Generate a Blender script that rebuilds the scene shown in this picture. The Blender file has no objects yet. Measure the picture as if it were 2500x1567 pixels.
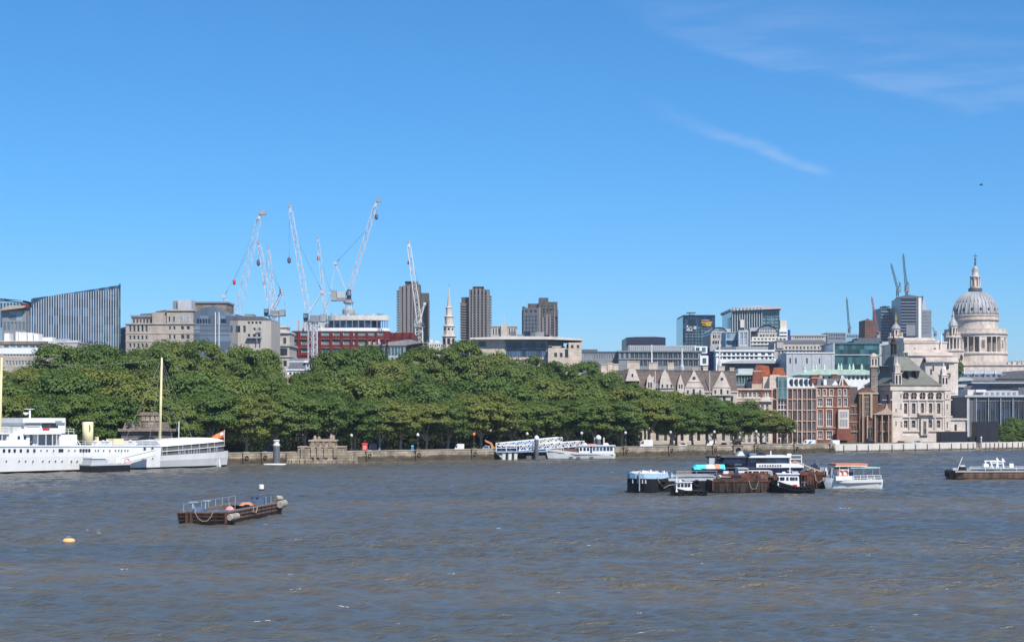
import bpy, math, random
import numpy as np
from mathutils import Vector, Matrix
R = math.radians
rng = random.Random(7)
C = bpy.context.scene.collection
S = bpy.context.scene

# ---------------------------------------------------------------- camera, sky, sun, exposure
F, H, YH, CX = 4400.0, 12.0, 1000.0, 1250.0      # focal length in photo pixels, eye height, horizon row, centre column
cam = bpy.data.cameras.new('camera'); cam.sensor_width = 36.0
cam.lens = 36.0*F/2500; cam.shift_y = (YH-783.5)/2500; cam.clip_start = 1; cam.clip_end = 60000
co = bpy.data.objects.new('camera', cam); co.location = (0, 0, H); co.rotation_euler = (R(90), 0, 0)
C.objects.link(co); S.camera = co
SUN_EL, SUN_AZ = R(49), R(150)                    # azimuth clockwise from +Y: behind the camera, to the right
w = bpy.data.worlds.new('World'); S.world = w; w.use_nodes = True
nt = w.node_tree; nt.nodes.clear()
N = nt.nodes.new; LK = nt.links.new
out = N('ShaderNodeOutputWorld'); bg = N('ShaderNodeBackground'); bg.inputs['Strength'].default_value = 0.112
sky = N('ShaderNodeTexSky'); sky.sky_type = 'NISHITA'; sky.sun_disc = False
sky.sun_elevation = SUN_EL; sky.sun_rotation = SUN_AZ; sky.air_density = 3.0; sky.dust_density = 0.0; sky.ozone_density = 10.0; sky.altitude = 9500
hsv = N('ShaderNodeHueSaturation'); hsv.inputs['Hue'].default_value = .494; hsv.inputs['Saturation'].default_value = 1.1; hsv.inputs['Value'].default_value = 1.0
LK(sky.outputs[0], hsv.inputs['Color'])
# thin cirrus, laid out by direction (azimuth, elevation), so it stays put in the sky
tc = N('ShaderNodeTexCoord'); sep = N('ShaderNodeSeparateXYZ'); LK(tc.outputs['Generated'], sep.inputs[0])
def mth(op, a, b=None, c=None):
    n = N('ShaderNodeMath'); n.operation = op
    for i, q in enumerate((a, b, c)):
        if q is None: continue
        if isinstance(q, (int, float)): n.inputs[i].default_value = q
        else: LK(q, n.inputs[i])
    return n.outputs[0]
az = mth('MULTIPLY', mth('ARCTAN2', sep.outputs[0], sep.outputs[1]), 57.2958)
el = mth('MULTIPLY', mth('ARCSINE', sep.outputs[2]), 57.2958)
def noise(scale, sx, sy, seed, detail=5):
    cb = N('ShaderNodeCombineXYZ'); LK(mth('MULTIPLY', az, sx), cb.inputs[0]); LK(mth('MULTIPLY', el, sy), cb.inputs[1]); cb.inputs[2].default_value = seed
    n = N('ShaderNodeTexNoise'); n.inputs['Scale'].default_value = scale; n.inputs['Detail'].default_value = detail; LK(cb.outputs[0], n.inputs['Vector'])
    return n.outputs['Fac']
warp = mth('MULTIPLY', mth('SUBTRACT', noise(1, .25, .5, 3.1), .5), 1.6)
def smooth(x, a, b):
    n = N('ShaderNodeMapRange'); n.interpolation_type = 'SMOOTHSTEP'
    LK(x, n.inputs['Value']); n.inputs['From Min'].default_value = a; n.inputs['From Max'].default_value = b
    return n.outputs['Result']
def band(curve, half_up, half_dn, a0, a1, fade, fade1):          # soft streak: elevation follows a polynomial of the azimuth
    c0, c1, c2 = curve
    mid = mth('ADD', mth('ADD', mth('MULTIPLY', mth('MULTIPLY', az, az), c2), mth('MULTIPLY', az, c1)), c0)
    dd = mth('SUBTRACT', mth('ADD', el, warp), mid)
    up = smooth(dd, half_up, 0.0); dn = smooth(dd, -half_dn, 0.0)
    lim = mth('MULTIPLY', smooth(az, a0, a0+fade), smooth(az, a1, a1-fade1))
    return mth('MULTIPLY', mth('MULTIPLY', up, dn), lim)
fib = noise(1.0, .35, 2.2, 7.7, 7)
fine = noise(1.0, .9, 5.5, 1.7, 6)
b1 = band((14.36, -0.568, 0.016), 3.4, .45, 1.0, 60, 9, 20)     # the long veil across the upper right
b2 = band((11.45, -0.42, 0.0), .42, .34, 3.6, 10.3, 4.5, .9)     # the short streak below it
veil = mth('MULTIPLY', b1, mth('ADD', mth('MULTIPLY', smooth(fib, .33, .72), .8), .18))
strk = mth('MULTIPLY', b2, mth('ADD', mth('MULTIPLY', smooth(fine, .25, .75), .5), .45))
cl = mth('ADD', mth('MULTIPLY', veil, .17), mth('MULTIPLY', strk, .24))
mix = N('ShaderNodeMix'); mix.data_type = 'RGBA'; LK(cl, mix.inputs[0]); LK(hsv.outputs[0], mix.inputs[6]); mix.inputs[7].default_value = (5.2, 5.9, 7.6, 1)
LK(mix.outputs[2], bg.inputs[0]); LK(bg.outputs[0], out.inputs[0])
sl = bpy.data.lights.new('sun', 'SUN'); sl.energy = 5.0; sl.angle = R(.53); sl.color = (1, .95, .87)
so = bpy.data.objects.new('sun', sl); C.objects.link(so)
sd = Vector((math.sin(SUN_AZ)*math.cos(SUN_EL), math.cos(SUN_AZ)*math.cos(SUN_EL), math.sin(SUN_EL)))
so.rotation_euler = sd.to_track_quat('Z', 'Y').to_euler(); so.location = (0, 0, 300)
vs = S.view_settings; vs.view_transform = 'Standard'; vs.look = 'None'; vs.exposure = 0.25; vs.gamma = 1.0; vs.use_curve_mapping = False
S.cycles.max_bounces = 6; S.cycles.transparent_max_bounces = 8

# ---------------------------------------------------------------- helpers
def X(px, d): return (px-CX)/F*d
def Z(py, d): return H+(YH-py)/F*d
def dwater(py): return F*H/(py-YH)                  # distance of a waterline point
G = 1.5                                             # level of the embankment ground
class Fr:
    """A vertical plane in the place: u runs along it, v into it, z up."""
    def __init__(s, px, d, yaw=0.0):
        s.o = Vector((X(px, d), d, 0)); s.yaw = yaw; s.c, s.s = math.cos(yaw), math.sin(yaw)
    def u(s, px):
        k = (px-CX)/F
        return (k*s.o.y-s.o.x)/(s.c-k*s.s)
    def z(s, py, u=0.0): return H+(YH-py)/F*(s.o.y+u*s.s)
    def p(s, u, v, z): return Vector((s.o.x+u*s.c-v*s.s, s.o.y+u*s.s+v*s.c, z))
    def sub(s, u, v, turn):
        f = Fr(0, 1, s.yaw+turn); f.o = s.p(u, v, 0); return f
def wloc(o):
    v = Vector(o.location)
    while o.parent: o = o.parent; v = v+Vector(o.location)
    return v
def thing(name, label, cat, loc, group=None):
    o = bpy.data.objects.new(name, None); o.location = loc; o.empty_display_size = .5; C.objects.link(o)
    o['label'] = label; o['category'] = cat
    if group: o['group'] = group
    return o
class MB:
    """Collects faces in world space (or in a plane's u, v, z) for one mesh object."""
    def __init__(s, fr=None): s.v = []; s.f = []; s.m = []; s.fr = fr; s.mi = 0
    def a(s, p):
        s.v.append(s.fr.p(*p) if s.fr else Vector(p)); return len(s.v)-1
    def face(s, pts): s.f.append([s.a(p) for p in pts]); s.m.append(s.mi)
    def box(s, x0, x1, y0, y1, z0, z1, tx=0, ty=0):
        b = len(s.v)
        for p in ((x0, y0, z0), (x1, y0, z0), (x1, y1, z0), (x0, y1, z0), (x0+tx, y0+ty, z1), (x1-tx, y0+ty, z1), (x1-tx, y1-ty, z1), (x0+tx, y1-ty, z1)): s.a(p)
        for q in ((0, 3, 2, 1), (4, 5, 6, 7), (0, 1, 5, 4), (1, 2, 6, 5), (2, 3, 7, 6), (3, 0, 4, 7)):
            s.f.append([b+i for i in q]); s.m.append(s.mi)
        return s
    def loft(s, rings, cap0=True, cap1=True, closed=True):
        b = len(s.v); n = len(rings[0])
        for r in rings:
            for p in r: s.a(p)
        for i in range(len(rings)-1):
            for j in range(n if closed else n-1):
                k = (j+1) % n
                s.f.append([b+i*n+j, b+i*n+k, b+(i+1)*n+k, b+(i+1)*n+j]); s.m.append(s.mi)
        if cap0: s.f.append([b+j for j in range(n)][::-1]); s.m.append(s.mi)
        if cap1: s.f.append([b+(len(rings)-1)*n+j for j in range(n)]); s.m.append(s.mi)
        return s
    def prism(s, poly, y0, y1):                     # outline in (x, z), counter-clockwise seen from the front
        return s.loft([[(x, y1, z) for x, z in poly], [(x, y0, z) for x, z in poly]])
    def lathe(s, cx, cy, prof, n=24, a0=0.0, squash=1.0):
        return s.loft([[(cx+r*math.cos(a0+2*math.pi*i/n), cy+r*math.sin(a0+2*math.pi*i/n)*squash, z) for i in range(n)] for r, z in prof])
    def bar(s, p, q, w, h=None):
        h = h or w
        p, q = Vector(p), Vector(q); d = (q-p)
        if d.length < 1e-5: return s
        d.normalize(); up = Vector((0, 0, 1)) if abs(d.z) < .95 else Vector((0, 1, 0))
        r = d.cross(up).normalized(); t = r.cross(d)
        return s.loft([[c+r*(w/2*i)+t*(h/2*j) for i, j in ((-1, -1), (1, -1), (1, 1), (-1, 1))] for c in (p, q)])
    def tube(s, pts, r, n=6):
        pts = [Vector(p) for p in pts]; rings = []
        for i, p in enumerate(pts):
            d = (pts[min(i+1, len(pts)-1)]-pts[max(i-1, 0)]).normalized()
            up = Vector((0, 0, 1)) if abs(d.z) < .9 else Vector((0, 1, 0))
            a = d.cross(up).normalized(); b = a.cross(d)
            rr = r[i] if isinstance(r, (list, tuple)) else r
            rings.append([p+a*(rr*math.cos(2*math.pi*k/n))+b*(rr*math.sin(2*math.pi*k/n)) for k in range(n)])
        return s.loft(rings)
    def facade(s, u0, u1, z0, z1, v, holes, rev):
        us = sorted({u0, u1, *[h[0] for h in holes], *[h[1] for h in holes]}); zs = sorted({z0, z1, *[h[2] for h in holes], *[h[3] for h in holes]})
        us = [x for x in us if u0 <= x <= u1]; zs = [x for x in zs if z0 <= x <= z1]
        for i in range(len(us)-1):
            for j in range(len(zs)-1):
                cu, cz = (us[i]+us[i+1])/2, (zs[j]+zs[j+1])/2
                if any(h[0] < cu < h[1] and h[2] < cz < h[3] for h in holes): continue
                s.face([(us[i], v, zs[j]), (us[i+1], v, zs[j]), (us[i+1], v, zs[j+1]), (us[i], v, zs[j+1])])
        for a, b, c, d in holes:
            e = v+rev
            s.face([(a, v, c), (a, v, d), (a, e, d), (a, e, c)]); s.face([(b, v, d), (b, v, c), (b, e, c), (b, e, d)])
            s.face([(a, v, d), (b, v, d), (b, e, d), (a, e, d)]); s.face([(b, v, c), (a, v, c), (a, e, c), (b, e, c)])
        return s
    def mesh(s, name, mats, off=Vector((0, 0, 0)), smooth=False):
        me = bpy.data.meshes.new(name)
        me.from_pydata([tuple(v-off) for v in s.v], [], s.f)
        for m in (mats if isinstance(mats, (list, tuple)) else [mats]): me.materials.append(m)
        if len(me.materials) > 1: me.polygons.foreach_set('material_index', s.m)
        if smooth: me.polygons.foreach_set('use_smooth', [True]*len(me.polygons))
        me.update(); return me
    def build(s, name, mats, parent=None, label=None, kind=None, smooth=False, off=None):
        if not s.f: return None
        off = (wloc(parent) if parent else Vector((0, 0, 0))) if off is None else off
        o = bpy.data.objects.new(name, s.mesh(name, mats, off, smooth)); C.objects.link(o)
        if parent: o.parent = parent
        if label: o['label'] = label
        if kind: o['kind'] = kind
        return o
def put(name, me, parent, at, rz=0.0):             # one more object on shared mesh data
    o = bpy.data.objects.new(name, me); o.parent = parent; o.location = Vector(at)-(wloc(parent) if parent else Vector((0, 0, 0))); o.rotation_euler = (0, 0, rz)
    C.objects.link(o); return o
def solo(mb, name, mats, label, cat, group=None, smooth=False, origin=None):
    org = Vector(origin) if origin is not None else sum(mb.v, Vector((0, 0, 0)))/len(mb.v)
    o = mb.build(name, mats, smooth=smooth, off=org); o.location = org; o['label'] = label; o['category'] = cat
    if group: o['group'] = group
    return o

# ---------------------------------------------------------------- materials
def new_mat(name):
    m = bpy.data.materials.new(name); m.use_nodes = True; t = m.node_tree
    return m, t, t.nodes['Principled BSDF']
def mat(name, col, rough=.75, var=.18, scale=.6, spec=.3, metal=0.0, streak=0.0, bump=0.0, coat=0.0, stain=None):
    m, t, b = new_mat(name)
    b.inputs['Roughness'].default_value = rough; b.inputs['Metallic'].default_value = metal; b.inputs['Specular IOR Level'].default_value = spec
    if coat: b.inputs['Coat Weight'].default_value = coat
    g = t.nodes.new('ShaderNodeNewGeometry'); n = t.nodes.new('ShaderNodeTexNoise'); n.inputs['Scale'].default_value = scale; n.inputs['Detail'].default_value = 6
    mp = t.nodes.new('ShaderNodeMapping'); t.links.new(g.outputs['Position'], mp.inputs['Vector']); t.links.new(mp.outputs[0], n.inputs['Vector'])
    if streak: mp.inputs['Scale'].default_value = (1, 1, .15)
    r = t.nodes.new('ShaderNodeValToRGB'); e = r.color_ramp.elements
    e[0].position = .3; e[1].position = .72
    lo = stain or [c*(1-var) for c in col]
    e[0].color = (*lo, 1); e[1].color = (*[min(1, c*(1+var*.7)) for c in col], 1)
    t.links.new(n.outputs['Fac'], r.inputs['Fac']); t.links.new(r.outputs[0], b.inputs['Base Color'])
    if bump:
        bp = t.nodes.new('ShaderNodeBump'); bp.inputs['Strength'].default_value = bump; bp.inputs['Distance'].default_value = .1
        t.links.new(n.outputs['Fac'], bp.inputs['Height']); t.links.new(bp.outputs[0], b.inputs['Normal'])
    return m
def mat_course(name, col, joint, bw, bh, rough=.85, var=.2, stain=.25):
    """Coursed masonry: brick pattern over (along-wall, height) plus weathering."""
    m, t, b = new_mat(name); b.inputs['Roughness'].default_value = rough; b.inputs['Specular IOR Level'].default_value = .25
    g = t.nodes.new('ShaderNodeNewGeometry'); s = t.nodes.new('ShaderNodeSeparateXYZ'); t.links.new(g.outputs['Position'], s.inputs[0])
    ad = t.nodes.new('ShaderNodeMath'); ad.operation = 'MULTIPLY_ADD'; t.links.new(s.outputs[1], ad.inputs[0]); ad.inputs[1].default_value = .6; t.links.new(s.outputs[0], ad.inputs[2])
    cb = t.nodes.new('ShaderNodeCombineXYZ'); t.links.new(ad.outputs[0], cb.inputs[0]); t.links.new(s.outputs[2], cb.inputs[1])
    br = t.nodes.new('ShaderNodeTexBrick'); t.links.new(cb.outputs[0], br.inputs['Vector'])
    br.inputs['Scale'].default_value = 1; br.inputs['Brick Width'].default_value = bw; br.inputs['Row Height'].default_value = bh; br.inputs['Mortar Size'].default_value = bh*.07
    br.inputs['Color1'].default_value = (*[c*(1-var) for c in col], 1); br.inputs['Color2'].default_value = (*[min(1, c*(1+var)) for c in col], 1); br.inputs['Mortar'].default_value = (*joint, 1)
    n = t.nodes.new('ShaderNodeTexNoise'); n.inputs['Scale'].default_value = .35; n.inputs['Detail'].default_value = 8
    mp = t.nodes.new('ShaderNodeMapping'); mp.inputs['Scale'].default_value = (1, 1, .4); t.links.new(g.outputs['Position'], mp.inputs[0]); t.links.new(mp.outputs[0], n.inputs['Vector'])
    mr = t.nodes.new('ShaderNodeMapRange'); mr.inputs['From Min'].default_value = .35; mr.inputs['From Max'].default_value = .7; mr.inputs['To Min'].default_value = 1-stain; mr.inputs['To Max'].default_value = 1.06
    t.links.new(n.outputs['Fac'], mr.inputs['Value'])
    mx = t.nodes.new('ShaderNodeMix'); mx.data_type = 'RGBA'; mx.blend_type = 'MULTIPLY'; mx.inputs[0].default_value = 1
    t.links.new(br.outputs['Color'], mx.inputs[6]); t.links.new(mr.outputs[0], mx.inputs[7]); t.links.new(mx.outputs[2], b.inputs['Base Color'])
    bp = t.nodes.new('ShaderNodeBump'); bp.inputs['Strength'].default_value = .4; bp.inputs['Distance'].default_value = .05; t.links.new(br.outputs['Fac'], bp.inputs['Height']); bp.invert = True
    t.links.new(bp.outputs[0], b.inputs['Normal'])
    return m
def tide(m, top=1.25, wob=.9, col=(.060, .048, .032)):
    t = m.node_tree; b = t.nodes['Principled BSDF']; src = b.inputs['Base Color'].links[0].from_socket; L = t.links.new
    g = t.nodes.new('ShaderNodeNewGeometry'); s = t.nodes.new('ShaderNodeSeparateXYZ'); L(g.outputs['Position'], s.inputs[0])
    n = t.nodes.new('ShaderNodeTexNoise'); n.inputs['Scale'].default_value = .55; n.inputs['Detail'].default_value = 9; n.inputs['Roughness'].default_value = .7; L(g.outputs['Position'], n.inputs['Vector'])
    a = t.nodes.new('ShaderNodeMath'); a.operation = 'MULTIPLY_ADD'; L(n.outputs['Fac'], a.inputs[0]); a.inputs[1].default_value = -2.4*wob; L(s.outputs[2], a.inputs[2])
    r = t.nodes.new('ShaderNodeMapRange'); L(a.outputs[0], r.inputs['Value']); r.inputs['From Min'].default_value = top-1.2*wob-.22; r.inputs['From Max'].default_value = top-1.2*wob+.22; r.inputs['To Min'].default_value = .92; r.inputs['To Max'].default_value = 0
    mx = t.nodes.new('ShaderNodeMix'); mx.data_type = 'RGBA'; L(r.outputs[0], mx.inputs[0]); L(src, mx.inputs[6]); mx.inputs[7].default_value = (*col, 1); L(mx.outputs[2], b.inputs['Base Color']); return m
def glass(name, col, rough=.08, spec=.5, cell=1.7, vary=.5):
    """Window glass that hides dim rooms: tone changes pane by pane."""
    m, t, b = new_mat(name); b.inputs['Roughness'].default_value = rough; b.inputs['Specular IOR Level'].default_value = spec
    g = t.nodes.new('ShaderNodeNewGeometry'); mp = t.nodes.new('ShaderNodeMapping'); mp.inputs['Scale'].default_value = (1/cell, 1/cell, .33)
    t.links.new(g.outputs['Position'], mp.inputs[0])
    sn = t.nodes.new('ShaderNodeVectorMath'); sn.operation = 'FLOOR'; t.links.new(mp.outputs[0], sn.inputs[0])
    wn = t.nodes.new('ShaderNodeTexWhiteNoise'); t.links.new(sn.outputs[0], wn.inputs['Vector'])
    mx = t.nodes.new('ShaderNodeMix'); mx.data_type = 'RGBA'
    pw = t.nodes.new('ShaderNodeMath'); pw.operation = 'POWER'; t.links.new(wn.outputs['Value'], pw.inputs[0]); pw.inputs[1].default_value = 1.8
    t.links.new(pw.outputs[0], mx.inputs[0]); mx.inputs[6].default_value = (*[c*(1-vary) for c in col], 1); mx.inputs[7].default_value = (*[min(1, c*(1+vary*1.6)) for c in col], 1)
    t.links.new(mx.outputs[2], b.inputs['Base Color'])
    return m
M = dict(
    stone=mat_course('pale_stone', (.62, .525, .445), (.46, .39, .33), 1.6, .55, stain=.22, var=.1),
    whitestone=mat_course('white_stone', (.69, .60, .53), (.55, .47, .41), 1.8, .6, stain=.25, var=.08),
    beige=mat_course('beige_stone', (.45, .39, .335), (.33, .28, .24), 1.4, .5, stain=.2, var=.1),
    granite=mat_course('granite', (.42, .35, .265), (.17, .13, .10), 2.2, .6, stain=.45, var=.2),
    brownstone=mat_course('brown_stone', (.33, .27, .225), (.09, .07, .06), 1.5, .55, stain=.45, var=.2),
    redbrick=mat_course('red_brick', (.25, .075, .050), (.28, .17, .13), .9, .3, stain=.3, var=.2),
    brownbrick=mat_course('brown_brick', (.215, .105, .072), (.25, .17, .13), .9, .3, stain=.35, var=.2),
    buff=mat('buff_stone', (.44, .345, .26), streak=1),
    concrete=mat('pale_concrete', (.46, .42, .38), streak=1, var=.16),
    paleconc=mat('clean_concrete', (.62, .58, .53), streak=1, var=.12),
    darkconc=mat('towers_concrete', (.095, .082, .078), streak=1, var=.25),
    midconc=mat('towers_ribs', (.21, .185, .175), streak=1, var=.2),
    grey=mat('grey_cladding', (.24, .25, .27), rough=.5, var=.12),
    ltgrey=mat('light_grey_panel', (.45, .47, .50), rough=.5, var=.1),
    slate=mat('slate', (.12, .125, .14), rough=.6, var=.25, scale=1.5),
    brownroof=mat('brown_tile', (.125, .10, .09), rough=.8, var=.3, scale=1.2),
    redtile=mat('red_tile', (.34, .10, .045), rough=.85, var=.3, scale=1.2),
    lead=mat('lead_dome', (.36, .36, .375), rough=.55, var=.22, streak=1, scale=.35),
    darklead=mat('dark_lead', (.10, .11, .13), rough=.5, var=.3),
    greenslate=mat('green_slate', (.150, .158, .135), rough=.6, var=.2, scale=.9),
    mint=mat('verdigris', (.46, .60, .51), rough=.7, var=.2),
    dark=mat('dark_recess', (.02, .02, .025), rough=.8, var=.3),
    black=mat('black_steel', (.012, .013, .016), rough=.55, var=.4),
    navy=mat('navy_paint', (.012, .018, .055), rough=.3, var=.3, spec=.5),
    white=mat('white_paint', (.78, .78, .77), rough=.45, var=.07, spec=.4, streak=1),
    offwhite=mat('weathered_white', (.66, .65, .62), rough=.6, var=.14, streak=1),
    cream=mat('cream_paint', (.78, .70, .42), rough=.5, var=.08),
    steelw=mat('crane_white', (.50, .53, .58), rough=.5, var=.1),
    steelg=mat('galvanised', (.32, .34, .36), rough=.5, var=.2),
    cable=mat('cable', (.10, .13, .18), rough=.6, var=.1),
    teal=mat('teal_steel', (.06, .16, .20), rough=.5, var=.2),
    red=mat('red_paint', (.62, .045, .03), rough=.5, var=.12),
    redclad=mat('dark_red_cladding', (.150, .018, .020), rough=.55, var=.25),
    orange=mat('orange_paint', (.80, .23, .07), rough=.6, var=.15),
    orangeb=mat('pale_orange_buoy', (.85, .50, .22), rough=.5, var=.12),
    salmon=mat('faded_orange', (.62, .25, .15), rough=.65, var=.2, scale=1.2),
    pink=mat('faded_pink', (.75, .30, .30), rough=.6, var=.15),
    yellow=mat('yellow_paint', (.60, .36, .05), rough=.5, var=.15),
    blue=mat('blue_paint', (.03, .06, .24), rough=.45, var=.25),
    midblue=mat('mid_blue', (.05, .20, .50), rough=.45, var=.2),
    ltblue=mat('light_blue_paint', (.27, .42, .55), rough=.5, var=.2),
    cyan=mat('cyan_canvas', (.08, .60, .72), rough=.6, var=.12),
    rust=mat('rusty_steel', (.115, .048, .032), rough=.8, var=.5, scale=1.3, stain=(.04, .025, .02), streak=1),
    rustpale=mat('worn_brown_steel', (.20, .125, .09), rough=.8, var=.4, scale=1.2, stain=(.07, .045, .035), streak=1),
    rope=mat('rope', (.27, .23, .18), rough=.9),
    wood=mat('weathered_timber', (.19, .15, .12), rough=.85, var=.35, scale=2),
    tyre=mat('tyre_rubber', (.015, .015, .016), rough=.8),
    bark=mat('plane_bark', (.30, .27, .22), rough=.9, var=.4, scale=2.5),
    asphalt=mat('asphalt', (.055, .055, .06), rough=.9),
    paving=mat('paving', (.22, .20, .18), rough=.9),
    soil=mat('city_ground', (.10, .105, .085), rough=.95, var=.3, scale=.05),
    gold=mat('gilding', (.70, .42, .10), rough=.35, metal=.6),
    pinkframe=mat('pink_concrete', (.56, .38, .31), rough=.7, var=.12),
    bronze=mat('dark_bronze', (.035, .03, .028), rough=.5, var=.3),
    scaffold=mat('scaffold_sheet', (.27, .25, .25), rough=.8, var=.25, scale=.8),
    gdark=glass('dark_window', (.035, .040, .048)),
    gblue=glass('blue_glass', (.045, .085, .15), vary=.55),
    gteal=glass('teal_glass', (.045, .115, .13), vary=.5),
    gpale=glass('pale_glass', (.17, .21, .26), vary=.35, cell=2.5),
    garch=glass('arch_glass', (.115, .15, .20), vary=.25, cell=3.0),
    gnavy=glass('navy_glass', (.015, .03, .065), vary=.6),
    gbrown=glass('brown_glass', (.055, .03, .03), vary=.6),
    gpink=glass('rose_glass', (.10, .075, .075), vary=.7, cell=1.2),
)
# ---------------------------------------------------------------- the river bank: one straight line across the view
WA, WB = 439.2, .72                                 # the wall foot: y = WA + WB*x
WT = math.atan(WB); WC = math.cos(WT)
def bank(px, o=0.0):                                # depth at photo column px, o metres inland of the wall
    return (WA+o/WC)/(1-WB*(px-CX)/F)
def bpt(px, o=0.0, z=G):
    d = bank(px, o); return Vector((X(px, d), d, z))
BF = Fr(1250, WA, WT)                               # u along the wall from the photo's centre column, v inland
def bu(px, v=0.0):                                  # u on the line v metres inland
    p = bpt(px, v); return (p.x-BF.o.x)*BF.c+(p.y-BF.o.y)*BF.s
def sheet(name, pts, m, z, kind='structure'):
    mb = MB(); mb.face([(x, y, z) for x, y in pts]); return mb.build(name, m, kind=kind)
def bq(u0, u1, v0, v1): return [BF.p(u, v, 0).xy for u, v in ((u0, v0), (u1, v0), (u1, v1), (u0, v1))]
sheet('ground', bq(-5000, 5000, .9, 4500), M['soil'], G-.02)
sheet('pavement', bq(-400, 600, .9, 7.5), M['paving'], G+.12)
sheet('road', bq(-400, 600, 7.5, 24), M['asphalt'], G)
sheet('pavement', bq(-400, 600, 24, 30), M['paving'], G+.12)
mbk = MB(BF); mbk.box(-400, 600, 7.35, 7.5, G-.1, G+.125); mbk.build('kerb', M['paving'], kind='structure')
mbl = MB(BF)
for i in range(-60, 90): mbl.face([(i*6, 15.7, G+.006), (i*6+2.5, 15.7, G+.006), (i*6+2.5, 15.85, G+.006), (i*6, 15.85, G+.006)])
mbl.build('road_marking', M['white'], kind='structure')

# ---------------------------------------------------------------- the river
def water_mat():
    m, t, b = new_mat('river_water'); L = t.links.new; A = t.nodes.new
    g = A('ShaderNodeNewGeometry')
    def nz(sx, sy, scale, det, rot=0.0, rough=.55):
        mp = A('ShaderNodeMapping'); mp.inputs['Scale'].default_value = (sx, sy, 1); mp.inputs['Rotation'].default_value = (0, 0, R(rot)); L(g.outputs['Position'], mp.inputs[0])
        n = A('ShaderNodeTexNoise'); n.inputs['Scale'].default_value = scale; n.inputs['Detail'].default_value = det; n.inputs['Roughness'].default_value = rough; L(mp.outputs[0], n.inputs['Vector']); return n.outputs['Fac']
    big = nz(.22, 1, .030, 4, 6)                     # brown silt tone, with blue-grey lanes painted in for bands of sky reflection
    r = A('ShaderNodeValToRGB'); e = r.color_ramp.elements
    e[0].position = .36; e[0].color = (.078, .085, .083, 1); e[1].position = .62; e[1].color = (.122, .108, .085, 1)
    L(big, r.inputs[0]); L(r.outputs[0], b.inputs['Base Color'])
    b.inputs['IOR'].default_value = 1.333; b.inputs['Specular IOR Level'].default_value = .5; b.inputs['Roughness'].default_value = .2
    lane = A('ShaderNodeMapRange'); L(nz(.25, 1, .035, 3, -8), lane.inputs[0]); lane.inputs[1].default_value = .35; lane.inputs[2].default_value = .65; lane.inputs[3].default_value = .4; lane.inputs[4].default_value = 1.3
    hs = None
    for sx, sy, sc, de, ro, k in ((.4, 1, .7, 3, 10, .42), (.45, 1, 1.9, 4, -12, .30), (.5, 1, 5.0, 3, 25, .14)):
        q = A('ShaderNodeMath'); q.operation = 'MULTIPLY'; L(nz(sx, sy, sc, de, ro), q.inputs[0]); q.inputs[1].default_value = k
        if hs is None: hs = q.outputs[0]
        else:
            ad = A('ShaderNodeMath'); ad.operation = 'ADD'; L(hs, ad.inputs[0]); L(q.outputs[0], ad.inputs[1]); hs = ad.outputs[0]
    ml = A('ShaderNodeMath'); ml.operation = 'MULTIPLY'; L(hs, ml.inputs[0]); L(lane.outputs[0], ml.inputs[1])
    bp = A('ShaderNodeBump'); bp.inputs['Strength'].default_value = 1.0; bp.inputs['Distance'].default_value = 1.3; L(ml.outputs[0], bp.inputs['Height']); L(bp.outputs[0], b.inputs['Normal'])
    return m
def wave(x, y):                                      # the swell, real relief on top of the fine ripples of the material
    z = 0*x
    r = np.random.RandomState(5)
    for lam, amp, n in ((9.0, .045, 4), (4.2, .042, 6), (2.1, .028, 7)):
        for i in range(n):
            th = math.radians(78+r.uniform(-42, 42)); k = 2*math.pi/(lam*r.uniform(.75, 1.3))
            z = z+amp*np.sin(k*(x*math.cos(th)+y*math.sin(th))+r.uniform(0, 6.28)+1.2*np.sin(.13*x+.05*y*i))
    return z
def grid_mesh(name, x0, x1, y0, y1, nx, ny, zf):
    xs, ys = np.meshgrid(np.linspace(x0, x1, nx), np.linspace(y0, y1, ny)); z = zf(xs, ys)
    v = np.stack([xs, ys, z], -1).reshape(-1, 3)
    i = np.arange((nx-1)*(ny-1)); r, c = i//(nx-1), i % (nx-1); a = r*nx+c
    return v, np.stack([a, a+1, a+nx+1, a+nx], -1)
def np_mesh(name, v, f, mats, mi=None, smooth=False):
    me = bpy.data.meshes.new(name); n = f.shape[1]
    me.vertices.add(len(v)); me.vertices.foreach_set('co', v.astype(np.float32).ravel())
    me.loops.add(f.size); me.loops.foreach_set('vertex_index', f.astype(np.int32).ravel())
    me.polygons.add(len(f)); me.polygons.foreach_set('loop_start', np.arange(0, f.size, n, dtype=np.int32)); me.polygons.foreach_set('loop_total', np.full(len(f), n, np.int32))
    for m in mats: me.materials.append(m)
    if mi is not None: me.polygons.foreach_set('material_index', mi.astype(np.int32))
    if smooth: me.polygons.foreach_set('use_smooth', np.ones(len(f), bool))
    me.update(); me.validate(); return me
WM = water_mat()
NR, NC = 820, 480                                    # finer rows near by, coarser far off; the relief itself is fixed in the place
ry = 60*np.exp(np.linspace(0, math.log(10.5), NR))[:, None]; kx = np.linspace(-1, 1, NC)[None, :]
gx, gy = ry*.60*kx, ry+0*kx; gz = wave(gx, gy)*np.clip((1-abs(kx))/.06, 0, 1)*np.clip((ry-60)/6, 0, 1)*np.clip((630-ry)/60, 0, 1)
v1 = np.stack([gx, gy, gz], -1).reshape(-1, 3); i = np.arange((NR-1)*(NC-1)); a = (i//(NC-1))*NC+i % (NC-1); f1 = np.stack([a, a+1, a+NC+1, a+NC], -1)
x6, x0 = .6*630, .6*60
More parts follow.
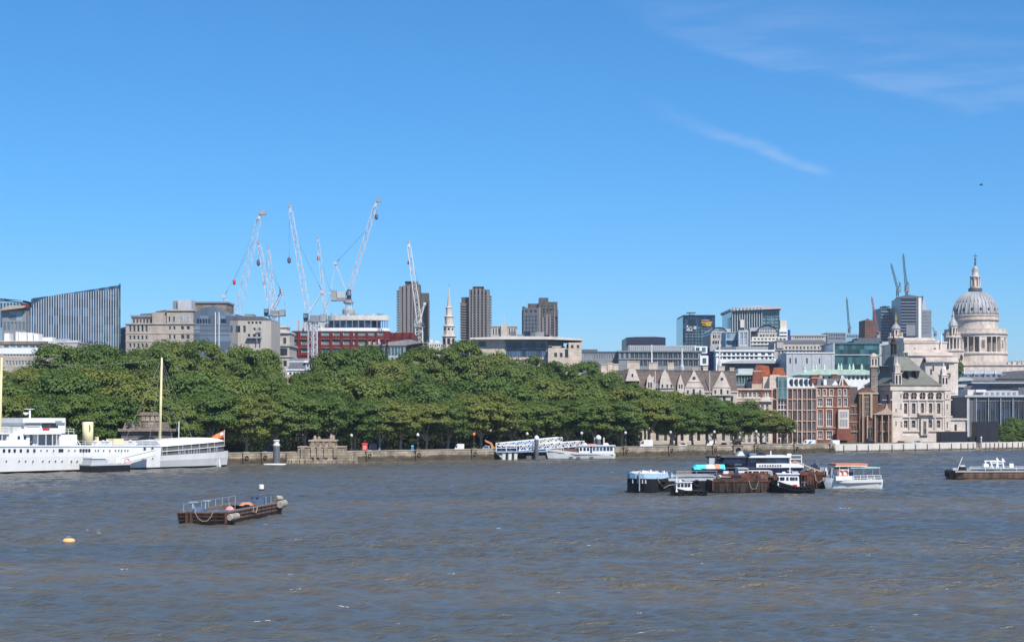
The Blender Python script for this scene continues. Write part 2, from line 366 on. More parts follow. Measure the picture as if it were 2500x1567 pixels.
oth = np.array([(-1500, -400), (1500, -400), (1500, 60), (-1500, 60), (-1500, 60), (-x0, 60), (-x6, 630), (-1500, 630), (x0, 60), (1500, 60), (1500, 630), (x6, 630), (-1500, 630), (1500, 630), (1500, 1700), (-1500, 1700)], float)
v2 = np.concatenate([oth, np.zeros((16, 1))], 1); f2 = np.arange(16).reshape(4, 4)+len(v1)
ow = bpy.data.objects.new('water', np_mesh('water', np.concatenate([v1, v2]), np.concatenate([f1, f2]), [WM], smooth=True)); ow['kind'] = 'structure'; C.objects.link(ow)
# broken crests: small flecks of foam lying on the water
r_ = np.random.RandomState(3); fv = []; ff = []
spots = [(842, 1479), (1431, 1331), (1703, 1376), (721, 1442), (470, 1181), (500, 1176), (225, 1297), (247, 1299), (1373, 1251), (1500, 1153), (1440, 1157), (1477, 1262), (940, 1265), (1760, 1300), (2060, 1240), (1820, 1345), (1210, 1290), (300, 1390), (2300, 1440), (1560, 1500), (1100, 1400), (2120, 1360), (640, 1520)]
spots += [(r_.uniform(0, 2500), 1150+410*r_.uniform(0, 1)**1.3) for _ in range(16)]
for i, (px, py) in enumerate(spots):
    d = dwater(py); x, y = X(px, d), d; L = r_.uniform(.10, .34)*(.8 if i < 23 else .45)*(d/150)**.5
    for k in range(r_.randint(3, 7)):
        cx, cy = x+r_.uniform(-2.2, 2.2)*L, y+r_.uniform(-.3, .3)*L; a = L*r_.uniform(.25, .8); b = a*r_.uniform(.15, .4)
        z0 = float(wave(np.array(cx), np.array(cy))); st = len(fv)
        n = 7
        for q in range(n):
            t = 2*math.pi*q/n; rr = r_.uniform(.6, 1.1); fv.append((cx+a*rr*math.cos(t), cy+b*rr*math.sin(t), z0+.02+.03*a*(q % 2)))
        fv.append((cx, cy, z0+.05+.06*a))
        for q in range(n): ff.append((st+q, st+(q+1) % n, st+n))
fo = bpy.data.objects.new('foam', np_mesh('foam', np.array(fv), np.array(ff), [mat('wet_foam', (.50, .52, .53), var=.2, scale=6)])); fo['kind'] = 'stuff'; C.objects.link(fo)

M['riverwall'] = tide(mat_course('river_wall_granite', (.42, .35, .265), (.17, .13, .10), 2.2, .6, stain=.5, var=.22)); M['newwall'] = tide(mat('new_wall_concrete', (.60, .56, .51), streak=1, var=.12), .55, .35, (.16, .12, .085))
# ---------------------------------------------------------------- the granite embankment wall and its piers
UW0, UW1 = bu(-700), bu(2040)
tw = thing('embankment_wall', 'long granite river wall with dark tide mark and carved mooring piers below the trees', 'river wall', BF.p((UW0+UW1)/2, .5, 0))
mb = MB(BF); mb.box(UW0, UW1, 0, .9, -2, .7); mb.build('wall_foot', mat('tide_mark', (.085, .068, .05), var=.5, scale=.5, streak=0), tw)
mb = MB(BF); mb.box(UW0, UW1, .12, .9, .7, 2.15); mb.build('wall_face', M['riverwall'], tw)
mb = MB(BF); mb.box(UW0, UW1, .25, .85, 2.15, 2.45); mb.build('parapet', M['granite'], tw)
mb = MB(BF); mb.box(UW0, UW1, .12, .95, 2.45, 2.62); mb.build('coping', mat('coping', (.40, .36, .31), var=.2, streak=0, scale=1), tw)
mb = MB(BF); mb.box(-.75, .75, -.35, .10, -1.5, 2.3); mb.box(-.9, .9, -.45, .10, 2.3, 2.55); mb.box(-.6, .6, -.3, .10, 2.55, 2.75)
ring = [(.38*math.cos(t*math.pi/6), -.5, 1.45+.42*math.sin(t*math.pi/6)) for t in range(13)]; mb2 = MB(BF); mb2.tube([BF.p(*p) for p in ring], .09); mb2.fr = None
mpier = mb.mesh('pier', [M['riverwall']], BF.p(0, 0, 0)); 
mr = MB(); mr.tube([BF.p(*p) for p in ring], .09); mring = mr.mesh('mooring_ring', [M['bronze']], BF.p(0, 0, 0))
for px in (600, 645, 900, 1020, 1157, 1290, 1420, 1527, 1637, 1744, 1846, 1943, 2030):
    o = put('pier', mpier, tw, BF.p(bu(px), 0, 0)); r = bpy.data.objects.new('mooring_ring', mring); r.parent = o; C.objects.link(r)

# the new concrete wall further along
UV1 = bu(2700)
tc_ = thing('concrete_river_wall', 'clean pale concrete river wall of plain panels with dark upright fenders', 'river wall', BF.p((UW1+UV1)/2, .5, 0))
posts = [2060, 2092, 2120, 2148, 2178, 2206, 2235, 2264, 2294, 2323, 2346, 2363, 2376]
posts2 = [2407, 2417, 2428, 2438, 2448, 2458, 2472, 2486, 2496, 2508, 2520]
mb = MB(BF); mb.box(UW1, UV1, .3, .9, -2, .55); mb.build('wall_foot', M['granite'], tc_)
ed = [2040]+posts[:10]+[2384]+[2398]+[2472]+[2540, 2700]
for a, b in zip(ed[:-1], ed[1:]):
    if (a, b) == (2384, 2398): continue
    mb = MB(BF); mb.box(bu(a)+.04, bu(b)-.04, .1, .9, .4, 2.35-.15*(a > 2390)); mb.build('panel', M['newwall'], tc_)
mb = MB(BF); mb.box(-.13, .13, -.12, .12, -1, 2.0); mb.box(-.3, .3, -.25, .12, -1, .75, .12, .06); mfen = mb.mesh('fender', [M['wood']], BF.p(0, 0, 0))
for px in posts+posts2: put('fender', mfen, tc_, BF.p(bu(px), 0, 0))
mb = MB(BF); mb.box(bu(2384)+.1, bu(2398)-.1, .5, .9, .4, 2.1); mb.build('gap_wall', M['brownstone'], tc_)
t = thing('mooring_post', 'slim pale steel post standing at the gap in the concrete wall', 'post', BF.p(bu(2393), -.4, 0))
mb = MB(); p = wloc(t); mb.tube([p+Vector((0, 0, -2)), p+Vector((0, 0, 3.6))], .2, 10); mb.build('shaft', M['steelg'], t, smooth=True)
mb = MB(); mb.lathe(p.x, p.y, [(.3, 3.6), (.3, 3.75), (.05, 4.0)], 10); mb.build('cap', M['white'], t)
# ---------------------------------------------------------------- plane trees
def leaf_mat(name, c0, c1, c2):
    m, t, b = new_mat(name); L = t.links.new; A = t.nodes.new
    oi = A('ShaderNodeObjectInfo'); g = A('ShaderNodeNewGeometry'); n = A('ShaderNodeTexNoise'); n.inputs['Scale'].default_value = .22; n.inputs['Detail'].default_value = 3; L(g.outputs['Position'], n.inputs[0])
    r = A('ShaderNodeValToRGB'); e = r.color_ramp.elements; e[0].position = .15; e[0].color = (*c0, 1); e[1].position = .85; e[1].color = (*c2, 1); k = e.new(.5); k.color = (*c1, 1)
    a = A('ShaderNodeMath'); a.operation = 'MULTIPLY_ADD'; L(oi.outputs['Random'], a.inputs[0]); a.inputs[1].default_value = .75; sb = A('ShaderNodeMath'); sb.operation = 'MULTIPLY_ADD'; L(n.outputs['Fac'], sb.inputs[0]); sb.inputs[1].default_value = .9; sb.inputs[2].default_value = -.33; L(sb.outputs[0], a.inputs[2])
    L(a.outputs[0], r.inputs[0])
    mr = A('ShaderNodeMapRange'); mr.inputs[3].default_value = .88; mr.inputs[4].default_value = 1.12; L(g.outputs['Random Per Island'], mr.inputs[0])
    mx = A('ShaderNodeMix'); mx.data_type = 'RGBA'; mx.blend_type = 'MULTIPLY'; mx.inputs[0].default_value = 1; L(r.outputs[0], mx.inputs[6]); L(mr.outputs[0], mx.inputs[7])
    L(mx.outputs[2], b.inputs['Base Color']); b.inputs['Roughness'].default_value = .6; b.inputs['Specular IOR Level'].default_value = .25
    tr = A('ShaderNodeBsdfTranslucent'); L(mx.outputs[2], tr.inputs[0]); ms = A('ShaderNodeMixShader'); ms.inputs[0].default_value = .3
    L(b.outputs[0], ms.inputs[1]); L(tr.outputs[0], ms.inputs[2]); L(ms.outputs[0], t.nodes['Material Output'].inputs[0]); return m
LEAF = leaf_mat('plane_leaves', (.088, .150, .034), (.130, .192, .044), (.180, .208, .048))
SHADE_LEAF = leaf_mat('shade_dark_leaves', (.014, .026, .010), (.020, .034, .012), (.030, .044, .014))  # undergrowth leaves: the shade under the crowns is painted into this near-black green
def crown_mesh(name, seed, rx, rz, nb, per, leaf, flat=.0):
    """Boughs set through an uneven crown; every bough is a shell of leaf-sized faces, thickest on its upper outside."""
    r = np.random.RandomState(seed); P = []; Nn = []
    lobes = [(r.uniform(-.35, .35), r.uniform(-.35, .35), r.uniform(-.25, .35), r.uniform(.55, .8)) for _ in range(5)]
    for i in range(nb):
        dr = r.normal(size=3); dr /= np.linalg.norm(dr)
        if dr[2] < -.8: dr[2] *= -.6; dr /= np.linalg.norm(dr)
        lx, ly, lz, ls = lobes[r.randint(5)]
        c = np.array([lx, ly, lz])+dr*ls*r.uniform(.55, 1.0)**.5
        c = c/max(1, np.linalg.norm(c)/.93); q = math.hypot(c[0], c[1]); c = c*np.linalg.norm(c)/max(1e-3, (q**2.8+abs(c[2])**2.8)**(1/2.8))*np.array([rx, rx, rz])
        br = r.uniform(1.0, 2.0)*(rx/8)**.5*1.1
        q = r.normal(size=(per, 3)); q /= np.linalg.norm(q, axis=1)[:, None]
        lowm = q[:, 2] < -.2; q[lowm, 2] *= -r.uniform(.2, 1)
        q /= np.linalg.norm(q, axis=1)[:, None]
        rad = br*r.uniform(.45, 1.08, (per, 1))
        P.append(c+q*rad*np.array([1.1, 1.1, .92])); o = c/np.array([rx, rx, rz]); Nn.append(q*.9+o*.5+np.array([0, 0, .35])+r.normal(size=(per, 3))*.28)
    P = np.concatenate(P); Nn = np.concatenate(Nn); Nn /= np.linalg.norm(Nn, axis=1)[:, None]
    a = np.cross(Nn, r.normal(size=Nn.shape)); a /= np.linalg.norm(a, axis=1)[:, None]; b = np.cross(Nn, a)
    s = (leaf*r.uniform(.6, 1.3, (len(P), 1))); bend = Nn*s*.3
    v = np.stack([P-a*s, P-b*s*.55+bend, P+a*s, P+b*s*.55+bend], 1).reshape(-1, 3)
    return np_mesh(name, v, np.arange(len(v)).reshape(-1, 4), [LEAF])
CR_S = [crown_mesh('crown', 11+i, 6.2, 5.6, 135, 185, .265) for i in range(4)]
CR_L = [crown_mesh('crown', 31+i, 8.6, 9.2, 240, 205, .31) for i in range(5)]
def trunk_mesh(name, seed, h, r0, reach):
    r = random.Random(seed); mb = MB()
    pts = [Vector((0, 0, -.3))]; p = Vector((0, 0, -.3))
    for i in range(5): p = p+Vector((r.uniform(-.12, .12), r.uniform(-.12, .12), (h+.3)/5)); pts.append(p)
    mb.tube(pts, [r0*1.35, r0*1.02, r0*.92, r0*.85, r0*.78, r0*.7], 9)
    for k in range(6):
        a = k*1.05+r.uniform(-.3, .3); q = pts[3+k % 3]; l = reach*r.uniform(.6, 1)
        mb.tube([q, q+Vector((math.cos(a)*l*.3, math.sin(a)*l*.3, l*.35)), q+Vector((math.cos(a)*l*.65, math.sin(a)*l*.65, l*.8)), q+Vector((math.cos(a)*l*.85, math.sin(a)*l*.85, l*1.35))], [r0*.5, r0*.38, r0*.25, r0*.08], 6)
    return mb.mesh(name, [M['bark']], smooth=True)
TR_S = [trunk_mesh('trunk', 3+i, 4.6, .36, 5) for i in range(3)]
TR_L = [trunk_mesh('trunk', 13+i, 8.5, .6, 9) for i in range(3)]
ntree = 0
def tree(px, o, ytop, width, low, label, big=None, group=None):
    """px, ytop: photo column and row of the crown's top; o metres inland; width of the crown in photo pixels; low = foot of the crown in metres above ground."""
    global ntree
    d = bank(px, o); zt = Z(ytop, d)-G; rx = width/2/F*d
    big = zt > 17 if big is None else big
    t = thing('plane_tree', label, 'tree', (X(px, d), d, G), group)
    cm = (CR_L if big else CR_S)[ntree*7 % (5 if big else 4)]; bx, bz = (8.6, 9.2) if big else (6.2, 5.6)
    rz = (zt-low)/2
    c = bpy.data.objects.new('crown', cm); c.parent = t; c.location = (0, 0, low+rz); c.scale = (rx/bx*1.1, rx/bx*1.1, rz/bz*.96); c.rotation_euler = (0, 0, ntree*2.4); C.objects.link(c)
    k = bpy.data.objects.new('trunk', (TR_L if big else TR_S)[ntree % 3]); k.parent = t; s = (low+rz)/(8.5 if big else 4.6)*.62; k.scale = (1, 1, s); k.rotation_euler = (0, 0, ntree*1.7); C.objects.link(k)
    ntree += 1
g1, g2, g3 = 'plane trees along the river pavement', 'plane trees on the far side of the road', 'tall plane trees in the gardens'
for px, yt, wd, low, lb in (                         # by the wall: small crowns in a row
    (25, 955, 125, 3.0, 'low plane tree behind the bridge of the white ship'), (105, 962, 120, 3.0, 'low olive plane tree behind the radar mast of the white ship'),
    (185, 962, 120, 2.6, 'low plane tree right behind the cream funnel'), (262, 958, 125, 2.6, 'plane tree just left of the dark stone arch'),
    (445, 965, 115, 3.0, 'low plane tree right of the dark stone arch, above the deck awning'), (520, 958, 120, 2.6, 'plane tree above the red flag of the ship'),
    (601, 962, 125, 3.4, 'bright plane tree right of the ship stern with a clear pale trunk'), (672, 968, 110, 3.6, 'plane tree behind the grey mooring pile'),
    (745, 962, 120, 4.2, 'plane tree standing behind the stepped stone landing'), (808, 955, 115, 3.6, 'bright green plane tree right above the stepped stone landing'),
    (868, 975, 105, 3.2, 'plane tree with twin slim trunks left of the red kiosk'), (925, 968, 110, 3.6, 'plane tree right of the dark blue van'),
    (978, 972, 110, 3.6, 'plane tree left of the blue bin on the wall'), (1040, 985, 110, 3.6, 'plane tree behind the lamp next to the blue bin'),
    (1092, 975, 105, 3.4, 'plane tree behind the white box van on the wall'), (1175, 955, 140, 3.8, 'tall-trunked plane tree behind the orange-armed vehicle'),
    (1245, 985, 110, 3.8, 'plane tree above the left end of the white pier'), (1310, 980, 120, 4.0, 'plane tree behind the grey pile of the pier'),
    (1385, 975, 115, 4.0, 'plane tree above the cabin of the moored white boat'), (1450, 972, 120, 3.6, 'plane tree above the stern of the moored white boat'),
    (1520, 975, 115, 3.2, 'plane tree behind the first lamp right of the pier'), (1585, 972, 105, 3.2, 'plane tree above the white van parked right of the pier'),
    (1642, 980, 100, 3.4, 'plane tree between the two parked white vans'), (1692, 985, 100, 3.0, 'plane tree with a leaning forked trunk by the pale facade'),
    (1740, 982, 100, 3.2, 'plane tree left of the dark statue on the wall'), (1800, 990, 95, 3.6, 'plane tree right above the dark statue on the wall'),
    (1858, 1000, 90, 3.4, 'plane tree with a dark forked trunk before the pale ground floor'), (1912, 1018, 75, 3.4, 'small last plane tree of the row, before the pink framed building')):
    tree(px, 9, yt, wd*1.08, low*.9, lb, False, g1)
for px, yt, wd, low, lb in (
    (15, 922, 150, 4, 'dark plane tree at the left edge under the window band'), (140, 905, 170, 4, 'bushy plane tree above the cabin of the ship'),
    (240, 898, 175, 4, 'yellowish plane tree above the funnel of the ship'), (340, 905, 160, 5.5, 'plane tree rising over the dark stone arch'),
    (440, 910, 170, 4, 'plane tree just right of the ship mast'), (535, 905, 165, 4, 'broad plane tree above the flag, second row'),
    (625, 925, 140, 4, 'plane tree of the second row under the cream concrete building'), (700, 942, 120, 4, 'dark plane tree under the gap between the two high groups of trees'),
    (775, 925, 150, 4, 'plane tree of the second row above the stone landing'), (860, 920, 165, 4, 'plane tree of the second row above the red kiosk'),
    (950, 925, 160, 4, 'plane tree of the second row under the scaffolded roof'), (1045, 928, 160, 4, 'plane tree of the second row under the white spire'),
    (1150, 918, 165, 4, 'pale green pointed plane tree above the orange-armed vehicle'), (1245, 935, 150, 4, 'plane tree of the second row behind the pier brow'),
    (1330, 925, 160, 4, 'plane tree of the second row under the dark blue glass building'), (1415, 935, 140, 4, 'plane tree of the second row under the pale stone end wall'),
    (1495, 938, 130, 4, 'plane tree at the foot of the gabled stone houses, left part'), (1575, 950, 120, 4, 'plane tree under the small turret gable'),
    (1650, 955, 120, 4, 'plane tree under the middle pointed gable'), (1725, 962, 110, 4, 'plane tree between the two largest gables'), (1795, 972, 100, 4, 'plane tree before the brick and stone house')):
    tree(px, 32, yt, wd*1.1, low*.4, lb, False, g2)
for px, o, yt, wd, lb in (
    (0, 80, 893, 120, 'tall dark garden tree cut by the left edge'), (72, 62, 895, 110, 'garden tree filling the corner under the low white-banded building'),
    (150, 85, 843, 150, 'tall rounded garden tree below the left part of the finned glass building'), (222, 92, 829, 165, 'tallest tree before the finned glass building'),
    (300, 80, 851, 140, 'garden tree in the dip left of the beige stone building'), (362, 92, 850, 130, 'garden tree before the rows of small stone windows'),
    (425, 88, 829, 140, 'garden tree before the beige stone tower block'), (492, 95, 833, 140, 'garden tree before the grey arched glass front'),
    (560, 88, 836, 130, 'garden tree under the first white crane mast'), (612, 80, 834, 125, 'tall garden tree left of the cream concrete building'),
    (655, 62, 876, 70, 'garden tree at the right edge of the left high group'),
    (752, 66, 906, 90, 'garden tree before the low slate roofed block'), (805, 78, 858, 130, 'garden tree rising before the red clad building'),
    (868, 92, 834, 130, 'tall rounded tree before the middle of the red clad building'), (928, 84, 866, 130, 'garden tree under the scaffold sheeting'),
    (990, 88, 868, 130, 'garden tree under the lattice crane by the first concrete tower'), (1052, 96, 843, 140, 'tall tree under the white church spire'),
    (1118, 96, 834, 155, 'tallest tree of the middle group, under the second concrete tower'), (1180, 88, 852, 130, 'tall garden tree before the pale stone wall of the glass building'),
    (1240, 78, 877, 130, 'garden tree under the left end of the blue glass storeys'), (1300, 80, 870, 120, 'garden tree before the blue glass storeys'),
    (1360, 76, 880, 120, 'garden tree before the stone block with two small windows'), (1420, 72, 884, 120, 'garden tree before the pale end of the glass building'),
    (1470, 66, 902, 110, 'garden tree before the leftmost chimneys of the gabled houses'), (1525, 60, 925, 100, 'last high garden tree, before the gabled houses')):
    tree(px, o, yt, wd*1.08, 2.2, lb, True, g3)
# clipped hedges and undergrowth that close the view under the crowns
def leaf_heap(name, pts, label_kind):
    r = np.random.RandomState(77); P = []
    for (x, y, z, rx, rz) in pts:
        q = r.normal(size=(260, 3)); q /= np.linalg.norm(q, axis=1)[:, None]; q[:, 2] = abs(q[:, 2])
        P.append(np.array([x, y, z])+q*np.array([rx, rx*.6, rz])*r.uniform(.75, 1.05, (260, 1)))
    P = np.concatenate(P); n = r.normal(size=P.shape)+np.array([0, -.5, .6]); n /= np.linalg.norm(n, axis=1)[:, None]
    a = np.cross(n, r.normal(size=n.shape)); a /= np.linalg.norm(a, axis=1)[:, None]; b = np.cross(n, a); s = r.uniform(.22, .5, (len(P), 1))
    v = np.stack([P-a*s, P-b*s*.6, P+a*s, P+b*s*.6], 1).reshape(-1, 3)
    o = bpy.data.objects.new(name, np_mesh(name, v, np.arange(len(v)).reshape(-1, 4), [SHADE_LEAF])); C.objects.link(o); o['kind'] = label_kind; return o
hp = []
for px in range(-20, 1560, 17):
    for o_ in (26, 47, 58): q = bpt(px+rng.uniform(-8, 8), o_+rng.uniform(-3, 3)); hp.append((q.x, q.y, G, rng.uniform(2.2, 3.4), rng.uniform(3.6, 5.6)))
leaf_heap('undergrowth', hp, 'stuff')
# ---------------------------------------------------------------- building kit
_wm = {}
def win_mesh(w, h, gl, fm, style, dep=.12, arch=False):
    k = (round(w*10), round(h*10), gl.name, fm.name, style, arch)
    if k in _wm: return _wm[k]
    mb = MB(); t = min(.16, max(.06, w*.07))
    mb.mi = 1
    if arch:
        n = 9; pts = [(0, 0), (w, 0)]+[(w/2+w/2*math.cos(math.pi*i/n), h-w/2+w/2*math.sin(math.pi*i/n)) for i in range(n+1)]
        mb.loft([[(x, dep, z) for x, z in pts], [(x, dep-.04, z) for x, z in pts]])
        mb.mi = 0; rad = w/2+t
        mb.tube([(w/2+rad*math.cos(math.pi*i/n), dep-.1, h-w/2+rad*math.sin(math.pi*i/n)) for i in range(n+1)], t*.8, 4)
    else:
        mb.box(0, w, dep-.03, dep, 0, h)
        mb.mi = 0
        for a, b, c, d in ((0, t, 0, h), (w-t, w, 0, h), (t, w-t, 0, t), (t, w-t, h-t, h)): mb.box(a, b, dep-.1, dep-.031, c, d)
    bars = {'plain': (0, 0), 'cross': (1, 1), 'sash': (0, 1), 'two': (1, 0), 'three': (2, 1), 'grid': (2, 3), 'four': (3, 1)}[style]
    for i in range(bars[0]): x = w*(i+1)/(bars[0]+1); mb.box(x-t/2.4, x+t/2.4, dep-.09, dep-.031, t, h-t)
    for i in range(bars[1]): z = h*(i+1)/(bars[1]+1); mb.box(t, w-t, dep-.08, dep-.0315, z-t/2.4, z+t/2.4)
    _wm[k] = mb.mesh('window', [fm, gl]); return _wm[k]
def add_windows(root, fr, v, holes, gl, fm, style, arch=False, name='window'):
    for a, b, c, d in holes: put(name, win_mesh(b-a, d-c, gl, fm, style, arch=arch), root, fr.p(a, v, c), fr.yaw)
def cols(a, b, n, w):                              # n openings w photo pixels wide spread evenly from a to b
    if n == 1: return [((a+b)/2-w/2, (a+b)/2+w/2)]
    return [(a+(b-a-w)*i/(n-1), a+(b-a-w)*i/(n-1)+w) for i in range(n)]
class Bld:
    def __init__(s, name, label, px0, px1, ytop, d, depth, wall, rows=(), gl='gdark', fm='offwhite', style='plain', yaw=0.0, rev=.3, zb=G, group=None, bands=(), side=None, cat='building', roofm=None, ydn=None, root=None, bandm=None):
        s.fr = fr = Fr(px0, d, R(yaw)); s.W = fr.u(px1); s.D = depth; s.zt = fr.z(ytop); s.zb = zb if ydn is None else fr.z(ydn)
        s.root = root or thing(name, label, cat, fr.p(s.W/2, 0, s.zb), group); s.wall = M[wall]
        s.gl, s.fm, s.style, s.rev = M[gl], M[fm], style, rev
        holes = []
        for r in rows: holes += [(s.u(a), s.u(b), s.z(r[1], a), s.z(r[0], a)) for a, b in r[2]]
        mb = MB(fr); W, D, z0, z1 = s.W, depth, s.zb, s.zt
        mb.facade(0, W, z0, z1, 0, holes, rev)
        mb.face([(W, D, z0), (0, D, z0), (0, D, z1), (W, D, z1)])
        if side != 'L' and not (isinstance(side, tuple) and side[0] == 'L'): mb.face([(0, D, z0), (0, 0, z0), (0, 0, z1), (0, D, z1)])
        if not (isinstance(side, tuple) and side[0] == 'R'): mb.face([(W, 0, z0), (W, D, z0), (W, D, z1), (W, 0, z1)])
        if isinstance(side, tuple):
            sf = fr.sub(W, 0, R(90)) if side[0] == 'R' else fr.sub(0, D, R(-90)); n, frac = side[1], side[2]
            sh = []
            for r in (side[3] if len(side) > 3 else rows):
                zt, zb_ = s.z(r[0], px0), s.z(r[1], px0); sh += [(D*(i+.5)/n-D*frac/n/2, D*(i+.5)/n+D*frac/n/2, zb_, zt) for i in range(n)]
            old = mb.fr; mb.fr = sf; mb.facade(0, D, z0, z1, 0, sh, rev); mb.fr = old
        s.wallobj = mb.build('wall', s.wall, s.root)
        add_windows(s.root, fr, rev-.12, holes, s.gl, s.fm, style)
        if isinstance(side, tuple): add_windows(s.root, sf, rev-.12, sh, s.gl, s.fm, style)
        rf = MB(fr); rf.box(.02, W-.02, .02, D-.02, z1-.4, z1-.05); rf.build('roof', M[roofm or 'slate'], s.root)
        for y0, y1, p in bands: s.band(y0, y1, p, bandm or wall)
    def u(s, px): return s.fr.u(px)
    def z(s, py, px=None): return s.fr.z(py, s.fr.u(px) if px is not None else 0)
    def band(s, y0, y1, p, m='stone', name='cornice', a=None, b=None, dep=None):
        mb = MB(s.fr); u0 = -p if a is None else s.u(a); u1 = s.W+p if b is None else s.u(b)
        mb.box(u0, u1, -p, s.D+p if dep is None else dep, s.z(y1), s.z(y0)); return mb.build(name, M[m] if isinstance(m, str) else m, s.root)
    def box(s, name, a, b, y0, y1, v0, v1, m, par=None, tx=0, ty=0, label=None):
        mb = MB(s.fr); mb.box(s.u(a), s.u(b), v0, v1, s.z(y1, a), s.z(y0, a), tx, ty); return mb.build(name, M[m], par or s.root, label)
    def mb(s): return MB(s.fr)
    def wins(s, rows, v, gl=None, fm=None, style=None, arch=False, name='window'):      # windows set proud on a plain wall
        for r in rows:
            hs = [(s.u(a), s.u(b), s.z(r[1], a), s.z(r[0], a)) for a, b in r[2]]
            add_windows(s.root, s.fr, v-.14, hs, M[gl] if gl else s.gl, M[fm] if fm else s.fm, style or s.style, arch, name)
    def reps(s, name, a, b, n, w, y0, y1, v0, v1, m, par=None):                            # n equal pieces on shared mesh data
        W = s.u(a+w)-s.u(a); mb = MB(); mb.box(0, W, 0, v1-v0, 0, s.z(y0)-s.z(y1)); me = mb.mesh(name, [M[m]])
        for i in range(n):
            x = a+(b-a-w)*i/max(1, n-1); put(name, me, s.root, s.fr.p(s.u(x), v0, s.z(y1)), s.fr.yaw)
    def poly(s, name, pts, v0, v1, m, par=None):                                            # outline in photo columns and rows
        mb = MB(s.fr); mb.prism([(s.u(x), s.z(y, x)) for x, y in pts], v0, v1); return mb.build(name, M[m], par or s.root)
    def hip(s, name, y0, y1, p, inset, dinset, m, a=None, b=None, v0=None, v1=None):
        mb = MB(s.fr); u0 = s.u(a)-p if a else -p; u1 = s.u(b)+p if b else s.W+p; va = -p if v0 is None else v0; vb = s.D+p if v1 is None else v1
        mb.box(u0, u1, va, vb, s.z(y1), s.z(y0), inset, dinset); return mb.build(name, M[m], s.root)
def gable_chimney(b, a, c, y0, y1, v, m='stone', pots=3):
    o = b.box('chimney', a, c, y0, y1, v, v+1.6, m)
    b.box('chimney_cap', a-1, c+1, y0, y0+2, v-.12, v+1.72, m, par=o)
# ---------------------------------------------------------------- left part of the skyline
b = Bld('low_office', 'low pale office with white window bands at the left edge', -60, 118, 832, 590, 26, 'beige', [(842, 850, cols(8, 100, 6, 14)), (865, 870, cols(10, 98, 12, 5)), (880, 891, cols(14, 96, 11, 5)), (897, 910, [(54, 68)])], gl='gpale', fm='white', bands=[(850, 864, .15), (832, 838, .2)], bandm='white')
b.box('fascia', -60, 118, 833, 840, -.25, .0, 'brownstone')
for a, c, y in ((2, 14, 812), (27, 33, 808), (34, 52, 809), (54, 66, 810), (68, 80, 812)): b.box('roof_plant', a, c, y, 832.5, 4+a*.05, 9+a*.05, 'offwhite')
b = Bld('office_wing', 'plain pale wing with a flat roof between the low office and the trees', 119, 190, 836, 600, 24, 'concrete', [(843, 852, cols(122, 150, 3, 6))], bands=[(834, 837, .2)], bandm='ltgrey')
b.box('roof_screen', 86, 120, 822, 836, 4, 9, 'offwhite'); b.box('roof_railing', 120, 156, 825, 836, 8, 8.3, 'steelg'); b.box('roof_plant', 153, 181, 829, 836, 6, 10, 'ltgrey')
# finned glass building
fr = Fr(63, 640, R(13)); root = thing('finned_glass_building', 'large glass office with a sloping roofline and upright pale fins', 'building', fr.p(20, 0, G))
W = fr.u(291); ztop = lambda px: fr.z(726+(696-726)*(px-79)/(291-79), fr.u(px))
mb = MB(fr); zl, zr = ztop(100), ztop(291); u1 = fr.u(100)
mb.loft([[(0, 0, G), (W, 0, G), (W, 26, G), (0, 26, G)], [(0, 0, fr.z(752)), (W, 0, fr.z(752)), (W, 26, fr.z(752)), (0, 26, fr.z(752))]]); mb.build('glass_wall', M['gblue'], root)
mb = MB(fr); mb.prism([(u1-3.4, fr.z(751.9)), (W, fr.z(751.9)), (W, zr), (u1-3.4, zl-1.0)], .3, 26); mb.build('upper_glass_wall', M['gblue'], root)
mb = MB(fr); mb.prism([(fr.u(79), fr.z(734)), (fr.u(130), fr.z(728)), (fr.u(180), fr.z(714)), (fr.u(180), fr.z(712)), (fr.u(79), fr.z(727))], 2, 20); mb.build('roof_hood', M['navy'], root)
for i in range(38):
    px = 64+(289-64)*i/37; u = fr.u(px); top = 752-26*max(0, (px-64)/40) if px < 104 else None
    zt = fr.z(752-(px-64)*.55, u) if px < 118 else fr.z(722.5-(px-118)*.105, u)
    zt = min(zt, fr.z(752, u)+(ztop(px)-fr.z(752, u)) if px > 79 else fr.z(751, u))
    mb = MB(fr); mb.box(u-.13, u+.13, -.28, 0, G, zt); mb.build('fin', M['ltgrey'], root)
for i in range(1, 9):
    mb = MB(fr); z = fr.z(696+17*i); lo = fr.u(245); mb.box(lo if i > 3 else fr.u(268), W+.05, -.06, .26, z-.5, z); mb.build('floor_band', M['gteal'], root)
mb = MB(fr); mb.box(W-.05, W+.5, -.9, 26, G, zr+.4); mb.build('end_wall', M['gteal'], root)
b = Bld('glass_entrance_block', 'dark glazed block with a flat canopy roof at the left of the finned glass building', 5, 63, 756, 636, 20, 'grey', [(758, 783, [(19, 56)]), (786, 806, cols(8, 60, 6, 6))], gl='gpale', fm='grey')
b.poly('canopy', [(4, 759), (62, 752), (68, 747), (30, 746), (10, 752)], -2, 12, 'buff'); b.box('red_plant', 42, 62, 739, 748, 5, 9, 'redclad'); b.box('roof_plant', 60, 95, 738, 752, 6, 12, 'navy')
b = Bld('blue_glass_office', 'blue glass office cut by the left edge behind the canopy block', -60, 56, 733, 690, 20, 'ltblue', [(740, 800, cols(-40, 54, 12, 5))], gl='gblue', fm='grey', roofm='grey')
b.poly('roof_edge', [(-60, 733), (56, 733), (56, 738), (0, 731), (-60, 724)], -.3, 20, 'ltblue')
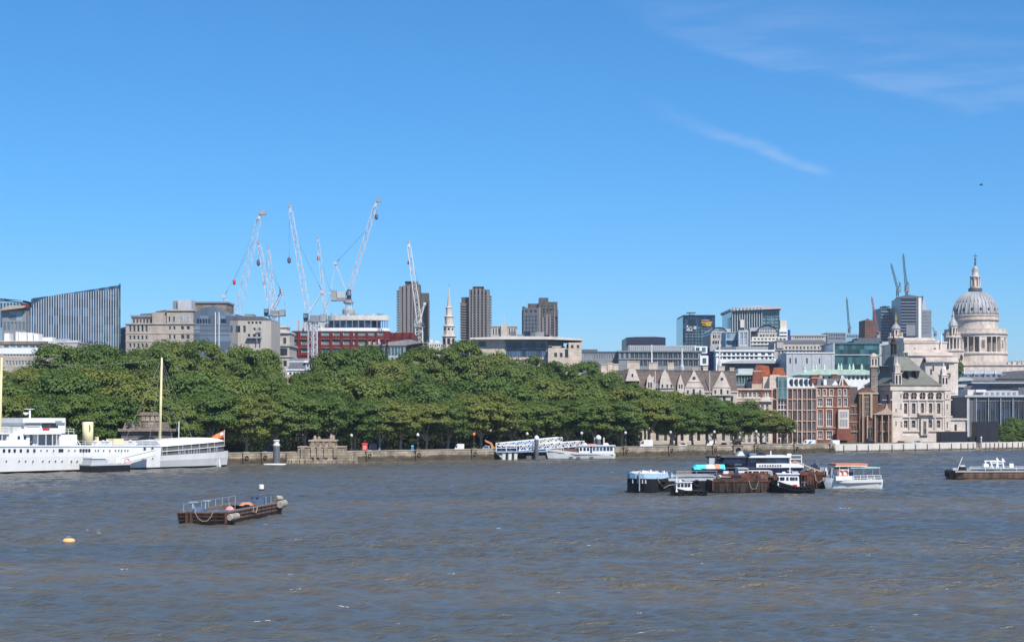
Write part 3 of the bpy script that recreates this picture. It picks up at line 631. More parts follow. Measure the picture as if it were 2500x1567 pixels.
b = Bld('dark_blue_block', 'small dark blue block squeezed between the finned glass and the stone building', 286, 308, 803, 660, 18, 'navy', [(812, 822, [(290, 298)])], gl='gblue', fm='navy'); b.poly('roof', [(286, 803), (308, 803), (308, 797)], 0, 18, 'blue')
# beige stone building with a glazed arch
b = Bld('stone_office', 'big beige stone office with rows of small windows and a broad glazed arch', 307, 472, 791, 640, 40, 'beige',
        [(795, 810, cols(315, 360, 5, 5.5)), (819, 829, cols(315, 360, 5, 5.5)), (838, 848, cols(315, 360, 5, 5.5)), (796, 805, cols(412, 428, 2, 5)+cols(441, 463, 2, 8)), (817, 828, cols(412, 428, 2, 5)+cols(441, 463, 2, 9))], bands=[(789, 792, .35), (813, 815, .15), (833, 835, .15)])
b.box('attic', 318, 372, 770, 789, 2, 20, 'beige'); b.wins([(778, 788, cols(322, 368, 6, 5))], 2, fm='beige'); b.box('attic_roof', 316, 373, 769, 773, 1.4, 20, 'grey'); b.poly('upper_roof', [(334, 769), (408, 769), (408, 752), (372, 758), (370, 762), (334, 764)], 6, 24, 'slate')
b.box('blank_bay', 371, 408, 763, 791, .3, 12, 'beige'); b.box('tower_block', 408, 472, 755, 791, -.4, 14, 'beige'); b.wins([(772, 785, cols(412, 428, 2, 5))], -.4)
b.wins([(771, 784, cols(440, 463, 2, 8))], -.4, gl='gpale'); b.box('cornice', 406, 474, 755, 759, -.9, 14, 'concrete'); b.box('penthouse', 431, 465, 731, 755, 2, 12, 'ltgrey'); b.box('penthouse_wing', 418, 431, 733, 755, 3, 12, 'grey')
b.box('rear_roof', 465, 543, 735, 775, 10, 26, 'brownstone'); b.box('rear_roof_edge', 460, 545, 732, 736, 9.5, 26.4, 'grey')
n = 12; arc = [(472+88*i/n, 773-25*math.sin(math.pi*(.12+.80*i/n))) for i in range(n+1)]
b.poly('arch_glass', [(472, 900), (560, 900)]+arc[::-1], 1, 24, 'garch')
mb = b.mb(); mb.tube([b.fr.p(b.u(x), .9, b.z(y)) for x, y in arc], .45, 5); mb.build('arch_rim', M['concrete'], b.root)
for x in (525, 534): b.box('mullion', x-.8, x+.8, 762, 890, .6, 1, 'white')
b.reps('window', 480, 512, 5, 4.5, 778, 788, .85, 1, 'gnavy'); b.reps('window', 538, 552, 3, 4.5, 778, 788, .85, 1, 'gnavy')
for y in (792, 804, 816): b.box('transom', 472, 560, y, y+1, .8, 1, 'grey')
b = Bld('grey_stone_building', 'grey stone building with a row of attic windows between two white cranes', 561, 662, 783, 660, 26, 'concrete', [(785, 791, cols(604, 638, 4, 6)), (800, 807, cols(618, 636, 2, 6)), (815, 830, cols(604, 636, 3, 7)), (795, 812, cols(566, 600, 3, 7))])
b.box('roof_plant', 593, 614, 765, 784, 4, 12, 'grey'); b.poly('roof', [(562, 783), (662, 783), (655, 778), (640, 772), (600, 772), (575, 767), (562, 770)], 2, 24, 'slate'); b.box('scaffold_deck', 604, 640, 822, 826, -1.5, 0, 'steelg')
for x in (628, 638): b.box('scaffold_frame', x, x+1.2, 803, 838, -1.4, -.9, 'steelg')
b.box('scaffold_frame', 628, 640, 803, 804.5, -1.4, -.9, 'steelg')
b = Bld('cream_concrete_building', 'cream concrete stepped building with open dark bays left of the red one', 606, 706, 846, 690, 24, 'concrete', [(850, 872, cols(646, 664, 2, 9)+[(682, 702)]), (880, 895, cols(612, 700, 5, 9))], bands=[(840, 845, .5), (868, 872, .4)], gl='gdark')
b.box('upper_storey', 662, 706, 812, 846, 1, 16, 'concrete'); b.wins([(823, 840, [(668, 684), (690, 699)])], 1, gl='gdark'); b.box('roof_slab', 660, 708, 809, 813, .2, 16, 'paleconc'); b.box('step', 655, 697, 797, 809, 3, 14, 'concrete'); b.box('step_slab', 653, 699, 795, 798, 2.4, 14.5, 'paleconc')
# the red building under the cranes
b = Bld('red_clad_building', 'dark red clad building under construction with pale round upper floors', 712, 950, 808, 760, 50, 'redclad', [(832, 841, cols(716, 728, 1, 11)+cols(735, 750, 1, 15)+[(785, 806), (812, 832), (838, 855), (862, 895)]), (849, 860, [(717, 728), (736, 752), (786, 806), (813, 832), (838, 855)]), (811, 819, [(716, 728), (734, 754), (785, 807), (813, 833), (838, 856), (863, 894), (900, 917), (922, 938)])], gl='gteal', fm='paleconc', style='sash', bands=[(872, 877, .3)])
for x in (729, 758, 782, 809, 835, 858, 872, 897, 919, 941): b.box('pier', x-2.4, x+2.4, 808, 872, -.7, 0, 'redclad')
for y in (819, 841, 860): b.box('spandrel', 712, 950, y, y+8, -.35, 0, 'redclad')
for y0, y1 in ((827, 828.5), (848, 849.4)): b.box('ledge', 712, 950, y0, y1, -.5, 0, 'brownstone')
e = Bld('', '', 945, 1008, 812, 775, 40, 'redclad', [(824, 828, cols(950, 1000, 4, 10))], root=b.root, gl='gdark', fm='redclad'); e.reps('pier', 947, 1006, 4, 4, 811, 842, -.8, 0, 'redclad'); e.band(831, 836, .4, 'redclad', 'spandrel')
fr = b.fr
def disc(name, y0, y1, a, c, m, vs=.5, n=28, start=0, stop=None):
    mb = MB(fr); cu = (b.u(a)+b.u(c))/2; r = (b.u(c)-b.u(a))/2
    ring = lambda z: [(cu+r*math.copysign(abs(math.cos(2*math.pi*i/n))**.7, math.cos(2*math.pi*i/n)), r*vs*.55+8+r*vs*math.sin(2*math.pi*i/n), z) for i in range(n)]
    mb.loft([ring(b.z(y1)), ring(b.z(y0))]); return mb.build(name, M[m], b.root)
disc('terrace_floor', 799, 807, 735, 948, 'white'); disc('glazed_storey', 780, 799, 795, 925, 'gnavy'); disc('roof_ring', 768, 780, 794, 946, 'paleconc'); disc('dark_soffit', 807, 812, 742, 945, 'navy')
b.reps('column', 800, 922, 9, 1.6, 780, 799, -1.5, -.8, 'grey'); b.reps('column', 926, 944, 4, 1.4, 780, 799, 4, 4.6, 'blue')
for i in range(14): b.box('roof_plant', 800+10.5*i, 804+10.5*i+(i % 3)*2, 761+(i*5) % 6, 769, 10, 13, ('steelg', 'ltgrey', 'grey')[i % 3])
for i in range(7): b.box('core_column', 719+10*i, 724+10*i, 779+(i*7 % 3)*3, 808, 6+i % 2*4, 9+i % 2*4, 'ltgrey')
b.box('core_wall', 738, 795, 786, 800, 14, 18, 'concrete')
b = Bld('slate_roofed_block', 'low slate roofed block with a white cornice under the twin white crane masts', 701, 746, 903, 600, 22, 'white', [(909, 917, cols(706, 740, 4, 6))], bands=[(901, 904, .4)], fm='grey', bandm='white'); b.hip('mansard_roof', 884, 901, 0, .8, 4, 'slate'); b.box('roof_terrace', 700, 790, 876, 884, 6, 18, 'ltgrey'); b.box('terrace_rail', 700, 792, 874, 876, 5.8, 6, 'steelg')
b = Bld('white_window_block', 'low white block with a band of dark windows right of the slate roof', 746, 796, 884, 602, 20, 'ltgrey', [(889, 896, cols(749, 785, 6, 4.5)), (904, 911, cols(749, 785, 6, 4.5))], bands=[(881, 885, .5), (900, 902, .3)], bandm='white')
b = Bld('buff_brick_house', 'orange brick wall just visible in the gap between the trees', 688, 726, 915, 560, 12, 'buff', [(922, 930, cols(695, 715, 2, 6))], roofm='redtile')
# scaffolded roofs right of the red building
b = Bld('scaffolded_building', 'grey building wrapped in scaffold sheets right of the red one', 988, 1042, 838, 700, 22, 'scaffold', [], roofm='scaffold')
for i in range(6): b.box('scaffold_lift', 985, 1045, 836+8*i, 837.5+8*i, -1.2, 0, 'steelg')
for i in range(7): b.box('scaffold_pole', 986+9.5*i, 987+9.5*i, 832, 900, -1.2, -.9, 'steelg')
b = Bld('teal_windowed_building', 'low building with tall greenish windows under the red one', 880, 990, 843, 690, 22, 'grey', [(848, 871, cols(912, 952, 6, 5)+cols(956, 984, 4, 5.5))], gl='gteal', fm='ltgrey', bands=[(841, 844, .4), (872, 876, .4)], bandm='scaffold')
for x in (893, 930, 944): b.box('dark_post', x, x+3, 832, 872, -1, -.4, 'black')
b.poly('sheeted_roof', [(935, 842), (992, 842), (1030, 836), (1000, 828), (950, 834)], 2, 18, 'scaffold')
for i in range(9): b.box('roof_plant', 893+4*i, 896+4*i, 828+(i*5 % 7), 843, 3+i % 3*2, 5+i % 3*2, ('redclad', 'paleconc', 'steelg')[i % 3])
b = Bld('pale_low_wall_building', 'pale flat block between the trees under the scaffold', 948, 1032, 868, 640, 14, 'ltgrey', [(873, 878, cols(955, 1020, 6, 6))], fm='white')
# three concrete towers
def tower(label, main, wings, ribs, balc, d, base, dark=None):
    a, c, y = main; b = Bld('concrete_tower', label, a, c, y, d, 24, 'darkconc', [], roofm='darkconc', cat='tower block', group='dark concrete tower blocks')
    for k, (a_, c_, y_, v) in enumerate(wings): b.box('wing', a_, c_, y_, 900, v, v+16, 'darkconc')
    for x, w, y_ in ribs: b.box('rib', x, x+w, y_, 900, -2.3, 0, 'midconc')
    ny = int((base-y-14)/6.4)
    spans = [(ribs[i][0]+ribs[i][1], ribs[i+1][0]) for i in range(len(ribs)-1)]
    for (x0, x1) in spans:
        w = b.u(x1)-b.u(x0); mb = MB(); mb.mi = 0; mb.box(.1, w-.1, -1.5, -.01, 0, .62); mb.mi = 1; mb.box(.1, w-.1, -.12, -.005, .62, 2.12); me = mb.mesh('balcony', [M['midconc'], M['gdark']])
        for i in range(ny): put('balcony', me, b.root, b.fr.p(b.u(x0), 0, b.z(y+16+6.4*i)))
    for x0, x1, y0 in balc:
        w = b.u(x1)-b.u(x0); mb = MB(); mb.box(0, w, -1.5, 10, 0, 1.0); me = mb.mesh('side_balcony', [M['midconc']])
        for i in range(int((base-y0)/6.4)): put('side_balcony', me, b.root, b.fr.p(b.u(x0), 0, b.z(y0+6.4*i)))
    return b
b = tower('tall dark concrete tower behind the lattice crane and the red building', (974, 1024, 699), [(989, 1016, 688, 4), (1016, 1025, 694, 3), (1024, 1045, 714, 6)], [(974, 7.5, 700), (984.5, 6.5, 697), (994.5, 7, 697), (1005, 4, 697), (1012, 3.5, 697), (1021, 3.5, 700)], [(968, 974, 712), (1045, 1048, 735)], 1450, 830)
b.box('parapet', 988, 1017, 686, 690, 3.5, 20, 'black')
b = tower('dark concrete tower with a lower left wing right of the white spire', (1145, 1195, 707), [(1126, 1146, 725, 3), (1155, 1180, 701, 3)], [(1145, 4, 707), (1152, 4, 705), (1161, 4.5, 704), (1170, 4.5, 704), (1179, 4.5, 706), (1188, 7, 708)], [(1195, 1200, 725), (1123, 1126, 742)], 1430, 835)
b.reps('wing_balcony', 1126, 1144, 1, 18, 740, 743, 1.4, 3, 'midconc')
for i in range(14): b.box('wing_balcony', 1127, 1143, 744+6.4*i, 747+6.4*i, 1.6, 3, 'midconc')
b.box('dark_slot', 1150, 1152, 712, 830, -1.2, -.5, 'dark'); b.box('parapet', 1154, 1181, 699, 702, 2.6, 20, 'black')
b = tower('dark concrete tower with shade painted on its left wing, above the flat glass building', (1315, 1361, 737), [(1289, 1316, 740, 6), (1278, 1315, 752, -4), (1316, 1339, 726, 4), (1275, 1283, 748, 2)], [(1315, 5, 750), (1323, 5.5, 775), (1332, 6, 768), (1341, 4, 768), (1352, 3, 745)], [(1274, 1278, 760), (1361, 1363, 760)], 1400, 825)
b.reps('window', 1283, 1310, 3, 5, 757, 763, -4.35, -4.2, 'gnavy')
for k in range(5): b.reps('window', 1283, 1310, 4, 4, 771+9*k, 776+9*k, -4.35, -4.2, 'gnavy')
b.box('painted_wing_shade', 1277.6, 1315, 752.3, 900, -4.2, -4.02, 'slate'); b.poly('bracket', [(1318, 770), (1361, 752), (1361, 772), (1322, 778)], -1.9, 0, 'darkconc')  # slate sheet over the left wing paints in its side turned from the sun
# white wedding-cake spire
fr = Fr(1096, 900); root = thing('church_spire', 'white tiered church spire tapering to a needle between two concrete towers', 'spire', fr.p(0, 0, G)); p = fr.p(0, 0, 0); pxm = 900/F
zz = lambda y: fr.z(y)
for y0, y1, hw, nm in ((820, 870, 17, 'lower_tier'), (795, 819, 14, 'second_tier'), (772, 794, 11.3, 'third_tier'), (750, 771, 8, 'fourth_tier')):
    mb = MB(); r = hw*pxm; mb.lathe(p.x, p.y, [(r, zz(y1)), (r*.97, zz(y0+3))], 8, R(22.5)); o = mb.build(nm, M['whitestone'], root)
    mb = MB(); mb.lathe(p.x, p.y, [(r*1.02, zz(y0+3.2)), (r*1.17, zz(y0+1.5)), (r*1.17, zz(y0+.8)), (r*.9, zz(y0-1))], 8, R(22.5)); mb.build('cornice', M['whitestone'], o)
    for k in (-1, 0, 1):
        an = -math.pi/2+k*math.pi/4; w = r*.42; h = (zz(y0+6)-zz(min(y1, y0+21)))
        put('arch_opening', win_mesh(w, h, M['dark'], M['whitestone'], 'plain', arch=True), root, (p.x+math.cos(an)*r*.935+(-w/2)*math.cos(an+math.pi/2), p.y+math.sin(an)*r*.935-w/2*math.sin(an+math.pi/2), zz(min(y1, y0+21))), an+math.pi/2)
mb = MB(); mb.lathe(p.x, p.y, [(5.2*pxm, zz(751)), (3.6*pxm, zz(735)), (.7*pxm, zz(703)), (.1*pxm, zz(697))], 8, R(22.5)); mb.build('needle', M['whitestone'], root)
mb = MB(); mb.lathe(p.x, p.y, [(.05, zz(702)), (.05, zz(696)), (.3, zz(695.5)), (.5, zz(695)), (.05, zz(694))], 8); mb.build('finial', M['gold'], root)
b = Bld('far_hall', 'small far pale hall with a cross on its roof between two concrete towers', 1199, 1261, 797, 1250, 40, 'concrete', [(802, 818, cols(1203, 1258, 9, 3))], gl='gdark', bands=[(795, 798, .5)]); b.box('gable_bay', 1223, 1238, 792, 830, -2, 0, 'stone'); b.box('cross', 1230.4, 1231.6, 770, 796, -1, -.2, 'steelw'); b.box('cross_arm', 1228, 1234, 775, 776.2, -.9, -.3, 'steelw')
# pale building with dark blue glass storeys
b = Bld('flat_roofed_glass_building', 'pale stone building with a broad flat roof and two dark blue glass storeys', 1160, 1336, 829, 640, 30, 'stone', [(833, 846, [(1168, 1186)]), (836, 847, cols(1235, 1334, 8, 12.2)), (853, 872, cols(1235, 1334, 8, 12.2))], gl='gblue', fm='navy', style='two', bands=[(873, 878, .4)])
b.poly('roof_slab', [(1148, 829), (1345, 829), (1422, 832), (1422, 827), (1345, 822.5), (1250, 821), (1148, 825)], -2.5, 28, 'paleconc')
b.box('dark_band', 1233, 1336, 829, 835, -.25, .0, 'gnavy'); b.box('dark_band', 1233, 1336, 847.3, 852.7, -.25, 0, 'gnavy')
e = Bld('', '', 1336, 1376, 832, 646, 26, 'gnavy', [], root=b.root)
e = Bld('', '', 1338, 1388, 851, 632, 16, 'stone', [(861, 872, [(1353, 1360), (1366.5, 1373.5)]), (851.8, 873, [(1379, 1387.5)])], root=b.root, fm='brownstone', gl='gdark'); e.band(845, 849, .0, 'stone', 'pediment', 1340, 1380, 3); e.poly('pediment', [(1339, 851), (1378, 851), (1380, 846), (1372, 845), (1368, 848), (1348, 848), (1346, 844), (1340, 844)], 0, 3, 'stone')
e = Bld('', '', 1388, 1420, 836, 638, 24, 'stone', [(842, 850, cols(1394, 1414, 2, 6))], root=b.root, fm='brownstone')
for i, (a, c, y) in enumerate(((1246, 1260, 806), (1262, 1278, 812), (1280, 1296, 804), (1298, 1306, 808), (1308, 1330, 806), (1331, 1342, 812), (1200, 1230, 818), (1345, 1352, 815))): b.box('roof_plant', a, c, y, 824, 12+i % 3*3, 15+i % 3*3, ('slate', 'grey', 'navy')[i % 3])
for x in (1377, 1388, 1398): b.box('roof_mast', x, x+.8, 812, 830, 14, 14.3, 'steelg')
b.poly('roof_tent', [(1262, 824), (1300, 824), (1290, 821), (1270, 821)], 2, 8, 'yellow')
b = Bld('blue_grey_lowrise', 'small far blue grey roofs right of the flat roofed glass building', 1420, 1512, 860, 780, 20, 'grey', [(864, 876, cols(1425, 1508, 14, 3.5))], gl='gpale', bands=[(858, 860, .3)], bandm='slate'); b.box('upper_storey', 1422, 1460, 852, 860, 4, 16, 'slate')
b = Bld('far_white_rooftops', 'tiny white far rooftop between the scaffold and the spire', 1046, 1085, 836, 1100, 20, 'paleconc', [(840, 846, cols(1050, 1080, 6, 3))]); b.box('roof_plant', 1050, 1056, 829, 836, 2, 6, 'white'); b.box('roof_plant', 1062, 1072, 832, 836, 2, 6, 'white')
# ---------------------------------------------------------------- luffing tower cranes
def lattice(mb, p, q, w0, w1, bays, t, view=Vector((0, 1, 0))):
    """Square lattice boom between p and q: four chords and zigzag lacing."""
    p, q = Vector(p), Vector(q); d = (q-p).normalized(); a = d.cross(view).normalized(); b = a.cross(d)
    at = lambda s, i, j: p+(q-p)*s+a*(i*(w0+(w1-w0)*s)/2)+b*(j*(w0+(w1-w0)*s)/2)
    for i, j in ((-1, -1), (1, -1), (1, 1), (-1, 1)): mb.bar(at(0, i, j), at(1, i, j), t)
    for k in range(bays):
        s0, s1 = k/bays, (k+1)/bays; f = 1 if k % 2 else -1
        mb.bar(at(s0, -f, -1), at(s1, f, -1), t*.6); mb.bar(at(s0, f, 1), at(s1, -f, 1), t*.6)
        mb.bar(at(s0, -1, f), at(s1, -1, -f), t*.6); mb.bar(at(s0, 1, -f), at(s1, 1, f), t*.6)
    for k in range(0, bays+1, 3): mb.bar(at(k/bays, -1, -1), at(k/bays, 1, -1), t*.7)
def crane(label, d, pivot, tip, apex, mast, plat, hook=None, col='steelw', w=2.0, t=.30, pend=.72, group='tower cranes over the building sites', wind='grey', mastw=None, guy=True):
    P = lambda x, y, dv=0: Vector((X(x, d), d+dv, Z(y, d)))
    base = P(sum(mast[:2])/2, mast[3]); root = thing('tower_crane', label, 'crane', base, group)
    pv, tp = P(*pivot), P(*tip)
    mb = MB(); lattice(mb, pv, pv+(tp-pv)*.94, w, w*.75, max(6, int((tp-pv).length/2.6)), t); mb.bar(pv+(tp-pv)*.93, tp, w*.5, w*.5); mb.build('jib', M[col], root)
    mb = MB(); s = 1 if tip[0] > pivot[0] else -1; mb.box(tp.x-.2*w, tp.x+.9*w*s if s > 0 else tp.x+.2*w, d-w*.4, d+w*.4, tp.z-.4*w, tp.z+.25*w); mb.build('jib_head', M['steelg'], root)
    mw = (mast[1]-mast[0])/F*d
    top, bot = P((mast[0]+mast[1])/2, mast[2]), P((mast[0]+mast[1])/2, mast[3])
    mb = MB(); lattice(mb, bot, top, mw, mw, max(4, int((top-bot).length/2.2)), t*1.15, Vector((0, 1, 0))); mb.build('mast', M[col], root)
    if plat:
        x0, x1, y0, y1 = plat; a, b2, z1, z0 = X(x0, d), X(x1, d), Z(y0, d), Z(y1, d); h = z1-z0
        mb = MB(); mb.box(a, b2, d-1.6, d+1.6, z0, z0+h*.28); mb.build('slewing_platform', M['grey'], root)
        cw = (b2-a)*.26; far = b2 if (pivot[0]-x0) < (x1-pivot[0]) else a
        if far == b2: c0, c1, k0, k1, m0, m1 = b2-cw, b2, a, a+cw*.8, a+cw, b2-cw
        else: c0, c1, k0, k1, m0, m1 = a, a+cw, b2-cw*.8, b2, a+cw, b2-cw
        mb = MB(); mb.box(c0, c1, d-1.8, d+1.8, z0+h*.05, z1*.0+z0+h*.95); mb.build('counterweight', M['steelg'], root)
        mb = MB(); mb.box(k0, k1, d-2.2, d-.4, z0+h*.29, z0+h*1.0); o = mb.build('cab', M['navy'], root)
        mb = MB(); mb.box(k0+.2, k1-.2, d-2.24, d-2.2, z0+h*.5, z0+h*.9); mb.build('cab_window', M['gpale'], o)
        mb = MB(); mb.box(m0+.2, m1-.2, d-1.4, d+1.4, z0+h*.29, z0+h*.8); mb.build('winch_housing', M[wind], root)
        mb = MB(); q = P((x0+x1)/2, y1); mb.lathe(P((mast[0]+mast[1])/2, 0).x, d, [(mw*.62, top.z-.2), (mw*.8, top.z+.5), (mw*.8, z0)], 14); mb.build('slew_ring', M['steelg'], root)
    if apex:
        ap = P(*apex); mb = MB()
        for dy in (-1, 1): mb.bar(pv+Vector((0, dy, 0)), ap+Vector((0, dy*.3, 0)), t*1.6)
        if plat:
            bk = Vector((far, d, Z(plat[2], d)+.5))
            for dy in (-1, 1): mb.bar(bk+Vector((0, dy, 0)), ap+Vector((0, dy*.3, 0)), t*.6)
        mb.box(ap.x-.7, ap.x+.7, d-.8, d+.8, ap.z-.6, ap.z+.7); mb.build('a_frame', M[col], root)
        mb = MB(); q = pv+(tp-pv)*pend; mb.bar(ap, q, t*.5); mb.bar(ap+(q-ap)*.0, ap+(q-ap)*.12, t*1.3); mb.build('luffing_rope', M['cable'], root)
    if hook:
        hx, hy, hc = hook; hp = P(hx, hy); mb = MB(); k = 1.0 if hc == 'cable' else .8
        mb.lathe(hp.x, d, [(.1, hp.z-1.6*k), (.75*k, hp.z-.9*k), (.75*k, hp.z+.4*k), (.25, hp.z+1.1*k)], 8); o = mb.build('hook_block', M[hc], root)
        mb = MB(); mb.bar(tp, hp, t*.35); mb.build('hoist_rope', M['cable'], root)
    return root
crane('white luffing crane with its jib leaning right over the arched stone office', 700, (579, 766), (636, 519), (547, 724), (566, 581, 786, 900), (541, 582, 768, 785), (572, 688, 'red'), w=2.3, t=.15)
crane('white luffing crane with dark cab above the grey stone building', 730, (661, 756), (632, 592), (687, 711), (657, 680, 771, 798), (646, 696, 755, 772), (631, 640, 'cable'), w=1.8, t=.2)
crane('slim white crane jib just right of the dark cab crane', 800, (672, 752), (655, 605), (689, 716), (670, 678, 752, 840), None, (645, 690, 'red'), w=1.3, t=.18)
r = crane('tall white luffing crane on twin lattice masts before the red building', 720, (753, 764), (707, 501), (787, 713), (752.5, 762, 786, 900), (742, 797, 766, 786), (706, 634, 'cable'), w=1.9, t=.2)
mb = MB(); d = 720; lattice(mb, Vector((X(770, d), d, G)), Vector((X(770, d), d, Z(786, d))), 1.5, 1.5, 40, .32); mb.build('mast', M['steelw'], r)
crane('thin white crane with a red hook block between the two tallest cranes', 850, (793, 752), (776, 580), (808, 716), (790, 799, 745, 860), None, (777, 630, 'red'), w=1.4, t=.18)
crane('white crane leaning far right, standing on the pale ring roof of the red building', 775, (850, 722), (921, 489), (819, 643), (843, 859, 742, 768), (809, 858, 708, 735), (919, 528, 'cable'), w=2.0, t=.24, wind='ltgrey')
mb = MB(); d = 775; mb.lathe(X(851, d), d, [(2.7, Z(768, d)), (2.7, Z(757, d)), (1.8, Z(751, d))], 16)
solo(mb, 'crane_base', M['steelg'], 'grey drum under the crane on the ring roof', 'crane base')
crane('pale lattice crane standing before the first dark concrete tower', 1000, (1024, 788), (997, 589), (1037, 742), (1015, 1032, 800, 838), (1011, 1036, 788, 799), (997, 641, 'red'), w=2.5, t=.32, col='offwhite', pend=.8)
M['dullred'] = mat('faded_red', (.40, .12, .10), rough=.6, var=.3, scale=1)
g2_ = 'cranes over the far towers'
crane('teal crane left of the dark striped tower', 1700, (2192, 708), (2175, 643), (2197, 692), (2189, 2193.5, 711, 755), (2188, 2200, 706, 713), None, col='teal', w=1.5, t=.42, group=g2_)
crane('teal crane on top of the dark striped tower, its jib nearly upright', 1680, (2212, 700), (2205, 619), (2216.5, 692), (2211, 2216, 712, 724), (2208, 2220, 698, 712), None, col='teal', w=1.5, t=.45, group=g2_)
crane('slim teal crane left of the brown tower', 1600, (2073, 805), (2067, 726), (2076, 799), (2071, 2075, 806, 840), (2070, 2077, 802, 808), None, col='teal', w=1.3, t=.36, group=g2_)
crane('red and white crane leaning over the brown tower', 1300, (2142, 810), (2128, 724), (2147, 812), (2138, 2146, 820, 850), (2137, 2148, 815, 826), None, col='dullred', w=1.2, t=.3, group=g2_)
crane('tiny far crane left of the cathedral tower', 1650, (2283, 814), (2277, 798), (2286, 810), (2281, 2285, 816, 840), (2280, 2287, 813, 818), None, col='steelg', w=1, t=.35, group=g2_)
# ---------------------------------------------------------------- right part of the skyline
b = Bld('dark_office_block', 'plain dark office block on the skyline behind the grey louvred offices', 1529, 1625, 824, 950, 40, 'navy', [], roofm='navy'); b.poly('roof_edge', [(1529, 824), (1625, 824), (1600, 821.5), (1550, 822)], 0, 30, 'slate')
for y in (829, 835, 841): b.box('floor_line', 1529, 1625, y, y+1.2, -.2, 0, 'slate')
b = Bld('grey_louvred_office', 'long grey glass office with a pale louvred top storey', 1511, 1712, 857, 770, 30, 'grey', [(860, 875, cols(1516, 1534, 2, 6)+cols(1539, 1590, 5, 9)+cols(1594, 1704, 9, 11)), (878, 894, cols(1539, 1590, 5, 9)+cols(1594, 1704, 9, 11))], gl='gdark', fm='grey', style='two', bands=[(856, 859, .5), (875.5, 877.5, .3)])
e = b.box('louvred_storey', 1535, 1700, 843, 856, 1, 26, 'ltgrey'); b.reps('louvre', 1537, 1698, 34, 2.2, 844, 856, .75, 1, 'steelg')
b.box('white_bay', 1696, 1727, 845, 862, .2, 10, 'white'); b.wins([(848, 859, cols(1699, 1723, 2, 9))], .2, gl='gteal'); b.box('white_bay', 1709, 1729, 868, 892, -.4, 8, 'white'); b.wins([(874, 887, [(1715, 1724)])], -.4, gl='gteal')
b = Bld('blue_glass_tower', 'dark blue glass tower with yellow panels beside the arched roofs', 1667, 1746, 771, 1150, 45, 'gnavy', [(796, 802, cols(1674, 1740, 9, 5.5))]+[(804+7*i, 809+7*i, cols(1674, 1740, 9, 5.5)) for i in range(6)], gl='gteal', fm='ltgrey', roofm='navy')
b.box('parapet', 1667, 1746, 769, 773, -.3, 40, 'navy')
for a, c, y0, y1 in ((1712, 1732, 781, 783), (1712, 1728, 786, 789), (1722, 1736, 789, 796), (1714, 1724, 792, 794), (1728, 1738, 785, 790)): b.box('yellow_panel', a, c, y0, y1, -.5, 0, 'yellow')
for a, c, y in ((1676, 1680, 794), (1684, 1688, 797), (1693, 1700, 796), (1676, 1690, 800)): b.box('white_panel', a, c, y, y+8, -.4, 0, 'ltgrey')
b.box('antenna_mast', 1686, 1687.5, 762, 772, 8, 9, 'slate'); b.box('antenna_plate', 1680, 1701, 761, 763, 6, 12, 'slate'); b.box('roof_plant', 1686, 1706, 766, 771, 10, 18, 'ltgrey')
b = Bld('green_glass_building', 'green glass building with a curved overhanging roof and pale fins', 1786, 1903, 758, 1120, 50, 'gteal', [(758+8.5*i, 764+8.5*i, cols(1863, 1900, 4, 7)) for i in range(7)], gl='gpale', fm='ltgrey', roofm='steelg')
n = 10; top = [(1782+126*i/n, 757-11*math.sin(math.pi*(.08+.74*i/n))) for i in range(n+1)]
b.poly('curved_roof', [(1783, 759.5), (1909, 754)]+top[::-1], -3, 52, 'ltgrey'); b.reps('roof_rib', 1786, 1858, 9, 3, 751, 757, -3.4, -3, 'steelg')
b.reps('fin', 1787, 1860, 13, 1.7, 759, 830, -1.4, 0, 'ltgrey')
b.box('roof_edge', 1903, 1911, 754, 756, 2, 30, 'white'); b.box('lift_core', 1806, 1815, 781, 800, -3, -1, 'paleconc')
b = Bld('white_slab_tower', 'narrow white stepped tower right of the green glass building', 1905, 1921, 782, 1180, 22, 'paleconc', [(806+9*i, 810+9*i, [(1908, 1918)]) for i in range(4)]); b.box('lower_wing', 1900, 1921, 804, 850, -3, 0, 'white'); b.reps('window_band', 1902, 1919, 1, 17, 811, 814, -3.1, -3, 'gdark'); b.reps('window_band', 1902, 1919, 1, 17, 819, 822, -3.1, -3, 'gdark')
b = Bld('blue_edge_tower', 'thin blue tower at the right of the white stepped tower', 1921, 1929.5, 805, 1200, 22, 'blue', [])
def barrel(label, px0, px1, ys, yt, ydn, d, depth, rowy, wall='concrete'):
    b = Bld('arched_roof_building', label, px0, px1, ys, d, depth, wall, [(r0, r1, cols(px0+4, px1-4, 5, (px1-px0)/7.5)) for r0, r1 in rowy], gl='gdark', fm='ltgrey', roofm='ltgrey', group='pale buildings with arched roofs')
    n = 12; cx, rx = (px0+px1)/2, (px1-px0)/2; arc = [(cx+rx*math.cos(math.pi*i/n), ys-(ys-yt)*math.sin(math.pi*i/n)) for i in range(n+1)]
    b.poly('gable_glass', arc, .5, depth, 'gpale'); mb = b.mb(); mb.tube([b.fr.p(b.u(x), -.4, b.z(y)) for x, y in arc], .9, 5); mb.build('arch_rim', M['paleconc'], b.root)
    mb = b.mb(); out = [[(b.u(cx+(x-cx)*1.04), v, b.z(y)+.6) for x, y in arc] for v in (.3, depth)]; mb.loft(out, False, False, closed=False); mb.build('barrel_roof', M['ltgrey'], b.root)
    b.reps('mullion', px0+4, px1-4, 7, 1.1, yt+7, ys+12, .1, .5, 'paleconc'); b.box('transom', px0+2, px1-2, ys-5, ys-3.6, .2, .5, 'paleconc'); return b
b = barrel('left one of the two pale buildings with arched roofs', 1735, 1775, 815, 801, 845, 980, 40, [(818, 826), (832, 840)]); b.poly('side_vault', [(1770, 812), (1786, 812), (1786, 802), (1758, 801.5)], 4, 30, 'ltgrey')
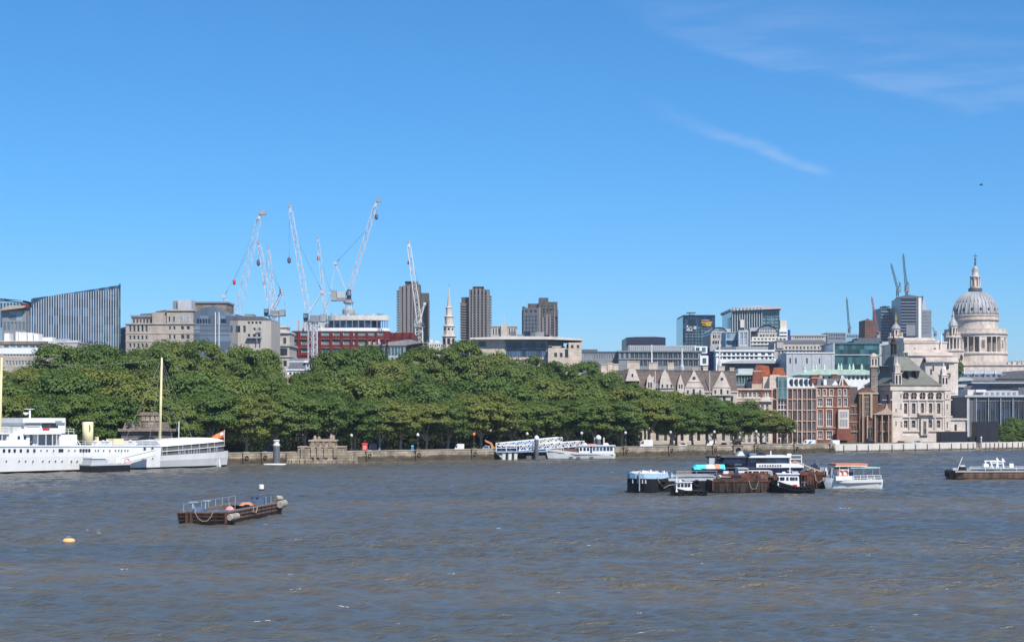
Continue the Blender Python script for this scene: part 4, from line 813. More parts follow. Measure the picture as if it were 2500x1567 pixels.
b = barrel('right one of the two pale buildings with arched roofs', 1850, 1896, 812, 796, 845, 960, 40, [(817, 826), (831, 840)]); b.poly('side_vault', [(1822, 808), (1862, 806), (1868, 799), (1835, 799)], 6, 30, 'ltgrey')
b = Bld('steel_blue_block', 'blue grey glass block between the two arched roofs', 1772, 1803, 810, 930, 20, 'ltblue', [(812, 826, [(1774, 1801)]), (832, 843, [(1776, 1800)])], gl='gpale', fm='grey'); b.box('dark_base', 1774, 1802, 831, 838, -.4, 0, 'gnavy')
b = Bld('pale_glass_tower', 'pale glazed stair tower between the arched roofs', 1803, 1833, 806, 925, 20, 'ltgrey', [(811, 842, cols(1806, 1824, 2, 8))], gl='gpale', fm='white', style='grid'); b.box('dark_edge', 1828, 1831, 802, 846, -.3, 6, 'slate')
b = Bld('terraced_white_offices', 'white terraced offices stepping down below the right arched roof', 1836, 1922, 822, 935, 24, 'paleconc', [(826, 830, cols(1840, 1918, 9, 6)), (834, 839, cols(1840, 1918, 9, 6)), (842, 847, cols(1840, 1918, 9, 6))], bands=[(831, 833, .8), (840, 842, 1.2)], bandm='offwhite')
b = Bld('white_framed_building', 'white framed building with a row of square dark windows below the arched roofs', 1748, 1888, 857, 800, 24, 'white', [(860.5, 867.5, cols(1754, 1850, 9, 8)+cols(1858, 1884, 2, 10)), (870, 877, cols(1754, 1850, 9, 8)+cols(1858, 1884, 3, 6))], gl='gdark', fm='offwhite', bands=[(854, 858, .6), (867.8, 869.6, .4)], bandm='white')
b.box('roof_plant', 1756, 1800, 846, 855, 4, 14, 'slate'); b.box('roof_plant', 1800, 1880, 845, 855, 6, 16, 'grey'); b.box('roof_plant', 1738, 1760, 843, 856, 8, 14, 'steelg')
b = Bld('blue_netted_building', 'building wrapped in blue netting left of the white framed one', 1726, 1748, 850, 810, 18, 'blue', [(856, 864, cols(1729, 1746, 2, 7))], gl='gblue', fm='ltblue')
b = Bld('low_curved_grey_roof', 'long low grey metal roof in front of the white framed building', 1776, 1912, 886, 740, 20, 'slate', []); b.poly('metal_roof', [(1762, 887), (1918, 887), (1908, 881), (1860, 878), (1790, 880)], -2, 20, 'ltgrey'); b.box('white_box', 1888, 1908, 876, 885, -1, 4, 'white')
b = Bld('grey_hotel_roofs', 'grey mansard building with roof plant under the far tower cranes', 1890, 2036, 838, 860, 30, 'concrete', [(846, 852, cols(1900, 2018, 14, 4)), (857, 863, cols(1900, 2018, 14, 4))], gl='gdark', fm='concrete', bands=[(852.5, 855, .5)]); b.hip('mansard_roof', 829, 838, .3, 2, 4, 'slate', 1895, 2020)
b.box('roof_plant', 1896, 1912, 836, 850, -1, 4, 'concrete'); b.box('dark_dome', 2002, 2019, 850, 858, -2, 2, 'slate', tx=.8)
b = Bld('far_grey_terrace', 'far grey flat topped building with small square windows', 1931, 2016, 819, 1300, 30, 'concrete', [(821, 826, cols(1940, 2010, 12, 3))], bands=[(817, 820, .5)], bandm='ltgrey')
b = Bld('far_blue_block', 'far blue grey glass block below the slim teal crane', 2020, 2065, 812, 1400, 30, 'grey', [(815, 821, cols(2023, 2062, 7, 4)), (824, 829, cols(2023, 2062, 7, 4))], gl='gblue', fm='ltblue', roofm='navy'); e = Bld('', '', 2065, 2101, 814, 1410, 26, 'ltblue', [(818, 824, cols(2068, 2098, 6, 3.5))], gl='gblue', fm='grey', root=b.root)
b = Bld('brown_tower', 'short rust brown tower beside the red and white crane', 2112, 2134, 781, 1350, 24, 'brownbrick', [(786+6*i, 789+6*i, cols(2114.5, 2131.5, 5, 2)) for i in range(8)], gl='gbrown', fm='brownbrick', cat='tower block'); b.poly('stepped_wing', [(2133, 850), (2139, 850), (2138, 800), (2133, 795)], 1, 20, 'brownbrick'); b.box('roof_plant', 2121, 2126, 777, 781, 6, 10, 'slate')
b = Bld('dark_roofs', 'dark low roofs in front of the brown tower', 2094, 2150, 825, 1200, 20, 'slate', [], roofm='navy')
b = Bld('teal_tower', 'teal glass tower under construction left of the dark striped tower', 2151, 2199, 752, 1700, 40, 'teal', [(755+7.2*i, 759.5+7.2*i, cols(2153, 2197, 8, 4.3)) for i in range(11)], gl='gblue', fm='teal', cat='tower block', rev=.8); b.box('crown_frame', 2158, 2176, 746.5, 749, 4, 20, 'teal')
for i in range(11): b.box('floor_edge', 2150.5, 2199, 760+7.2*i, 762+7.2*i, -1.0, 0, 'steelg')
b = Bld('dark_striped_tower', 'tall dark tower with pale floor stripes and a white core strip', 2199, 2236, 728, 1650, 40, 'navy', [], roofm='navy', cat='tower block')
for i in range(11): b.box('floor_stripe', 2198.6, 2236, 737+7.4*i, 738.5+7.4*i, -.9, 0, 'steelg')
b.box('dark_core', 2236, 2242, 724, 835, -.5, 30, 'slate'); b.box('white_core', 2242, 2249, 727, 835, -.8, 24, 'white'); b.box('dark_edge', 2249, 2251, 730, 835, -.4, 20, 'slate'); b.poly('sloping_crown', [(2199, 728), (2249, 728), (2246, 724), (2216, 719), (2202, 724)], 0, 30, 'slate')
b.box('grey_sheeting', 2212, 2234, 793, 820, -1.2, 0, 'grey')
b = Bld('far_grey_tower', 'hazy grey far tower with a peaked frame right of the striped tower', 2250, 2274, 757, 1900, 40, 'grey', [(762+8*i, 766+8*i, cols(2252, 2272, 5, 3)) for i in range(7)], gl='gpale', fm='grey', cat='tower block'); b.poly('peaked_frame', [(2250, 757), (2264, 757), (2256, 722)], 2, 20, 'ltgrey')
# glass and panel blocks behind the river front
b = Bld('panelled_white_building', 'pale blue grey panelled building with slim dark slots', 1920, 2036, 861, 720, 24, 'ltgrey', [(874, 888, [(1927, 1931), (1941, 1945), (1968, 1972), (1999, 2002)])], gl='gdark', fm='ltgrey', roofm='grey'); b.band(860, 862.5, .3, 'white', 'parapet'); b.reps('panel_joint', 1934, 2030, 5, .8, 863, 906, -.06, 0, 'grey')
b = Bld('green_glass_block', 'big dark green glass box with pale frame between the panelled blocks', 2036, 2147, 839, 730, 30, 'gteal', [(842, 865, cols(2039, 2144, 6, 16)), (868, 893, cols(2039, 2144, 6, 16))], gl='gteal', fm='gteal', style='plain', rev=.1); b.band(836.5, 839.5, .5, 'teal', 'roof_edge'); b.band(865.2, 867.4, .35, 'ltgrey', 'floor_band'); b.box('roof_plant', 2090, 2160, 830, 837, 5, 20, 'slate'); b.box('left_frame', 2034, 2037, 837, 905, -.6, 20, 'ltgrey')
b = Bld('white_panel_block', 'plain pale block right of the green glass box', 2147, 2178, 834, 735, 26, 'ltgrey', [], roofm='ltgrey'); b.box('fort_roof', 2168, 2198, 846, 880, -2, 8, 'ltgrey'); b.wins([(850, 854, [(2173, 2177), (2182, 2186)])], -2, gl='gdark', fm='ltgrey')
b = Bld('copper_roofed_hall', 'white hall under a long verdigris copper roof with small finials', 1962, 2124, 914, 660, 26, 'white', [(917, 927, cols(2070, 2118, 5, 6)), (918, 926, cols(1975, 2060, 6, 7))], gl='gdark'); b.poly('copper_roof', [(1950, 915), (2126, 915), (2124, 906), (2110, 902), (1990, 902), (1965, 908)], -1, 24, 'mint')
mb = MB(); mb.lathe(0, 0, [(.75, 0), (.35, .8), (.5, 1.1), (.12, 2.6)], 6); me = mb.mesh('finial', [M['mint']])
for x, y in ((1969, 904), (1989, 902), (1997, 902), (2017, 901), (2052, 901), (2059, 901), (2079, 902), (2088, 901), (2109, 902)): put('finial', me, b.root, b.fr.p(b.u(x), 4, b.z(y+3)))
# white masts standing among the roofs
for x, y0, y1, lb in ((1591, 841, 900, 'thin white flagpole rising from the gabled stone houses'), (1665, 850, 896, 'white flagpole on a small white lantern base'), (1757, 832, 892, 'thick white mast before the white framed building')):
    d = 700; p = Vector((X(x, d), d, Z(y1, d))); mb = MB(); mb.tube([p, Vector((p.x, d, Z(y0, d)))], [.28, .2], 8)
    t = thing('flagpole', lb, 'flagpole', p, 'white poles above the roofs'); mb.build('pole', M['white'], t)
    mb = MB(); mb.lathe(p.x, d, [(.9, Z(y1+30, d)), (.9, p.z+.1), (.5, p.z+1.0), (.25, p.z+1.8)], 8); mb.build('base', M['ltgrey'], t)
# the gabled stone houses above the trees
b = Bld('gabled_stone_houses', 'pale stone mansion with many pointed gables and steep brown tiled roofs', 1505, 1800, 958, 545, 18, 'stone', [(1056, 1076, cols(1560, 1790, 12, 8)), (966, 980, cols(1580, 1790, 12, 7))], bands=[(954, 958, .3)], roofm='brownroof'); 
mb = b.mb(); W = b.W; mb.prism([(0, b.z(958)), (W, b.z(958)), (W, b.z(950)), (W, b.z(906)), (W-.5, b.z(905)), (3, b.z(900)), (0, b.z(912))], 3.0, 17); mb.build('tiled_roof', M['brownroof'], b.root)
mb = b.mb(); mb.loft([[(0, -.05, b.z(957)), (W, -.05, b.z(957)), (W, 3.2, b.z(906)), (0, 3.2, b.z(903))]], False, True); mb.loft([[(0, -.05, b.z(957)), (0, 3.2, b.z(903)), (W, 3.2, b.z(906)), (W, -.05, b.z(957))]], True, False); mb.build('roof_slope', M['brownroof'], b.root)
def gable(pts, v0, v1, win=None, rose=None):
    o = b.poly('gable', pts, v0, v1, 'whitestone')
    if win: b.wins(win, v0, gl='gdark', arch=True)
    if rose:
        x, y, r = rose; mb = b.mb(); u, z = b.u(x), b.z(y); rr = r/F*545; mb.loft([[(u+rr*math.cos(k*math.pi/6), v, z+rr*math.sin(k*math.pi/6)) for k in range(12)] for v in (v0-.08, v0-.02)]); mb.build('rose_window', M['gdark'], o)
gable([(1527, 930), (1562, 930), (1556, 915), (1553, 905), (1549, 900), (1537, 900), (1534, 905), (1531, 916)], -.2, 4, [(912, 920, [(1542, 1546)])])
gable([(1576, 960), (1600, 960), (1600, 944), (1595, 930), (1597, 918), (1592, 922), (1586, 913), (1580, 923), (1579, 935), (1577, 944)], -.4, 4, [(933, 946, [(1582, 1585.5), (1588, 1591.5)])]); 
gable([(1608, 960), (1646, 960), (1644, 946), (1638, 934), (1636, 928), (1631, 912), (1627, 908), (1623, 901), (1619, 908), (1616, 913), (1612, 928), (1610, 946)], -.4, 5, [(938, 950, [(1615, 1619), (1627, 1631), (1637, 1641)])])
b.wins([(936, 947, [(1597, 1601), (1603, 1607)])], -.2, gl='gpale', fm='white')
gable([(1653, 960), (1670, 960), (1669, 938), (1666, 930), (1661, 914), (1656, 930), (1654, 938)], -.4, 4, [(938, 948, [(1657, 1660), (1663, 1666)])])
gable([(1670, 965), (1720, 965), (1718, 948), (1716, 944), (1699, 914), (1696, 906), (1692, 906), (1689, 914), (1673, 944), (1671, 948)], -.6, 6, [(949, 963, [(1691, 1696)]), (952, 961, [(1677, 1681), (1707, 1711)])], (1694, 923, 4))
gable([(1738, 965), (1784, 965), (1783, 948), (1781, 944), (1768, 914), (1764, 908), (1760, 908), (1757, 914), (1742, 944), (1739, 948)], -.6, 6, [(949, 962, [(1758, 1763)]), (952, 961, [(1744, 1748), (1774, 1778)])], (1762, 925, 3.5))
for x0, x1, y in ((1672, 1718, 944), (1740, 1783, 944), (1610, 1645, 946), (1672, 1718, 931)): b.box('string_course', x0+(8 if y == 931 else 0), x1-(8 if y == 931 else 0), y, y+1.6, -.75, -.55, 'whitestone')
mb = b.mb(); mb.box(b.u(1647), b.u(1692), 5, 12, b.z(930), b.z(905)); mb.build('stone_dormer_block', M['stone'], b.root)
for x0, x1, y0, y1, v in ((1470, 1484, 887, 920, 6), (1487, 1500, 884, 912, 8), (1501, 1514, 886, 904, 8), (1536, 1567, 879, 902, 9), (1590, 1612, 882, 902, 10), (1636, 1652, 883, 906, 9), (1697, 1712, 896, 912, 9), (1725, 1737, 893, 912, 10), (1762, 1778, 892, 912, 9), (1788, 1799, 896, 930, 6)): gable_chimney(b, x0, x1, y0, y1, v)
b.poly('left_roof', [(1500, 935), (1530, 935), (1528, 905), (1514, 905)], 1, 8, 'brownroof'); b.wins([(917, 925, [(1509, 1513), (1516, 1520)])], .8, gl='gdark', fm='white')
b.box('left_wall', 1470, 1508, 906, 1000, 4, 14, 'stone')
for x in (1599, 1732): b.box('gutter_pipe', x, x+1.2, 905, 960, -.3, -.1, 'offwhite')
# teal glazed house, red tiled roofs
b = Bld('teal_glazed_house', 'house with a teal glazed top storey and grey slate dormers right of the gables', 1780, 1850, 915, 590, 16, 'grey', [(919, 938, cols(1783, 1838, 8, 5.5))], gl='gteal', fm='mint', bands=[(912, 915.5, .5)], bandm='mint'); b.box('roof_plant', 1805, 1842, 899, 912, 3, 10, 'ltgrey'); b.poly('slate_gable', [(1838, 960), (1868, 960), (1860, 945), (1848, 932)], -2.4, 3, 'grey'); b.box('slate_roof', 1790, 1870, 942, 960, -2, 6, 'slate')
b = Bld('red_roofed_house', 'house with steep red tiled roofs and a brick gable above the stone front', 1836, 1920, 930, 575, 16, 'buff', [(935, 945, cols(1866, 1896, 2, 5))], fm='white', roofm='redtile'); b.poly('red_roof', [(1850, 930), (1886, 930), (1879, 893), (1855, 890)], 2, 12, 'redtile'); b.poly('red_roof', [(1884, 920), (1921, 920), (1913, 897), (1891, 897)], 1, 12, 'redtile'); b.poly('brick_gable', [(1836, 935), (1860, 935), (1860, 912), (1855, 893), (1847, 889), (1840, 905)], -.2, 2, 'redbrick'); b.box('stone_band', 1837, 1859, 905, 907, -.3, 0, 'stone'); b.box('pale_bay', 1880, 1902, 915, 960, -.8, 4, 'stone'); b.box('curved_wall', 1862, 1880, 920, 960, -.4, 3, 'stone'); gable_chimney(b, 1905, 1918, 905, 930, 6, 'redbrick')
b = Bld('brick_stone_house', 'red brick and white stone house front just above the last trees', 1788, 1884, 951, 560, 16, 'stone', [(957, 969, cols(1796, 1812, 3, 4)+cols(1817, 1856, 4, 7)+cols(1863, 1880, 3, 4)), (988, 1003, cols(1800, 1876, 7, 6)), (1018, 1036, cols(1800, 1876, 7, 6)), (1056, 1080, cols(1796, 1876, 6, 8))], fm='white', style='cross', bands=[(948, 951.5, .5), (970, 974, .5), (976, 980, .3)], bandm='whitestone')
b.box('stone_storeys', 1788, 1884, 980, 1092, -.25, -.02, 'stone') if False else None
for a_, c_ in ((1788, 1795), (1813, 1816.5), (1856.5, 1862.5), (1880.5, 1884)): b.box('brick_panel', a_, c_, 952, 969.5, -.12, 0, 'redbrick')
for y_ in (952, 984, 1006): b.box('brick_band', 1788, 1884, y_, y_+(4.5 if y_ < 960 else 2.5), -.14, 0, 'redbrick')
b.box('ground_storey', 1788, 1800, 1010, 1094, -.4, 0, 'stone'); b.poly('pediment', [(1855, 980), (1884, 980), (1884, 976), (1870, 971), (1855, 976)], -.7, 0, 'whitestone')
# pink framed building
b = Bld('pink_framed_building', 'modern building with a pink stone grid over tall dark windows and a zinc roof', 1884, 1992, 948, 572, 20, 'pinkframe', [], roofm='grey')
xs = [1884, 1897, 1922, 1934, 1946, 1957.5, 1969.5, 1981, 1992]; ys = [948, 974.5, 1001, 1027.5, 1053.5, 1086]
for j in range(5):
    for i in range(8):
        if i == 1 and j < 1: continue
        a, c = xs[i], xs[i+1]; h = (b.u(a)+.12, b.u(c)-.12, b.z(ys[j+1])+.1, b.z(ys[j])-.1)
        put('window', win_mesh(h[1]-h[0], h[3]-h[2], M['gpink' if i > 1 else 'gbrown'], M['brownstone' if i != 1 else 'white'], 'two' if i > 1 else ('three' if i == 1 else 'plain')), b.root, b.fr.p(h[0], -.16, h[2]))
for k, x in enumerate(xs): w = 1.5 if k in (0, 1, 2, 5) else .9; b.box('frame_post', x-w, x+w, 947, 1094, -.55, 0, 'pinkframe')
for y in ys[1:5]: b.box('frame_beam', 1884, 1992, y-.9, y+.9, -.48, 0, 'pinkframe')
b.box('frame_beam', 1884, 1994, 946, 949, -.6, 0, 'orange' if False else 'pinkframe')
b.box('stair_tower', 1898, 1921, 920, 974, -.7, 8, 'gteal'); b.wins([(922, 972, [(1899, 1908.5), (1910.5, 1920)])], -.7, gl='gteal', fm='ltgrey', style='sash'); b.box('tower_wall', 1879, 1898, 918, 948, 0, 8, 'stone'); b.box('tower_cap', 1897, 1923, 917.5, 920, -.9, 8.2, 'paleconc')
mb = b.mb(); mb.loft([[(b.u(1922), 0, b.z(946)), (b.u(1990), 0, b.z(946)), (b.u(1990), 15, b.z(946)), (b.u(1922), 15, b.z(946))], [(b.u(1923), 2, b.z(922)), (b.u(1980), 2, b.z(924)), (b.u(1976), 12, b.z(920)), (b.u(1923), 12, b.z(919))]]); mb.build('zinc_roof', M['ltgrey'], b.root)
for x in (1931, 1943, 1955, 1967, 1978): b.box('dormer', x, x+5.4, 925, 942, .2, 3, 'gdark')
# red brick house with white stone trim
b = Bld('red_brick_house', 'red brick house with white stone window surrounds and a small gable', 1992, 2073, 944, 576, 20, 'redbrick', [(951, 965, cols(1995, 2003, 1, 6)+cols(2009, 2017, 1, 6)+cols(2025, 2034, 1, 8)+cols(2046, 2053, 1, 6)+cols(2059, 2067, 1, 6)), (973, 991, [(1996.5, 2009), (2018, 2031.5), (2046, 2053), (2060, 2068)]), (1004, 1040, [(1996.5, 2009), (2018, 2031.5)]), (1052, 1071, [(1996.5, 2009), (2018, 2031)])], gl='gdark', fm='white', style='three', bands=[(941, 945, .45), (967, 968.5, .2), (993, 994.5, .2), (1043, 1045, .25)], bandm='buff', roofm='slate')
for r0, r1, xx in ((949, 967, [(1994, 2003), (2008, 2018), (2024, 2035), (2045, 2054), (2058, 2068)]), (971, 993, [(1995, 2010), (2016, 2033), (2044.5, 2054.5), (2058.5, 2069.5)]), (998, 1042, [(1995, 2010.5), (2016, 2033)]), (1050, 1073, [(1995, 2010), (2016, 2033)])):
    for a, c in xx:
        mb = b.mb()
        for q in ((a, a+1.6, r0, r1), (c-1.6, c, r0, r1), (a+1.6, c-1.6, r0, r0+1.6), (a+1.6, c-1.6, r1-1.6, r1)): mb.box(b.u(q[0]), b.u(q[1]), -.16, .0, b.z(q[3]), b.z(q[2]))
        mb.build('window_surround', M['whitestone'], b.root)
b.box('stone_oriel', 2045, 2071, 999, 1047, -1.3, 0, 'whitestone'); b.wins([(1004, 1018, cols(2049, 2067, 3, 5)), (1023, 1040, cols(2049, 2067, 3, 5))], -1.3, gl='gpale', fm='white')
b.poly('gable', [(2046, 944), (2074, 944), (2067, 935), (2058, 918), (2054, 918), (2050, 936)], -.2, 2, 'redbrick'); b.poly('gable_trim', [(2046, 943), (2049, 943), (2056, 921), (2070, 941), (2072, 941), (2057.5, 916), (2054, 916)], -.45, -.15, 'whitestone'); b.box('gable_pillar', 2054.5, 2058, 922, 943, -.55, -.4, 'whitestone')
b.hip('slate_roof', 923, 943, -.3, 1, 4, 'slate'); b.box('dormer', 2011, 2018, 926, 940, -.2, 3, 'white'); b.poly('stair_wall', [(2032, 940), (2048, 940), (2040, 928)], .5, 1.5, 'white')
gable_chimney(b, 1988, 2007, 914, 943, 5, 'redbrick'); b.box('chimney_band', 1987, 2008, 921, 923, 4.8, 6.8, 'buff', None); gable_chimney(b, 2044, 2056, 912, 930, 9, 'redbrick'); gable_chimney(b, 2012, 2020, 912, 930, 9, 'buff')
b.box('basement_wall', 2040, 2074, 1046, 1074, -2.5, -1.3, 'redbrick')
# brown brick and stone hall with a gothic window, and its turret
b = Bld('brown_brick_hall', 'brown brick hall with a gothic stone window and portal below the green slate roof', 2073, 2176, 985, 580, 18, 'brownbrick', [(995, 1010, cols(2080, 2094, 2, 5)), (1012, 1028, cols(2082, 2096, 3, 3.5)), (1040, 1060, cols(2078, 2096, 3, 4)), (1030, 1050, cols(2140, 2148, 1, 5)+cols(2154, 2164, 2, 4)), (1056, 1074, cols(2140, 2168, 4, 4))], fm='buff', style='cross', bands=[(1010, 1011.5, .2), (1029, 1030.5, .2), (1052, 1054, .3)], bandm='buff')
b.box('dark_roof', 2072, 2098, 944, 985, 1, 12, 'brownroof', tx=.4); b.poly('stone_front', [(2096, 1090), (2142, 1090), (2142, 962), (2136, 958), (2120, 945), (2104, 955), (2096, 960)], -.8, 10, 'brownbrick'); b.box('cornice', 2095, 2143, 958, 962, -1.1, 4, 'buff')
b.wins([(969, 1016, [(2109, 2122)])], -.8, gl='gbrown', fm='buff', style='grid', arch=False); mb = b.mb(); mb.tube([b.fr.p(b.u(2115.5)+1.0*math.cos(k*math.pi/8)*.95, -1.0, b.z(970)+1.0*math.sin(k*math.pi/8)*1.3) for k in range(9)], .16, 5); mb.build('window_arch', M['buff'], b.root); b.box('buttress', 2123, 2128, 962, 1020, -1.4, -.8, 'buff'); b.box('buttress', 2103, 2107, 962, 1020, -1.2, -.8, 'buff')
b.poly('stone_gable', [(2128, 1012), (2178, 1012), (2176, 1004), (2166, 996), (2163, 984), (2158, 998), (2150, 1004)], -1.5, 0, 'buff'); b.wins([(1040, 1066, cols(2118, 2128, 1, 9))], -.9, gl='gdark', fm='buff', arch=True)
for x in (2103, 2114, 2133, 2150, 2166, 2174): b.box('pier', x, x+2.4, 1014, 1088, -1.7, -.8, 'buff')
for i, (x, y) in enumerate(((2080, 990), (2145, 985), (2157, 975))): b.box('stone_band', x-4, x+8, y, y+2, -.2, 0, 'buff')
d = 590; t = thing('stone_turret', 'square pale stone turret with a little domed top left of the green slate roof', 'turret', Vector((X(2133, d), d, Z(960, d))))
fr_ = Fr(2133, d)
def tb(nm, hw, y0, y1, m='stone'): mb = MB(fr_); r = hw/F*d; mb.box(-r, r, -r, r, fr_.z(y1), fr_.z(y0)); return mb.build(nm, M[m], t)
tb('shaft', 8, 897, 965, 'brownstone'); tb('belfry', 8.5, 872, 895, 'whitestone'); tb('cornice', 10, 893, 897); tb('cornice', 10, 869, 872); mb = MB(fr_); mb.lathe(fr_.p(0, 0, 0).x, d, [(1.1, Z(869, d)), (.9, Z(865, d)), (.2, Z(862, d))], 10); mb.fr = None; mb.build('cap', M['stone'], t)
mb = MB(); mb.lathe(X(2133, d), d, [(1.1, Z(869, d)), (.9, Z(865, d)), (.2, Z(862, d))], 10); mb.build('dome', M['stone'], t)
for x in (2127.5, 2135): put('opening', win_mesh(.45, 2.0, M['dark'], M['whitestone'], 'plain', arch=True), t, fr_.p(fr_.u(x), -8.5/F*d-.14, fr_.z(891)))
# school building with the green slate roof
D0 = 585; b = Bld('green_roofed_school', 'ornate white stone building with a steep green slate roof and a row of arched windows', 2176, 2321, 953, D0, 22, 'whitestone', [(984, 1010, [(2207, 2215), (2226.5, 2235), (2248, 2256), (2268, 2276), (2288, 2296)]), (1026, 1044, [(2207, 2216), (2226, 2235), (2267, 2276), (2287, 2296)]), (1000, 1007, [(2184, 2188)]), (1031, 1037, [(2184, 2187)])], yaw=11, side=('L', 3, .42, [(962, 1000), (1010, 1030)]), gl='gdark', fm='whitestone', style='cross', rev=.6, roofm='greenslate')
fr = b.fr; W = b.W; D = b.D; zE = b.z(940)
b.band(944, 953, .55, 'whitestone', 'cornice'); b.band(940, 944, .25, 'whitestone', 'parapet'); b.band(974, 977.5, .4, 'whitestone', 'string_course', dep=.1); b.band(1015, 1019, .45, 'whitestone', 'string_course', dep=.1); b.band(1050, 1054, .4, 'whitestone', 'string_course', dep=.1); b.box('plinth', 2176, 2321, 1062, 1094, -.5, 0, 'whitestone')
for x in (2211, 2231, 2252, 2272, 2292): 
    w = b.u(x+6.6)-b.u(x-6.6); put('arched_window', win_mesh(w, 2.2, M['dark'], M['stone'], 'cross', arch=True), b.root, fr.p(b.u(x-6.6), -.14, b.z(974)), fr.yaw)
for x in (2201, 2220, 2241, 2262, 2282, 2302): b.box('pilaster', x-1.8, x+1.8, 979, 1014, -.32, 0, 'whitestone'); b.box('pilaster', x-1.8, x+1.8, 1020, 1050, -.36, 0, 'whitestone')
b.box('balcony', 2240, 2278, 1008, 1013, -1.4, 0, 'stone'); b.box('left_pylon', 2177, 2203, 955, 1062, -.45, 0, 'whitestone'); b.box('right_pylon', 2305, 2320, 955, 1062, -.4, 0, 'whitestone')
b.wins([(962, 970, [(2197, 2200)]), (985, 998, [(2197, 2200)]), (1028, 1042, [(2198, 2201)]), (997, 1004, [(2185, 2188)]), (1028, 1038, [(2185, 2188)])], -.47, gl='gdark', fm='whitestone'); b.wins([(963, 970, [(2310, 2313)]), (985, 998, [(2310, 2313)]), (1029, 1044, [(2310, 2313)])], -.42, gl='gdark', fm='whitestone')
rz = b.z(869, 2200); mb = b.mb(); mb.loft([[(-.9, -.7, zE), (W-3.2, -.7, zE), (W-3.2, D+.6, zE), (-.9, D+.6, zE)], [(2.5, 4.6, zE+2.6), (W-6.0, 4.6-1.6, zE+2.9), (W-6.0, D-3.6, zE+2.9), (2.5, D-3.6, zE+2.6)], [(4.6, D*.38, rz), (W-11.2, D*.38, rz), (W-11.2, D*.62, rz), (4.6, D*.62, rz)]]); mb.build('slate_roof', M['greenslate'], b.root)
def dormer(u, v, z, turn=0.0):
    f2 = fr.sub(u, v, turn); mb = MB(f2); mb.prism([(-.35, z-1.3), (.35, z-1.3), (.8, z+.8), (-.8, z+.8)], 0, 2.6); o = mb.build('dormer', M['dark'], b.root); mb = MB(f2); mb.box(-.95, .95, -.25, 2.8, z+.8, z+.95); mb.build('dormer_roof', M['greenslate'], o)
for x in (2209, 2229, 2249): dormer(b.u(x)-.4, 2.0, b.z(911))
dormer(1.2, D*.55, b.z(898, 2160), R(-90))
def turret(x, hw, ys, v, tip):
    u = b.u(x); r = hw/F*D0; mb = b.mb(); mb.box(u-r, u+r, v-r, v+r, b.z(941), b.z(ys[0])); o = mb.build('turret', M['whitestone'], b.root)
    mb = b.mb(); mb.box(u-r*1.15, u+r*1.15, v-r*1.15, v+r*1.15, b.z(ys[0]), b.z(ys[0]-3)); mb.build('turret_cornice', M['whitestone'], o)
    mb = b.mb(); mb.box(u-r*.72, u+r*.72, v-r*.72, v+r*.72, b.z(ys[0]-3), b.z(ys[1])); mb.build('turret_lantern', M['whitestone'], o)
    mb = MB(); p = fr.p(u, v, 0); mb.lathe(p.x, p.y, [(r*.85, b.z(ys[1])), (r*.75, b.z(ys[1]-4)), (r*.3, b.z(ys[1]-9)), (.06, b.z(tip))], 8); mb.build('turret_spire', M['whitestone'], o)
    for k in (-.5, .5): put('opening', win_mesh(r*.5, b.z(ys[0]+4)-b.z(937), M['dark'], M['whitestone'], 'plain', arch=True), b.root, fr.p(u+k*r-r*.25, v-r-.14, b.z(937)), fr.yaw)
turret(2192, 9, (912, 895), .8, 868); turret(2306, 8.5, (917, 903), .8, 884)
p = fr.p(b.u(2204)+1.5, D*.5, 0); zq = lambda y: H+(YH-y)/F*p.y
t = thing('dark_cupola', 'slender black cupola on the ridge of the green slate roof', 'cupola', Vector((p.x, p.y, zq(876))))
mb = MB(); mb.lathe(p.x, p.y, [(1.25, zq(890)), (1.1, zq(868)), (.85, zq(866))], 8); mb.build('base', M['darklead'], t)
mb = MB()
for k in range(8): a = k*math.pi/4; mb.bar((p.x+.85*math.cos(a), p.y+.85*math.sin(a), zq(866)), (p.x+.85*math.cos(a), p.y+.85*math.sin(a), zq(842)), .26)
mb.build('column', M['bronze'], t, kind='stuff'); mb = MB(); mb.lathe(p.x, p.y, [(1.15, zq(842)), (1.2, zq(840)), (.75, zq(835)), (.7, zq(829)), (.3, zq(826)), (.05, zq(816))], 8); mb.build('dome', M['bronze'], t)
b.box('entrance_bay', 2245, 2263, 1022, 1062, -1.2, 0, 'whitestone'); b.wins([(1027, 1060, [(2250, 2258)])], -1.2, gl='gdark', fm='whitestone')
# big white stone office behind, with its curved corner
b = Bld('white_stone_office', 'huge white stone office stepping up behind the green slate roof', 2208, 2312, 836, 650, 40, 'whitestone', [(848, 853, [(2232, 2234)]), (849, 853, [(2280, 2285)])], bands=[(834, 837, .3), (858, 861, .5)], roofm='stone')
b.box('top_storey', 2212, 2290, 823, 836, 4, 30, 'whitestone'); b.box('top_cornice', 2211, 2300, 829, 831, 3.6, 30, 'whitestone'); b.box('lower_wing', 2212, 2320, 861, 900, -3, 4, 'whitestone'); b.box('lower_cornice', 2211, 2330, 866, 869, -3.6, 4, 'whitestone'); b.box('flag_mast', 2296, 2298, 815, 845, -1, -.7, 'white')
mb = b.mb(); u0, u1 = b.u(2250), b.u(2338); ring = lambda z, p: [(u0, 6, z), (u0, -6-p, z), (u0+(u1-u0)*.55, -7-p, z), (u0+(u1-u0)*.8, -6-p*.8, z), (u0+(u1-u0)*.94, -3.8-p*.5, z), (u1+p*.5, 0, z), (u1+p*.5, 6, z)]
mb.loft([ring(G, 0), ring(b.z(886), 0), ring(b.z(885.9), 0), ring(b.z(873), 0)]); mb.build('curved_wall', M['whitestone'], b.root)
